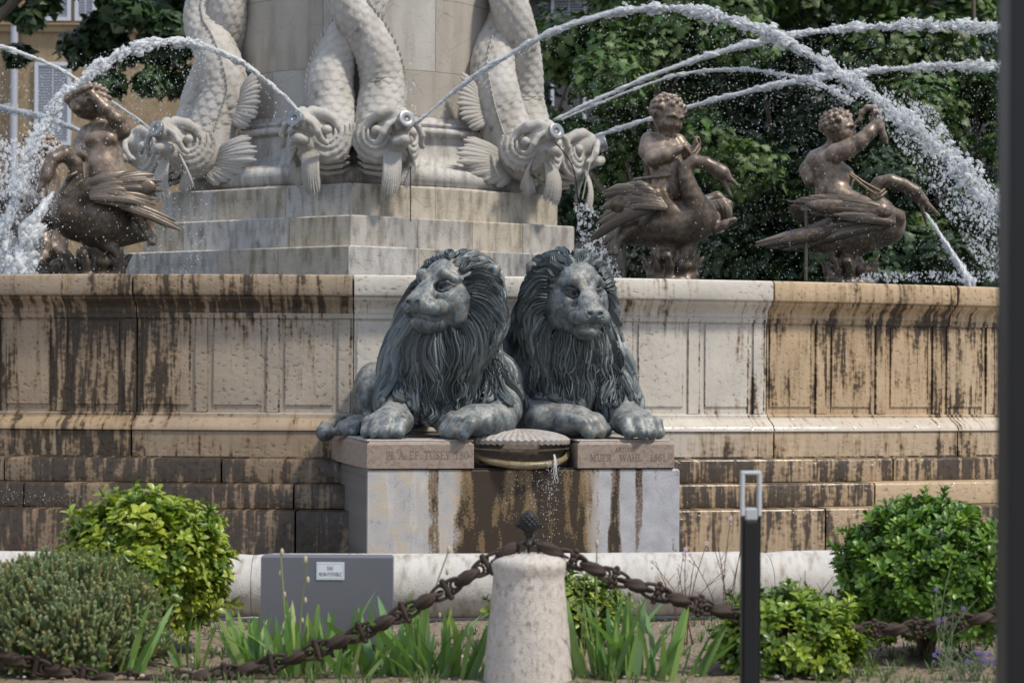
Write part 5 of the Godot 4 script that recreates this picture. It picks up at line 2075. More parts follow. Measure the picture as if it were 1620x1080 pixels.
func swan_left() -> Dictionary:
	var f := Frame.new(165.0, 141.6)
	var s := Sculpt.new()
	s.ell(f.p(152, 345, 0.05), Vector3(f.r(62), f.r(46), 0.36), 0.08, Basis(Vector3.BACK, -0.2))
	s.ell(f.p(118, 340, 0.18), Vector3(f.r(32), f.r(40), 0.28), 0.08)
	s.cap(f.p(190, 365, 0.0), f.p(226, 372, -0.1), 0.20, 0.06, 0.06)
	s.chain([f.p(114, 345, 0.24), f.p(118, 312, 0.30), f.p(127, 286, 0.31), f.p(127, 264, 0.34), f.p(113, 250, 0.40), f.p(97, 259, 0.47), f.p(90, 278, 0.51)], [0.20, 0.125, 0.092, 0.082, 0.080, 0.078, 0.075], 0.012)
	s.ell(f.p(88, 287, 0.53), Vector3(0.072, 0.10, 0.08), 0.03, Basis(Vector3.BACK, -0.3))
	s.cap(f.p(86, 293, 0.55), f.p(78, 312, 0.6), 0.045, 0.018, 0.02)
	s.cap(f.p(90, 296, 0.53), f.p(90, 318, 0.56), 0.03, 0.013, 0.012)
	s.ell(f.p(205, 298, 0.36), Vector3(f.r(50), f.r(19), 0.07), 0.05, Basis(Vector3.BACK, -0.05))
	s.chain([f.p(135, 318, 0.32), f.p(155, 304, 0.38), f.p(178, 300, 0.36)], [0.12, 0.11, 0.08], 0.06)
	s.chain([f.p(80, 345, 0.0), f.p(66, 352, 0.1), f.p(58, 368, 0.14)], [0.14, 0.11, 0.07], 0.05)
	# far wing to the left
	s.chain([f.p(100, 325, -0.05), f.p(70, 320, -0.12), f.p(40, 330, -0.18)], [0.12, 0.10, 0.06], 0.05)
	s.chain([f.p(170, 385, 0.15), f.p(192, 405, 0.15), f.p(191, 440, 0.16)], [0.09, 0.045, 0.04], 0.04)
	rock_and_reeds(s, f.p(150, 428, 0.0), 0.48)
	rock_and_reeds(s, f.p(100, 446, -0.1), 0.36)
	var c := Sculpt.new()
	c.ell(f.p(168, 282, 0.06), Vector3(0.24, 0.19, 0.21), 0.06)
	c.cap(f.p(167, 270, 0.04), f.p(162, 222, 0.02), 0.20, 0.205, 0.08)
	c.ell(f.p(162, 262, 0.14), Vector3(0.16, 0.15, 0.13), 0.06)
	for d in [-1.0, 1.0]: c.ell(f.p(162 + d * 13.0, 222, 0.17), Vector3(0.09, 0.075, 0.07), 0.05)
	c.cap(f.p(158, 205, 0.0), f.p(152, 186, -0.02), 0.09, 0.085, 0.04)
	child_head(c, f.p(140, 165, 0.02), -0.75, -0.55, 0.2, 1.22, 12)
	# the near arm lifted to hold the horn at the mouth
	c.chain([f.p(184, 210, 0.02), f.p(192, 207, 0.08), f.p(186, 192, 0.16), f.p(170, 176, 0.22), f.p(156, 160, 0.24)], [0.105, 0.10, 0.085, 0.07, 0.05], 0.03)
	child_hand(c, f.p(156, 160, 0.24), Vector3(-0.6, 0.75, 0.0), Vector3(-0.4, -0.2, -0.9), 1.3, 1.5, -1.0)
	c.chain([f.p(138, 212, -0.02), f.p(128, 228, 0.0), f.p(132, 246, 0.12)], [0.115, 0.10, 0.08], 0.05)
	c.chain([f.p(112, 158, 0.1), f.p(124, 152, 0.18), f.p(138, 146, 0.25), f.p(150, 142, 0.27)], [0.075, 0.05, 0.036, 0.024], 0.02)
	# leg hanging behind the wing, toes spread
	c.chain([f.p(186, 300, 0.16), f.p(214, 325, 0.14), f.p(233, 352, 0.16), f.p(241, 374, 0.18)], [0.15, 0.125, 0.09, 0.06], 0.05)
	c.chain([f.p(241, 374, 0.18), f.p(246, 384, 0.24)], [0.06, 0.05], 0.03)
	for q in 5: c.cap(f.p(240 + q * 2.6, 382, 0.22), f.p(239 + q * 3.2, 390 - q * 1.0, 0.26), 0.018, 0.014, 0.005)
	var fans := [
		[f.p(152, 300, 0.44), f.p(165, 318, 0.46), [f.p(205, 276, 0.40), f.p(246, 277, 0.34), f.p(260, 296, 0.32), f.p(252, 312, 0.32), f.p(250, 328, 0.36)], Vector3(0.1, 0.35, 0.93), 0.048, 0.035, 0.08],
		[f.p(148, 300, 0.46), f.p(156, 318, 0.48), [f.p(190, 284, 0.46), f.p(214, 290, 0.44), f.p(218, 308, 0.44), f.p(205, 322, 0.46)], Vector3(0.1, 0.35, 0.93), 0.05, 0.035, 0.05],
		[f.p(150, 312, 0.45), f.p(162, 322, 0.46), [f.p(276, 345, 0.30), f.p(287, 362, 0.28), f.p(270, 352, 0.3), f.p(238, 338, 0.34)], Vector3(0.1, 0.45, 0.9), 0.045, 0.035, 0.06],
		[f.p(72, 318, -0.1), f.p(60, 335, -0.1), [f.p(35, 318, -0.3), f.p(10, 335, -0.4), f.p(0, 365, -0.4), f.p(25, 372, -0.3)], Vector3(-0.3, 0.4, 0.8), 0.05, 0.035, 0.06]]
	var reins := [[f.p(116, 292, 0.42), f.p(124, 284, 0.45), f.p(132, 279, 0.40)]]
	return {"bird": s, "child": c, "fans": fans, "reins": reins, "at": place(165, 440, 22.6), "pole": [],
		"label": "brown bronze child with a raised arm on a swan, half veiled by splashing water"}


func place_swans(sw: Array):
	var brown := Color(0.138, 0.099, 0.070)
	var dust := Color(0.46, 0.375, 0.31)
	var dark := Color(0.030, 0.022, 0.016)
	for k in 3:
		var w: Dictionary = sw[k]
		var o := thing("swan_rider_statue", w.label, "swan statue", w.at, 0.0, "bronze swan riders in the basin")
		part(o, "swan", w.bird.mesh(bronze_tint(w.bird, brown * 0.72, dust * 0.8, dark * 0.8, 0.32, 0.12)), M.swan)
		part(o, "child", w.child.mesh(bronze_tint(w.child, brown * 1.15, dust * 1.08, dark, 0.46, 0.18)), M.swan)
		for q in w.fans.size():
			var fs: Array = w.fans[q]
			var mb := MB.new()
			var nn: Vector3 = fs[3]
			fin_fan(mb, fs[0], fs[1], fs[2], nn.normalized(), fs[4] * 1.35, fs[5], fs[6], Color(0.25, 0.20, 0.16), 0.6, 15)
			mb.smooth()
			part(o, "wing_feathers" if q < 3 else "tail_feathers", mb.commit(), M.swan)
		var rm := MB.new()
		for r in w.reins: rm.tube(curve_through(r, 10), lerp_list([0.017, 0.019, 0.017], 10), 6, Color(0.16, 0.115, 0.08))
		part(o, "reins", rm.commit(), M.swan)
		if w.pole.size():
			var pm := MB.new()
			pm.tube([w.pole[0], w.pole[1]], [0.022, 0.022], 8, Color(0.12, 0.10, 0.08))
			part(o, "support_pole", pm.commit(), M.swan)
		if k == 0:
			var o2: Node3D = o.duplicate()
			o2.name = numbered("swan_rider_statue")
			add_child(o2)
			o2.position = place(72, 447, 25.2) + Vector3(0, -0.12, 0)
			o2.rotation.y = deg_to_rad(-62.0)
			o2.scale = Vector3.ONE * 0.92
			o2.set_meta("label", "dark bronze swan rider at the far left, behind the splashing water")


# ---------------------------------------------------------------- water jets

func clot_mesh() -> ArrayMesh:
	# a torn lump of water
	if not M.has("clot_mesh"):
		var mb := MB.new()
		mb.ball(Vector3.ZERO, Vector3.ONE, 9, 7)
		for q in mb.v.size():
			var p := mb.v[q]
			mb.v[q] = p * (1.0 + 0.9 * big.get_noise_3dv(p * 0.9) + 0.5 * big.get_noise_3dv(p * 2.2 + Vector3(3, 1, 2)))
		mb.smooth()
		M.clot_mesh = mb.commit()
	return M.clot_mesh


func jet(called_label: String, path: Array, r0: float, r1: float, break_from: float, spread: float, blobs: int, drops: int, strands := 2, fall := 0.35, size := 1.0, water := "drop"):
	# path: [px, py, distance] along the arc of the water; it is whole near the spout, then breaks up into clots and drops
	var o := thing("water_jet", called_label, "water jet", Vector3.ZERO, 0.0, "water jets of the fountain")
	var ctrl := []
	for p in path: ctrl.append(place(p[0], p[1], p[2]))
	var n := 150
	var P := curve_through(ctrl, n)
	var r := RandomNumberGenerator.new()
	r.seed = 500 + counts["water_jet"] * 17
	var mb := MB.new()
	var last := int(n * minf(1.0, break_from + 0.05))
	if last > 4:
		for s in strands:
			var pts := []
			var rad := []
			var ph := r.randf() * TAU
			for q in last + 1:
				var f := float(q) / n
				var w := f / maxf(break_from, 0.05)
				var off := Vector3(0, sin(ph + f * 9.0 + s * 2.6), cos(ph + f * 9.0 + s * 2.6)) * lerpf(0.004, spread * 0.35, minf(w, 1.0)) * (1.0 if strands > 1 else 0.2)
				var jig := minf(w, 1.3) * spread * 0.28
				pts.append(P[q] + off + Vector3(r.randf_range(-1, 1), r.randf_range(-1, 1), r.randf_range(-1, 1)) * jig)
				var base := 0.46 * lerpf(r0, r1, minf(f / maxf(break_from, 0.05), 1.0))
				rad.append(base * (1.0 + r.randf_range(-0.35, 0.45) * minf(1.0, w * 0.8)) * (1.0 if f < break_from else maxf(0.05, 1.0 - (f - break_from) / 0.05)))
			mb.tube(pts, rad, 7)
		part(o, "stream", mb.commit(), M.stream if water == "drop" else M.haze_water)
	var xs := []
	for q in int(blobs * 1.7):
		# clots of white water
		var f := pow(r.randf(), 0.9)
		var k := mini(int(f * n), n)
		var loose := maxf(0.0, (f - break_from) / maxf(1.0 - break_from, 0.05))
		var lump := 0.5 + 0.5 * sin(f * 90.0 + 2.0 * sin(f * 37.0))
		var grow := clampf(f / maxf(break_from, 0.05), 0.0, 1.0)
		var sp := lerpf(r0 * 0.55, spread * 1.15, grow) * (0.40 + 1.1 * loose) * (0.5 + lump)
		var off := Vector3(r.randfn(), r.randfn() - loose * 0.3, r.randfn()) * sp * 0.6
		var z := lerpf(lerpf(r0 * 0.40, r1 * 0.46, grow), r1 * 0.35, loose) * pow(r.randf_range(0.15, 1.0), 1.8) * 1.2 * (0.6 + 0.5 * lump)
		var along: Vector3 = (P[mini(k + 1, n)] - P[maxi(k - 1, 0)]).normalized() + Vector3(r.randfn(), r.randfn(), r.randfn()) * (0.10 + 0.15 * grow + 0.5 * loose)
		xs.append(Transform3D(turn_to(along, r.randf() * TAU) * Basis.from_scale(Vector3(z * r.randf_range(0.6, 1.1), z * r.randf_range(1.2, 2.6 - 0.8 * grow) * (1.5 if f < break_from else 1.0), z * r.randf_range(0.6, 1.1))), P[k] + off))
	if xs.size(): swarm(o, "clots", clot_mesh(), M[water], xs)
	var ds := []
	for q in drops:
		var f := pow(r.randf(), 0.75)
		var k := mini(int(f * n), n)
		var out := spread * (0.8 + 2.2 * f)
		var down := pow(r.randf(), 2.0) * fall * (0.25 + f) * 4.0
		var off := Vector3(r.randfn() * out, r.randfn() * out * 0.8 - down, r.randfn() * out)
		var z := (0.0025 + 0.0075 * pow(r.randf(), 4.0)) * size
		ds.append(Transform3D(Basis().scaled(Vector3(z, z * r.randf_range(0.8, 1.4), z)), P[k] + off))
	if ds.size(): swarm(o, "droplets", drop_mesh(), M.drop, ds)


func spray(label: String, corners: Array, d0: float, d1: float, count: int, r0: float, r1: float, clump := 0.0):
	# loose spray: drops that fall through a region of air
	var o := thing("water_spray", label, "spray")
	var r := RandomNumberGenerator.new()
	r.seed = 900 + counts["water_spray"] * 31
	var xs := []
	var c: Vector3 = Vector3.ZERO
	while xs.size() < count:
		var u := r.randf()
		var v := r.randf()
		var p := Vector2(corners[0][0], corners[0][1]).lerp(Vector2(corners[1][0], corners[1][1]), u).lerp(Vector2(corners[3][0], corners[3][1]).lerp(Vector2(corners[2][0], corners[2][1]), u), v)
		var at := place(p.x, p.y, lerpf(d0, d1, r.randf()))
		if clump > 0.0 and big.get_noise_3dv(at * 1.6) + fine.get_noise_3dv(at * 0.25) * 0.5 < clump * r.randf(): continue
		var z := r0 + (r1 - r0) * pow(r.randf(), 4.0)
		xs.append(Transform3D(Basis().scaled(Vector3(z, z * r.randf_range(1.0, 2.4 if z < 0.005 else 1.4), z)), at))
	swarm(o, "droplets", clot_mesh() if r1 > 0.012 else drop_mesh(), M.mist, xs)


func set_water_jets():
	jet("water jet arching left from the middle pair's left spout over the swan child", [[485, 190, 25.6], [440, 145, 25.4], [385, 102, 25.1], [330, 76, 24.8], [275, 66, 24.5], [220, 73, 24.2], [165, 100, 23.9], [115, 138, 23.6], [75, 185, 23.4], [40, 260, 23.1], [15, 345, 22.9], [0, 425, 22.8]], 0.030, 0.062, 0.32, 0.050, 2400, 1500, 2, 0.4)
	jet("thin straight water jet rising left from the shaded corner fish", [[233, 201, 26.6], [190, 170, 26.2], [140, 138, 25.8], [80, 103, 25.4], [20, 80, 25.0], [-40, 62, 24.7]], 0.034, 0.05, 0.95, 0.02, 500, 260, 2, 0.3)
	jet("faint grey water stream low at the left edge, behind the swan riders", [[205, 240, 28.4], [120, 205, 28.2], [40, 178, 28.0], [-40, 165, 27.8]], 0.05, 0.09, 0.8, 0.07, 160, 200, 3, 0.2, 1.0, "haze_water")
	jet("long water jet arching right from the middle pair's right spout", [[661, 192, 25.6], [740, 128, 25.4], [830, 72, 25.2], [900, 40, 25.0], [985, 18, 24.8], [1065, 13, 24.6], [1130, 24, 24.4], [1205, 48, 24.2], [1275, 82, 24.0], [1345, 126, 23.9], [1410, 172, 23.8], [1475, 224, 23.7], [1535, 280, 23.6], [1600, 350, 23.5]], 0.034, 0.062, 0.30, 0.055, 4200, 2200, 2, 0.14)
	jet("upper water jet from the sunlit corner fish, running on past the black post", [[880, 188, 25.9], [960, 150, 25.8], [1050, 112, 25.7], [1140, 82, 25.6], [1220, 62, 25.5], [1300, 48, 25.4], [1400, 41, 25.3], [1500, 39, 25.2], [1600, 42, 25.1]], 0.036, 0.062, 0.48, 0.034, 1900, 700, 2, 0.25)
	jet("short water jet that curves over below the upper jet and meets the third", [[890, 188, 26.0], [985, 148, 25.9], [1070, 119, 25.8], [1150, 110, 25.7], [1220, 114, 25.6], [1290, 130, 25.5], [1350, 160, 25.4]], 0.024, 0.042, 0.55, 0.028, 1000, 420, 1, 0.25)
	jet("lowest water jet, passing behind the bowed child's head to the right", [[948, 214, 27.4], [1020, 190, 27.0], [1110, 163, 26.6], [1210, 138, 26.2], [1310, 120, 25.9], [1400, 110, 25.7], [1500, 104, 25.5], [1600, 103, 25.3]], 0.048, 0.062, 0.62, 0.032, 1700, 600, 2, 0.25)
	jet("water jet pouring from the right swan's beak into the basin", [[1467, 340, 25.4], [1482, 362, 25.3], [1500, 392, 25.2], [1520, 422, 25.1], [1538, 452, 25.0]], 0.028, 0.065, 0.85, 0.03, 500, 240, 3, 0.1)
	jet("water fanning out of the left swan's beak", [[82, 306, 22.1], [68, 326, 22.0], [52, 352, 21.9], [38, 385, 21.8], [26, 432, 21.7]], 0.02, 0.11, 0.5, 0.07, 240, 900, 3, 0.1)
	jet("thin broken string of water falling down the middle of the column", [[652, -20, 25.9], [650, 60, 25.9], [652, 130, 25.9], [648, 200, 25.9], [650, 262, 25.9]], 0.006, 0.010, 0.05, 0.025, 60, 160, 1, 0.02, 1.2)
	spray("churning white splash at the left edge in front of the far swan rider", [[-20, 215], [95, 180], [58, 440], [-20, 440]], 22.0, 24.0, 3000, 0.003, 0.020, 0.35)
	spray("scattered drops in front of the left swan rider", [[0, 100], [330, 60], [330, 430], [0, 435]], 21.0, 24.0, 2300, 0.0025, 0.008)
	spray("broad shower of drops falling across the right, before the dark trees", [[900, 60], [1590, 60], [1590, 440], [900, 440]], 21.5, 27.0, 7500, 0.0020, 0.0060)
	spray("dense falling spray beside the black post", [[1340, 115], [1480, 170], [1620, 410], [1565, 440]], 22.8, 24.6, 3000, 0.003, 0.015, 0.25)
	spray("splash between the pedestal and the bowed swan rider", [[905, 320], [945, 330], [985, 440], [930, 440]], 24.0, 26.5, 500, 0.004, 0.022, 0.2)
	spray("fine spray rising over the left end of the steps", [[-10, 770], [120, 780], [180, 810], [-10, 815]], 15.2, 15.7, 300, 0.0014, 0.0032)
	spray("low splash where the right swan's jet strikes the water", [[1370, 432], [1590, 428], [1590, 446], [1330, 446]], 23.0, 25.5, 420, 0.004, 0.016)


# ---------------------------------------------------------------- houses and trees behind

func maple_leaf(lobes: bool) -> ArrayMesh:
	var mb := MB.new()
	var out := [[0.0, -0.05], [0.30, -0.16], [0.22, 0.08], [0.52, 0.14], [0.30, 0.32], [0.26, 0.52], [0.0, 0.85], [-0.26, 0.52], [-0.30, 0.32], [-0.52, 0.14], [-0.22, 0.08], [-0.30, -0.16]]
	if not lobes: out = [[0.0, 0.0], [0.13, 0.22], [0.17, 0.45], [0.10, 0.75], [0.0, 1.0], [-0.10, 0.75], [-0.17, 0.45], [-0.13, 0.22]]
	var c := mb.add(Vector3(0, 0.28 if lobes else 0.45, 0.06), Vector3(0, 0, 1))
	for p in out:
		mb.add(Vector3(p[0], p[1], -0.10 * absf(p[0]) - 0.07 * p[1] * p[1]), Vector3(0, 0, 1))
	for q in out.size():
		mb.tri(c, 1 + q, 1 + (q + 1) % out.size())
	mb.smooth()
	return mb.commit()


func branch(mb: MB, a: Vector3, b: Vector3, r0: float, r1: float, r: RandomNumberGenerator):
	var m := a.lerp(b, 0.5) + Vector3(r.randfn(), r.randfn(), r.randfn()) * a.distance_to(b) * 0.06
	mb.tube(curve_through([a, m, b], 7), lerp_list([r0, r1], 7), 7)


func plane_tree(label: String, at: Vector3, height: float, crown_lo: float, rad: float, leaves: int, tone: Color, sd: int, size := 0.24, bias := Vector3.ZERO, lumps := 34, lean := Vector3.ZERO):
	var o := thing("plane_tree", label, "tree", at, 0.0, "plane trees behind the fountain")
	var r := RandomNumberGenerator.new()
	r.seed = sd
	var tr := MB.new()
	tr.tube(curve_through([Vector3(0, -0.1, 0), Vector3(0.1, height * 0.2, 0), Vector3(0.05, height * 0.45, 0.1)], 8), lerp_list([0.42, 0.34, 0.28], 8), 10)
	var clumps := []
	for q in lumps:
		var u := Vector3(r.randfn(), r.randfn() * 0.9, r.randfn()).normalized() * pow(r.randf(), 0.4)
		var c := Vector3(u.x * rad, lerpf(crown_lo, height, 0.5 + 0.5 * u.y), u.z * rad * 0.8) + bias * r.randf() + lean
		var cr := rad * r.randf_range(0.20, 0.36)
		clumps.append([c, cr, r.randf_range(0.6, 1.25)])
		if q % 4 == 0 and lean == Vector3.ZERO: branch(tr, Vector3(0.05, height * r.randf_range(0.22, 0.45), 0.1), c, 0.11, 0.025, r)
	if lean != Vector3.ZERO: branch(tr, Vector3(0.05, height * 0.44, 0.1), lean + Vector3(0, height * 0.95, 0), 0.2, 0.06, r)
	part(o, "trunk", tr.commit(), M.bark)
	var xs := []
	var cols := PackedColorArray()
	for q in leaves:
		var c: Array = clumps[r.randi() % clumps.size()]
		var u := Vector3(r.randfn(), r.randfn(), r.randfn()).normalized()
		var rr: float = c[1] * pow(r.randf(), 0.45)
		var p: Vector3 = c[0] + u * Vector3(rr, rr * 0.72, rr)
		var face := (u + Vector3(0, 0.7, 0) + Vector3(r.randfn(), r.randfn(), r.randfn()) * 0.5).normalized()
		var b := turn_to(face, r.randf() * TAU) * Basis(Vector3.RIGHT, -PI / 2)
		xs.append(Transform3D(b.scaled(Vector3.ONE * size * r.randf_range(0.65, 1.25)), p))
		var k: float = c[2] * r.randf_range(0.7, 1.3)
		cols.append(Color(tone.r * k * r.randf_range(0.85, 1.25), tone.g * k, tone.b * k * r.randf_range(0.7, 1.2)))
	if not M.has("maple"): M.maple = maple_leaf(true)
	swarm(o, "crown", M.maple, M.leaf, xs, cols)


func shuttered_window(o: Node3D, c: Vector3, w: float, h: float, open := false):
	var fr := MB.new()
	for e in [[-1, 0], [1, 0], [0, -1], [0, 1]]:
		if e[0] != 0: fr.box(c + Vector3(e[0] * (w * 0.5 + 0.06), 0, 0.03), Vector3(0.12, h + 0.24, 0.1), 0.01)
		else: fr.box(c + Vector3(0, e[1] * (h * 0.5 + 0.06), 0.032), Vector3(w, 0.12, 0.1), 0.01)
	var f := part(o, "window", fr.commit(), M.shutter_frame)
	if open:
		var pm := MB.new()
		pm.box(c + Vector3(0, 0, -0.02), Vector3(w, h, 0.02), 0.002)
		part(f, "pane", pm.commit(), M.dark_pane)
		return
	var sl := MB.new()
	sl.box(c + Vector3(0, 0, -0.01), Vector3(w, h, 0.02), 0.002)
	var n := int(h / 0.09)
	for q in n:
		sl.box(c + Vector3(0, -h * 0.5 + (q + 0.5) * h / n, 0.035), Vector3(w - 0.02, 0.05, 0.018), 0.002, Basis(Vector3.RIGHT, 0.6))
	sl.box(c + Vector3(0, 0, 0.05), Vector3(0.05, h, 0.03), 0.004)
	part(f, "shutter", sl.commit(), M.shutter)


func set_background():
	M.shutter = mat(Color(0.42, 0.45, 0.52), 0.6)
	M.shutter_frame = mat(Color(0.56, 0.60, 0.68), 0.6)
	M.dark_pane = mat(Color(0.01, 0.012, 0.014), 0.1)
	M.ochre = stone(weathered(301, 256, Color(0.36, 0.27, 0.165), Color(0.22, 0.17, 0.11), 0.25, 0.02, 2, 0.2), 0.25, 0.5, 0.9)
	M.ochre.uv1_world_triplanar = true
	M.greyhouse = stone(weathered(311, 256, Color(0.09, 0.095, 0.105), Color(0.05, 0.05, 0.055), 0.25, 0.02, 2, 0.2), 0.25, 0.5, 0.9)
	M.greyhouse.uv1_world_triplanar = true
	var D := 66.0
	var s := D / 3200.0
	var o := thing("ochre_house", "ochre town house with white shutters behind the left trees", "house", Vector3(-13.0, 0, -D))
	var X := func(px: float) -> float: return (px - 810.0) * s + 13.0
	var Y := func(py: float) -> float: return 1.55 + (614.0 - py) * s
	var wall := MB.new()
	wall.box(Vector3(X.call(150.0), 9.0, -4.1), Vector3(12.0, 18.0, 8.0), 0.02)
	part(o, "wall", wall.commit(), M.ochre)
	var co := MB.new()
	co.box(Vector3(X.call(150.0), Y.call(53.0), 0.0), Vector3(12.0, 0.22, 0.14), 0.02)
	co.box(Vector3(X.call(150.0), Y.call(47.0), 0.05), Vector3(12.0, 0.06, 0.26), 0.01)
	part(o, "string_course", co.commit(), M.ochre)
	for e in [[79, -20, 46, 110], [80, 172, 46, 120], [131, -15, 22, 100], [235, -28, 50, 130], [-70, -20, 46, 110], [-70, 172, 46, 120]]:
		shuttered_window(o, Vector3(X.call(float(e[0])), Y.call(float(e[1])), -0.06), e[2] * s, e[3] * s)
	var pipe := MB.new()
	pipe.tube([Vector3(X.call(20.0), 0.1, 0.08), Vector3(X.call(20.0), 17.0, 0.08)], [0.12, 0.12], 10)
	part(o, "downpipe", pipe.commit(), M.shutter)
	var ro := MB.new()
	ro.box(Vector3(X.call(150.0), 18.15, -4.0), Vector3(12.8, 0.3, 9.0), 0.05)
	part(o, "roof", ro.commit(), mat(Color(0.35, 0.16, 0.09), 0.9))
	var g := thing("grey_house", "pale grey building with a dark window, mostly hidden behind the right-hand trees", "house", Vector3(8.0, 0, -70.0))
	var gw := MB.new()
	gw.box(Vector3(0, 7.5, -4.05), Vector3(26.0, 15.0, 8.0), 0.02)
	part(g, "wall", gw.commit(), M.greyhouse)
	var s2 := 70.0 / 3200.0
	for e in [[897, 165, 46, 90, true], [1010, 175, 44, 90, false], [1200, 170, 44, 90, true], [1420, 165, 44, 90, false], [897, 0, 46, 90, false], [1150, 0, 44, 90, true]]:
		shuttered_window(g, Vector3((e[0] - 810.0) * s2 - 8.0, 1.55 + (614.0 - e[1]) * s2, -0.06), e[2] * s2, e[3] * s2, e[4])
	var gr := MB.new()
	gr.box(Vector3(0, 15.15, -4.0), Vector3(26.8, 0.3, 9.0), 0.05)
	part(g, "roof", gr.commit(), mat(Color(0.35, 0.16, 0.09), 0.9))
	# trees
	var dk := Color(0.036, 0.076, 0.026)
	var md := Color(0.068, 0.128, 0.034)
	plane_tree("plane tree directly right of the column, its branches lit yellow-green", Vector3(3.4, 0, -46.0), 14.0, 5.6, 3.3, 15000, md, 11, 0.25)
	plane_tree("broad dark plane tree behind the bowed swan rider", Vector3(6.4, 0, -51.0), 14.5, 2.2, 4.4, 26000, dk, 12, 0.25)
	plane_tree("dark plane tree behind the horn-blowing child, reaching the right edge", Vector3(11.2, 0, -48.0), 14.0, 2.2, 4.2, 25000, md, 13, 0.25)
	plane_tree("tall plane tree at the far right, beyond the black post", Vector3(15.5, 0, -52.0), 15.0, 2.4, 4.6, 18000, dk, 14, 0.25)
	plane_tree("small dark tree low behind the rim, between the two right swan riders", Vector3(8.6, 0, -43.0), 6.2, 1.6, 2.6, 9000, dk * 0.9, 15, 0.25)
	plane_tree("plane tree whose dark branches hang down left of the column", Vector3(-15.2, 0, -45.0), 13.0, 7.3, 1.8, 7000, dk * 0.95, 16, 0.27, Vector3(0.3, -1.0, 0), 30, Vector3(6.5, 0.0, 0))
	plane_tree("plane tree at the left edge with a few hanging twigs in view", Vector3(-17.2, 0, -44.0), 13.0, 8.0, 1.2, 3000, dk, 17, 0.26, Vector3(0, -0.5, 0), 18, Vector3(6.2, 0.3, 0))
	plane_tree("dense dark tree far back between the two right swan riders", Vector3(9.0, 0, -60.0), 15.0, 1.5, 6.5, 16000, dk * 0.8, 19, 0.34)
	plane_tree("dark tree showing through at the far back behind the column's right side", Vector3(0.5, 0, -58.0), 13.0, 2.0, 4.6, 9000, dk * 0.9, 18, 0.28)


# ---------------------------------------------------------------- the planted bed

func rosette(n: int, len0: float, wide: float, lift: float, sd: int) -> ArrayMesh:
	# a shoot with n leaves; its axis is +y
	var r := RandomNumberGenerator.new()
	r.seed = sd
	var mb := MB.new()
	mb.tube([Vector3(0, -len0 * 0.9, 0), Vector3(0, 0.02, 0)], [0.0022, 0.0016], 4, Color(0.10, 0.11, 0.05), false)
	for q in n:
		var a := TAU * q * 0.382 + r.randf_range(-0.2, 0.2)
		var up := lift + 0.55 * q / n + r.randf_range(-0.15, 0.15)
		var y0 := -len0 * 0.75 * (1.0 - float(q) / n)
		var L := len0 * r.randf_range(0.8, 1.1) * (1.0 - 0.25 * q / n)
		var out := Vector3(cos(a), 0, sin(a))
		var side := Vector3(-sin(a), 0, cos(a))
		var k := mb.v.size()
		var prof := [0.18, 0.75, 1.0, 0.7, 0.06]
		for s in 5:
			var f := s / 4.0
			var bend := up - 0.5 * f
			var p := Vector3(0, y0, 0) + out * (L * f * cos(up * 0.6)) + Vector3.UP * (L * (f * sin(up) - 0.28 * f * f))
			var w: float = prof[s] * wide * 0.5
			var fold := Vector3.UP * w * 0.35
			mb.add(p - side * w + fold, Vector3.UP)
			mb.add(p, Vector3.UP)
			mb.add(p + side * w + fold, Vector3.UP)
		for s in 4:
			for e in 2:
				var b := k + s * 3 + e
				mb.quad(b, b + 1, b + 4, b + 3)
	mb.smooth()
	return mb.commit()


func needle_shoot(sd: int) -> ArrayMesh:
	var r := RandomNumberGenerator.new()
	r.seed = sd
	var mb := MB.new()
	mb.tube([Vector3.ZERO, Vector3(0.004, 0.05, 0), Vector3(0, 0.09, 0.004)], [0.0018, 0.0015, 0.001], 4, Color(0.5, 0.42, 0.25), false)
	for q in 52:
		var y := 0.008 + 0.085 * q / 52.0
		var a := q * 2.4
		var out := Vector3(cos(a), 0.6 + 0.6 * q / 52.0, sin(a)).normalized()
		var side := Vector3(-sin(a), 0, cos(a)) * 0.0032
		var L := r.randf_range(0.014, 0.024)
		var b := Vector3(0, y, 0)
		mb.face([b - side, b + side, b + side * 0.7 + out * L, b - side * 0.7 + out * L])
	return mb.commit()


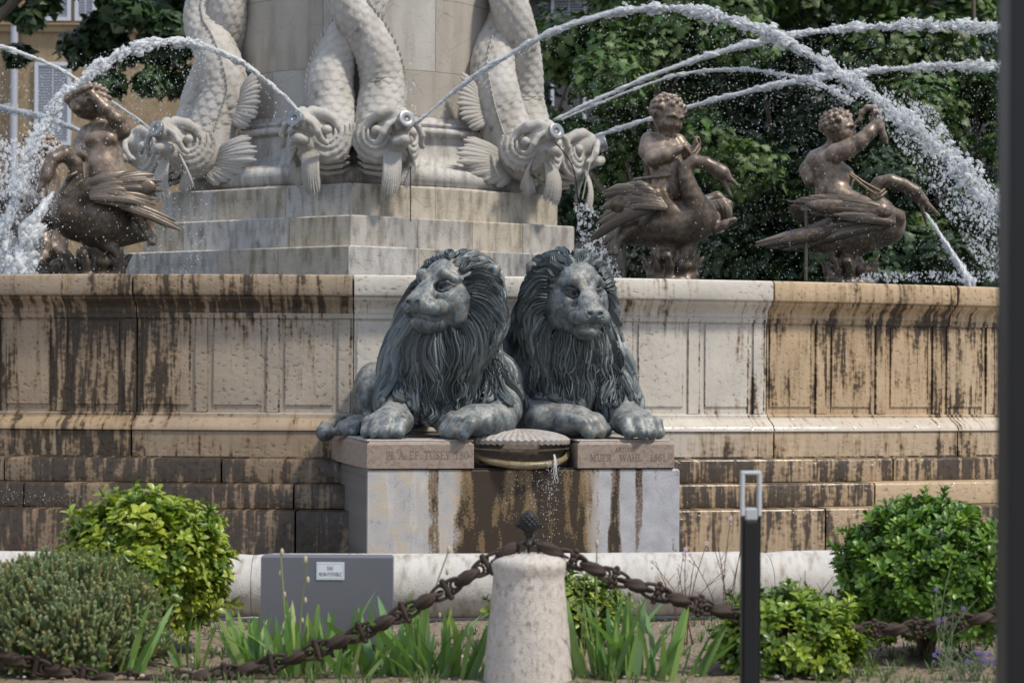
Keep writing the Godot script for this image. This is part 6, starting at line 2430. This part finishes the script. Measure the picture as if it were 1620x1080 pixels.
func bush(called: String, label: String, c: Vector3, rad: Vector3, count: int, shapes: Array, tones: Array, m: Material, sd: int, sz: float, singles: int, flat := 0.25, noise := 0.22):
	var o := thing(called, label, "bush", Vector3(c.x, 0, c.z))
	var r := RandomNumberGenerator.new()
	r.seed = sd
	var st := MB.new()
	var cy := c.y
	for q in 14:
		var u := Vector3(r.randfn(), absf(r.randfn()) + 0.3, r.randfn()).normalized()
		st.tube(curve_through([Vector3(r.randfn() * 0.03, 0.0, r.randfn() * 0.03), Vector3(u.x * rad.x * 0.4, cy * 0.7, u.z * rad.z * 0.4), Vector3(u.x * rad.x * 0.8, cy + u.y * rad.y * 0.75, u.z * rad.z * 0.8)], 6), lerp_list([0.012, 0.008, 0.004], 6), 5)
	part(o, "stems", st.commit(), M.bark)
	var list := []
	for q in count:
		var u := Vector3(r.randfn(), r.randfn(), r.randfn()).normalized()
		if u.y < -0.75: u.y = -u.y * 0.5
		var depth := pow(r.randf(), 0.5)
		var nz := 1.0 + noise * (big.get_noise_3dv(u * 1.9 + c) * 1.4 + fine.get_noise_3dv(u * 0.6 + c) * 0.8)
		var p := Vector3(0, cy, 0) + u * rad * nz * (lerpf(0.60, 1.0, depth) if q % 17 else r.randf_range(1.0, 1.13))
		if p.y < 0.05: continue
		var axis := (u * 0.9 + Vector3(0, flat + 0.35, 0) + Vector3(r.randfn(), r.randfn(), r.randfn()) * 0.28).normalized()
		var b := turn_to(axis, r.randf() * TAU).scaled(Vector3.ONE * sz * r.randf_range(0.7, 1.2))
		var tn: Color = tones[r.randi() % tones.size()]
		tn = tn * r.randf_range(0.75, 1.2)
		list.append([depth * (1.0 if u.z > -0.1 else 0.3), Transform3D(b, p), Color(tn.r, tn.g, tn.b)])
	list.sort_custom(func(a, b): return a[0] > b[0])
	var mats := []
	for t in tones:
		var mm: StandardMaterial3D = m.duplicate()
		mm.albedo_color = t.linear_to_srgb()
		mm.vertex_color_use_as_albedo = false
		mats.append(mm)
	for q in mini(singles, list.size()):
		part(o, "leaf_rosette", shapes[q % shapes.size()], mats[(q * 7) % mats.size()], list[q][1])
	var per := []
	for k in shapes.size(): per.append([[], PackedColorArray()])
	for q in range(singles, list.size()):
		per[q % shapes.size()][0].append(list[q][1])
		per[q % shapes.size()][1].append(list[q][2])
	for k in shapes.size():
		if per[k][0].size(): swarm(o, "foliage", shapes[k], m, per[k][0], per[k][1])


func blade(L: float, w: float, bend: float, twist: float) -> ArrayMesh:
	var mb := MB.new()
	var n := 9
	for s in n + 1:
		var f := float(s) / n
		var p := Vector3(bend * f * f * L, L * (f - 0.18 * absf(bend) * f * f), 0.0)
		var ww := w * 0.5 * (0.75 + 0.5 * sin(f * 2.4)) * pow(maxf(1.0 - f, 0.0), 0.42)
		if f < 0.1: ww = w * 0.4
		var sd := Vector3(sin(twist * f) * 0.5, 0, 1).normalized()
		mb.add(p - sd * ww, Vector3.RIGHT)
		mb.add(p + Vector3(0.12 * ww, 0, 0), Vector3.RIGHT)
		mb.add(p + sd * ww, Vector3.RIGHT)
	for s in n:
		for e in 2:
			var b := s * 3 + e
			mb.quad(b, b + 3, b + 4, b + 1)
	mb.smooth()
	return mb.commit()


func iris(label: String, at: Vector3, n: int, h: float, spread: float, sd: int, stalks := 0):
	var o := thing("iris_plant", label, "plant", at, 0.0, "iris clumps in the bed")
	var r := RandomNumberGenerator.new()
	r.seed = sd
	if not M.has("blades"):
		M.blades = [blade(1.0, 0.095, 0.10, 0.5), blade(1.0, 0.085, 0.32, 0.9), blade(1.0, 0.10, 0.55, 0.4), blade(1.0, 0.085, -0.08, 0.6), blade(1.0, 0.09, 0.85, 0.8)]
		M.blade_mats = []
		for c in [Color(0.15, 0.27, 0.07), Color(0.11, 0.21, 0.06), Color(0.20, 0.31, 0.09), Color(0.14, 0.24, 0.10), Color(0.24, 0.32, 0.10)]:
			var m := mat(c, 0.45)
			m.backlight_enabled = true
			m.backlight = Color(0.35, 0.5, 0.15)
			M.blade_mats.append(m)
	for q in n:
		var L := h * r.randf_range(0.5, 1.1)
		var a := PI / 2 * (1 if r.randf() < 0.5 else -1) + r.randfn() * 0.7
		var p := Vector3(r.randfn() * spread, -0.03, r.randfn() * spread * 0.3)
		var lean := p.x / maxf(spread, 0.01) * 0.24 + r.randfn() * 0.10
		var b := Basis(Vector3.BACK, -lean) * Basis(Vector3.UP, a) * Basis(Vector3.BACK, r.randfn() * 0.06)
		part(o, "leaf_blade", M.blades[(r.randi() % 5) if r.randf() < 0.5 else [0, 1, 3][r.randi() % 3]], M.blade_mats[r.randi() % 5], Transform3D(b.scaled(Vector3(L, L, L)), p))
	for q in stalks:
		var x := r.randfn() * spread
		var H := h * r.randf_range(1.15, 1.6)
		var mb := MB.new()
		var top := Vector3(x + r.randfn() * 0.05, H, r.randfn() * 0.04)
		mb.tube(curve_through([Vector3(x, 0, 0), Vector3(x + r.randfn() * 0.015, H * 0.5, 0), top], 8), lerp_list([0.005, 0.0035], 8), 5, Color(0.22, 0.27, 0.10))
		for k in 4:
			var f := 1.0 - k * 0.16
			mb.ball(Vector3(lerpf(x, top.x, f) + r.randf_range(-0.012, 0.012), H * f, lerpf(0.0, top.z, f)), Vector3(0.010, 0.022, 0.010) * (1.0 - 0.1 * k), 6, 5, Color(0.5, 0.44, 0.30))
		part(o, "seed_stalk", mb.commit(), M.plain)


func wildflower(label: String, at: Vector3, stems: int, h: float, spread: float, petal: Color, stalk: Color, sd: int):
	var o := thing("wildflower", label, "flower", at)
	var r := RandomNumberGenerator.new()
	r.seed = sd
	for q in stems:
		var mb := MB.new()
		var x := r.randfn() * spread * 0.3
		var tip := Vector3(x + r.randfn() * spread, h * r.randf_range(0.65, 1.1), r.randfn() * spread * 0.5)
		var P := curve_through([Vector3(x, 0, 0), Vector3(lerpf(x, tip.x, 0.35) + r.randfn() * 0.02, tip.y * 0.55, tip.z * 0.5), tip], 10)
		mb.tube(P, lerp_list([0.0034, 0.0017], 10), 4, stalk)
		for k in 3:
			var b: Vector3 = P[5 + k]
			mb.tube([b, b + Vector3(r.randfn() * 0.035, 0.05, r.randfn() * 0.02)], [0.0018, 0.001], 4, stalk)
		part(o, "stem", mb.commit(), M.plain)
		if petal.a > 0.0 and r.randf() < 0.5:
			var fl := MB.new()
			for k in 5:
				var a := TAU * k / 5.0
				fl.ball(tip + Vector3(cos(a) * 0.008, sin(a) * 0.008, 0.003), Vector3(0.006, 0.0045, 0.002), 6, 4, petal, Basis(Vector3.BACK, a))
			fl.ball(tip + Vector3(0, -0.035, 0), Vector3(0.005, 0.01, 0.005), 5, 4, petal.lerp(stalk, 0.4))
			part(o, "blossom", fl.commit(), M.plain)


func set_garden():
	var ros := [rosette(7, 0.062, 0.027, 0.35, 1), rosette(8, 0.07, 0.030, 0.5, 2), rosette(6, 0.058, 0.026, 0.2, 3)]
	var slim := [rosette(8, 0.055, 0.022, 0.5, 4), rosette(9, 0.06, 0.024, 0.65, 5)]
	var lime := [Color(0.25, 0.33, 0.032), Color(0.32, 0.37, 0.035), Color(0.19, 0.28, 0.03), Color(0.28, 0.33, 0.035), Color(0.10, 0.17, 0.022), Color(0.24, 0.30, 0.035)]
	var green := [Color(0.14, 0.27, 0.04), Color(0.11, 0.215, 0.035), Color(0.19, 0.32, 0.045), Color(0.065, 0.135, 0.026)]
	var fresh := [Color(0.20, 0.30, 0.034), Color(0.26, 0.34, 0.036), Color(0.14, 0.23, 0.03), Color(0.085, 0.15, 0.024)]
	var b1 := place(232, 890, 11.6)
	bush("lime_bush", "bright lime-green clipped bush standing left, before the pale kerb", Vector3(b1.x, 0.50, b1.z), Vector3(0.475, 0.43, 0.43), 2100, ros, lime, M.gloss_leaf, 21, 1.25, 200, 0.25, 0.14)
	var b2 := place(100, 985, 10.9)
	bush("grey_green_bush", "low grey-green needle-leaved bush at the bottom left", Vector3(b2.x, 0.22, b2.z), Vector3(0.50, 0.37, 0.42), 8500, [needle_shoot(1), needle_shoot(2)], [Color(0.33, 0.40, 0.21), Color(0.27, 0.34, 0.16), Color(0.36, 0.42, 0.25), Color(0.40, 0.36, 0.15)], M.leaf, 22, 0.62, 0, 0.6, 0.12)
	var b3 := place(1468, 915, 11.5)
	bush("round_green_bush", "large round dark green bush on the right before the stained steps", Vector3(b3.x, 0.48, b3.z), Vector3(0.50, 0.44, 0.45), 2700, slim, green, M.gloss_leaf, 23, 1.2, 200, 0.25, 0.10)
	var b4 := place(1245, 1000, 10.9)
	bush("low_bush", "low fresh-green bush behind the lamp bollard and the chain", Vector3(b4.x, 0.20, b4.z), Vector3(0.42, 0.27, 0.34), 800, ros, fresh, M.gloss_leaf, 24, 1.1, 120, 0.5)
	var b5 := place(885, 965, 11.9)
	bush("small_bush", "small yellow-green bush half hidden behind the stone bollard", Vector3(b5.x, 0.24, b5.z), Vector3(0.40, 0.23, 0.28), 560, ros, fresh, M.gloss_leaf, 25, 1.0, 80, 0.5)
	iris("iris clump before the grey panel, left part crossed by the chain", place(478, 1085, 10.66), 64, 0.46, 0.17, 31, 2)
	iris("iris clump between the grey panel and the stone bollard", place(675, 1085, 10.68), 68, 0.50, 0.17, 32, 1)
	iris("iris clump just right of the stone bollard under the chain", place(985, 1090, 10.68), 62, 0.52, 0.19, 33, 1)
	iris("iris leaves in front of the grey-green bush at the left", place(75, 1085, 10.64), 26, 0.44, 0.10, 34)
	iris("iris leaves between grey-green bush and chain, near the bottom edge", place(165, 1080, 10.64), 24, 0.46, 0.10, 35)
	iris("short iris tuft between the lime bush and the grey panel", place(306, 1060, 11.0), 12, 0.34, 0.05, 36)
	iris("iris leaves at the foot of the grey panel's left edge", place(408, 1075, 10.7), 18, 0.38, 0.06, 37)
	var pink := Color(0.75, 0.58, 0.66, 1)
	var brown := Color(0.16, 0.085, 0.06)
	wildflower("thin pink-flowered stems left of the lamp bollard, before the kerb", place(1090, 1020, 11.6), 9, 0.56, 0.20, pink, brown, 41)
	wildflower("tall thin stem with pale pink blossoms beside the lamp bollard", place(1150, 1030, 11.3), 5, 0.78, 0.10, pink, brown, 42)
	wildflower("sparse bare stems right of the lamp bollard", place(1265, 1010, 11.6), 4, 0.5, 0.10, Color(0.6, 0.5, 0.55, 0), brown, 43)
	wildflower("buff dry stems just right of the stone bollard", place(930, 1050, 10.9), 6, 0.52, 0.09, Color(0.62, 0.50, 0.36, 1), Color(0.22, 0.26, 0.10), 44)
	wildflower("grey-green lavender with violet tips at the bottom right", place(1535, 1085, 10.6), 24, 0.20, 0.12, Color(0.20, 0.14, 0.42, 1), Color(0.17, 0.22, 0.13), 45)
	wildflower("violet lavender spikes before the round green bush", place(1495, 1060, 10.9), 7, 0.40, 0.08, Color(0.22, 0.15, 0.46, 1), Color(0.16, 0.22, 0.12), 46)
	wildflower("two upright pale stems in front of the round green bush", place(1488, 1075, 10.9), 3, 0.62, 0.04, Color(0.35, 0.35, 0.25, 1), Color(0.20, 0.26, 0.12), 47)
	wildflower("small violet flower in the crown of the round green bush", Vector3(b3.x + 0.12, 0.55, b3.z + 0.40), 1, 0.25, 0.02, Color(0.28, 0.16, 0.5, 1), Color(0.1, 0.16, 0.05), 48)
	wildflower("reddish thin stems behind the lime bush at the left", place(60, 960, 11.9), 5, 0.5, 0.12, Color(0.4, 0.2, 0.2, 0), Color(0.22, 0.06, 0.05), 49)
	# pebbles, litter and weeds on the soil
	var pm := MB.new()
	pm.ball(Vector3.ZERO, Vector3(1, 0.6, 0.8), 7, 5)
	var pb := pm.commit()
	var xs := []
	var cols := PackedColorArray()
	for q in 5200:
		var th := rnd(-14.0, 33.0)
		var p := around(th, rnd(16.05, 19.3), 0.0)
		p.y = 0.018 + 0.035 * fine.get_noise_3dv(p * 0.35) + 0.02 * fine.get_noise_3dv(p * 1.3)
		var z := 0.004 + 0.016 * pow(rng.randf(), 3.0)
		xs.append(Transform3D(Basis(Vector3.UP, rng.randf() * TAU).scaled(Vector3.ONE * z), p))
		var g := rnd(0.6, 1.2)
		cols.append(Color(0.36 * g, 0.29 * g, 0.23 * g) if rng.randf() < 0.75 else Color(0.42 * g, 0.39 * g, 0.36 * g))
	var pe := thing("gravel", "pale gravel and pebbles strewn over the flower bed", "gravel")
	pe.set_meta("kind", "stuff")
	swarm(pe, "pebbles", pb, M.plain, xs, cols)
	var gm := MB.new()
	for q in 7:
		var a := q * 2.4
		var d := Vector3(cos(a), 0, sin(a))
		var sd := Vector3(-sin(a), 0, cos(a)) * 0.05
		gm.face([d * 0.05 - sd, d * 0.05 + sd, d * 0.3 + Vector3(0, 0.6, 0) + sd * 0.7, d * 0.3 + Vector3(0, 0.6, 0) - sd * 0.7])
		gm.face([d * 0.3 + Vector3(0, 0.6, 0) - sd * 0.7, d * 0.3 + Vector3(0, 0.6, 0) + sd * 0.7, d * 0.62 + Vector3(0, 0.95, 0)])
	var gb := gm.commit()
	xs = []
	cols = PackedColorArray()
	for q in 2600:
		var th := rnd(-12.0, 30.0)
		var p := around(th, rnd(16.1, 19.3), 0.0)
		var patch := big.get_noise_3dv(p * 0.9)
		if patch < -0.1 and not (th > 9.0 and th < 15.0 and rng.randf() < 0.75): continue
		p.y = 0.01 + 0.035 * fine.get_noise_3dv(p * 0.35) + 0.02 * fine.get_noise_3dv(p * 1.3)
		xs.append(Transform3D(Basis(Vector3.UP, rng.randf() * TAU).scaled(Vector3.ONE * rnd(0.03, 0.095)), p))
		var g := rnd(0.7, 1.2)
		cols.append(Color(0.12 * g, 0.18 * g, 0.06 * g))
	var lm := MB.new()
	lm.face([Vector3(-0.5, 0, 0.2), Vector3(0.5, 0.1, 0.25), Vector3(0.6, 0, -0.2), Vector3(-0.45, 0.12, -0.25)])
	var lx := []
	var lc := PackedColorArray()
	for q in 2600:
		var th := rnd(-14.0, 33.0)
		var p := around(th, rnd(16.05, 19.3), 0.0)
		p.y = 0.026 + 0.035 * fine.get_noise_3dv(p * 0.35) + 0.02 * fine.get_noise_3dv(p * 1.3)
		lx.append(Transform3D((Basis(Vector3.UP, rng.randf() * TAU) * Basis(Vector3.RIGHT, rnd(-0.5, 0.5))).scaled(Vector3.ONE * rnd(0.012, 0.045)), p))
		var g := rnd(0.5, 1.3)
		lc.append(Color(0.22 * g, 0.145 * g, 0.085 * g) if rng.randf() < 0.7 else Color(0.34 * g, 0.29 * g, 0.19 * g))
	var le := thing("leaf_litter", "dry brown leaves scattered over the flower bed", "leaf litter")
	le.set_meta("kind", "stuff")
	swarm(le, "dry_leaves", lm.commit(), M.plain, lx, lc)
	var ge := thing("weeds", "low green weeds growing between the plants of the bed", "weeds")
	ge.set_meta("kind", "stuff")
	swarm(ge, "weed_tufts", gb, M.leaf, xs, cols)


# ---------------------------------------------------------------- bollard, chain, panel, posts

func stone_bollard_mesh() -> ArrayMesh:
	var mb := MB.new()
	var seg := 48
	var prof := [[0.245, -0.02], [0.238, 0.0], [0.228, 0.08], [0.218, 0.18], [0.207, 0.30], [0.196, 0.42], [0.188, 0.52], [0.184, 0.56], [0.186, 0.59], [0.194, 0.61], [0.196, 0.632], [0.19, 0.652], [0.172, 0.668], [0.14, 0.68], [0.10, 0.688], [0.05, 0.692], [0.0, 0.693]]
	for p in prof:
		for s in seg:
			var a := TAU * s / seg
			var q := Vector3(sin(a) * p[0], p[1], cos(a) * p[0])
			var chip := fine.get_noise_3dv(q * 1.2) * 0.010 + fine.get_noise_3dv(q * 3.2 + Vector3(4, 0, 0)) * (0.009 if p[1] > 0.57 else 0.003)
			mb.add(q + Vector3(sin(a), 0.35 if p[1] > 0.6 else 0.0, cos(a)) * chip, Vector3.UP)
	for r in prof.size() - 1:
		for s in seg:
			var s2 := (s + 1) % seg
			mb.quad(r * seg + s, r * seg + s2, (r + 1) * seg + s2, (r + 1) * seg + s)
	mb.smooth()
	return mb.commit()


func finial_mesh() -> ArrayMesh:
	var mb := MB.new()
	mb.lathe([Vector2(0.006, -0.03), Vector2(0.007, 0.022), Vector2(0.022, 0.026), Vector2(0.031, 0.034), Vector2(0.032, 0.042), Vector2(0.02, 0.05), Vector2(0.0155, 0.066), Vector2(0.018, 0.08), Vector2(0.026, 0.086), Vector2(0.027, 0.092), Vector2(0.022, 0.097), Vector2(0.03, 0.104), Vector2(0.046, 0.118), Vector2(0.0515, 0.134), Vector2(0.046, 0.15)], 20)
	# the pine cone with its overlapping scales
	for row in 6:
		var n: int = [10, 10, 9, 8, 6, 3][row]
		var y: float = 0.142 + 0.0125 * row
		var rr: float = [0.046, 0.0455, 0.042, 0.035, 0.024, 0.009][row]
		for q in n:
			var a := TAU * (q + 0.5 * (row % 2)) / n
			mb.ball(Vector3(sin(a) * rr, y, cos(a) * rr), Vector3(0.0145, 0.011, 0.011), 7, 5, Color.WHITE, Basis(Vector3.UP, a))
	mb.ball(Vector3(0, 0.165, 0), Vector3(0.042, 0.048, 0.042), 12, 8)
	for q in 4:
		var a := TAU * q / 4 + PI / 2
		var o := Vector3(sin(a), 0, cos(a))
		mb.tube([o * 0.045 + Vector3(0, 0.128, 0), o * 0.062 + Vector3(0, 0.133, 0), o * 0.067 + Vector3(0, 0.14, 0)], [0.009, 0.010, 0.004], 6)
	return mb.commit()


func stud_link_mesh() -> ArrayMesh:
	# a long open link with a knobbed stud across it; its long axis is x
	var mb := MB.new()
	var pts := []
	var rad := []
	for q in 33:
		var a := TAU * q / 32.0
		pts.append(Vector3(signf(cos(a)) * pow(absf(cos(a)), 0.75) * 0.088, signf(sin(a)) * pow(absf(sin(a)), 0.8) * 0.038, 0))
		rad.append(0.0098)
	mb.tube(pts, rad, 8, Color.WHITE, false)
	mb.tube([Vector3(0, -0.05, 0), Vector3(0, -0.02, 0), Vector3(0, 0.02, 0), Vector3(0, 0.05, 0)], [0.014, 0.0165, 0.0165, 0.014], 8)
	for e in [-1.0, 1.0]:
		mb.ball(Vector3(0, e * 0.050, 0), Vector3(0.017, 0.014, 0.017), 8, 6)
		mb.ball(Vector3(0.012, e * 0.026, 0.012), Vector3(0.014, 0.014, 0.012), 7, 5)
		mb.ball(Vector3(-0.012, e * 0.026, 0.012), Vector3(0.014, 0.014, 0.012), 7, 5)
	mb.ball(Vector3(0, 0, 0.014), Vector3(0.017, 0.017, 0.012), 8, 6)
	return mb.commit()


func egg_link_mesh() -> ArrayMesh:
	# the bulbous link that joins two open ones, wound with spiral folds
	var mb := MB.new()
	var seg := 22
	var n := 14
	for s in n + 1:
		var f := float(s) / n
		var x := (f - 0.5) * 0.155
		var r := 0.034 * pow(maxf(sin(PI * clampf(f, 0.02, 0.98)), 0.0), 0.62)
		for k in seg:
			var a := TAU * k / seg
			var rr := r * (1.0 + 0.17 * cos(4.0 * a + f * 6.0) + 0.07 * cos(11.0 * a - f * 7.0))
			mb.add(Vector3(x, cos(a) * rr, sin(a) * rr), Vector3.UP)
	for s in n:
		for k in seg:
			var k2 := (k + 1) % seg
			mb.quad(s * seg + k, s * seg + k2, (s + 1) * seg + k2, (s + 1) * seg + k)
	mb.smooth()
	for e in [-1.0, 1.0]:
		var pts := []
		var rad := []
		for q in 13:
			var a := TAU * q / 12.0
			pts.append(Vector3(e * (0.078 + cos(a) * 0.02), 0.0, sin(a) * 0.024))
			rad.append(0.0085)
		mb.tube(pts, rad, 6, Color.WHITE, false)
	return mb.commit()


func chain(label: String, a: Vector3, b: Vector3, sag: float, skew: float):
	var o := thing("iron_chain", label, "chain", Vector3.ZERO, 0.0, "chains between the stone bollards")
	if not M.has("stud"):
		M.stud = stud_link_mesh()
		M.egg = egg_link_mesh()
	var n := 400
	var P := []
	for q in n + 1:
		var f := float(q) / n
		P.append(a.lerp(b, f) - Vector3(0, 4.0 * sag * f * (1.0 - f) * (1.0 + skew * (f - 0.5)), 0))
	var pitch := 0.1235
	var run := 0.06
	var acc := 0.0
	var k := 0
	for q in n:
		var L: float = P[q].distance_to(P[q + 1])
		while run < acc + L:
			var p: Vector3 = P[q].lerp(P[q + 1], (run - acc) / L)
			var dir: Vector3 = (P[mini(q + 3, n)] - P[maxi(q - 3, 0)]).normalized()
			var z := Vector3(0, 1, 0) - dir * dir.y
			z = z.normalized()
			var bs := Basis(dir, z, dir.cross(z))
			if k % 2 == 0: part(o, "egg_link", M.egg, M.iron, Transform3D(bs * Basis(Vector3.RIGHT, k * 0.7), p))
			else: part(o, "stud_link", M.stud, M.iron, Transform3D(bs * Basis(Vector3.RIGHT, 0.15 * sin(k * 1.7)), p))
			k += 1
			run += pitch
		acc += L
	return o


func set_street_furniture():
	# grey metal cabinet panel
	var d := 11.3
	var tl := place(412, 878, d)
	var tr := place(621, 879, d)
	var w := tr.x - tl.x
	var o := thing("grey_metal_panel", "flat grey metal panel with a small white notice, standing before the kerb", "metal panel", Vector3((tl.x + tr.x) * 0.5, 0, -d - 0.05))
	var H: float = tl.y
	var pm := MB.new()
	pm.prism(PackedVector2Array([Vector2(-w / 2, -0.05), Vector2(-w / 2, 0.05), Vector2(w / 2, 0.05), Vector2(w / 2, -0.05)]), 0.10, H, 0.012)
	part(o, "cover", pm.commit(), M.panel_grey)
	var ft := MB.new()
	ft.box(Vector3(0.02, 0.05, 0.0), Vector3(w - 0.12, 0.11, 0.07), 0.004)
	part(o, "foot", ft.commit(), M.panel_dark)
	var nx: float = place(522, 903, d).x - o.position.x
	var ny: float = place(522, 903, d).y
	var pl := MB.new()
	pl.box(Vector3(nx, ny, 0.0525), Vector3(0.156, 0.098, 0.004), 0.001)
	var plq := part(o, "notice", pl.commit(), M.plaque)
	var rim := MB.new()
	for e in [[0, 0.0405, 0.144, 0.0016], [0, -0.0405, 0.144, 0.0016], [-0.0712, 0, 0.0016, 0.081], [0.0712, 0, 0.0016, 0.081]]:
		rim.box(Vector3(nx + e[0], ny + e[1], 0.0548), Vector3(e[2], e[3], 0.0008), 0.0002)
	part(plq, "border", rim.commit(), mat(Color(0.3, 0.33, 0.38), 0.5))
	part(plq, "lettering", lettering("EAU", 0.036, 0.001, false), M.ink, Transform3D(Basis().scaled(Vector3(0.52, 0.78, 1)), Vector3(nx, ny + 0.015, 0.0551)))
	part(plq, "lettering", lettering("NON POTABLE", 0.036, 0.001, false), M.ink, Transform3D(Basis().scaled(Vector3(0.54, 0.78, 1)), Vector3(nx, ny - 0.0185, 0.0551)))
	# stone bollards and the chains between them
	var bp := place(835, 1080, 10.5)
	bp.y = -0.01
	var bm := stone_bollard_mesh()
	var spots := [bp, around(-5.4, 18.6, -0.01), around(17.2, 18.6, -0.01)]
	var lab := ["pale rough stone bollard in the middle with an iron pine cone on top", "pale stone bollard beyond the left edge at the chain's end", "pale stone bollard beyond the right edge at the chain's end"]
	for k in 3:
		var s := thing("stone_bollard", lab[k], "bollard", spots[k], 0.0, "stone bollards carrying the chain")
		part(s, "stone", bm, M.limestone)
		part(s, "pine_cone_finial", finial_mesh(), M.iron_dark, Transform3D(Basis(), Vector3(0.0, 0.70, 0.0)))
		var st := MB.new()
		for e in [-1.0, 1.0]:
			st.tube(curve_through([Vector3(e * 0.05, 0.67, 0.02), Vector3(e * 0.052, 0.73, 0.02), Vector3(e * 0.062, 0.748, 0.02), Vector3(e * 0.095, 0.738, 0.02)], 8), lerp_list([0.008, 0.008], 8), 6)
		part(s, "chain_staple", st.commit(), M.iron_dark)
	chain("rusty iron chain of carved links sagging from the bollard to the left", bp + Vector3(-0.062, 0.735, 0.02), spots[1] + Vector3(0.09, 0.60, 0.02), 0.635, 0.20)
	chain("rusty iron chain of carved links sagging from the bollard to the right", bp + Vector3(0.062, 0.735, 0.02), spots[2] + Vector3(-0.09, 0.69, 0.02), 0.45, 0.16)
	# lamp bollard
	var ld := 9.0
	var lx := place(1188, 745, ld)
	var lb := thing("lamp_bollard", "slim black lamp bollard with an open aluminium frame on top", "lamp bollard", Vector3(lx.x, 0, -ld))
	var lw := 0.090
	var post := MB.new()
	post.box(Vector3(0, 0.475, 0), Vector3(lw - 0.028, 0.96, lw), 0.006)
	for e in [-1.0, 1.0]: post.box(Vector3(e * (lw / 2 - 0.0085), 0.485, 0), Vector3(0.011, 0.98, lw - 0.02), 0.003)
	part(lb, "post", post.commit(), M.post_black)
	var top: float = lx.y
	var fr := MB.new()
	for e in [-1.0, 1.0]: fr.box(Vector3(e * (lw / 2 - 0.0075), (top + 0.977) / 2 - 0.004, 0), Vector3(0.0145, top - 0.977 - 0.010, lw - 0.02), 0.003)
	fr.box(Vector3(0, top - 0.0065, 0), Vector3(lw, 0.014, lw - 0.018), 0.003)
	part(lb, "top_frame", fr.commit(), M.alu)
	var ln := MB.new()
	ln.box(Vector3(0, 0.985, 0), Vector3(lw - 0.031, 0.058, lw - 0.02), 0.008)
	part(lb, "lens", ln.commit(), M.lens_grey)
	# black post at the right edge
	var pd := 4.6
	var px := place(1586, 540, pd)
	var bk := thing("black_post", "tall black metal post cut by the right edge of the picture", "post", Vector3(px.x + 0.06, 0, -pd))
	var bkm := MB.new()
	bkm.box(Vector3(0, 1.6, 0), Vector3(0.12, 3.22, 0.12), 0.008)
	part(bk, "shaft", bkm.commit(), M.post_black)
	var bf := MB.new()
	bf.box(Vector3(0, 0.006, 0), Vector3(0.24, 0.015, 0.24), 0.003)
	part(bk, "base_plate", bf.commit(), M.post_black)
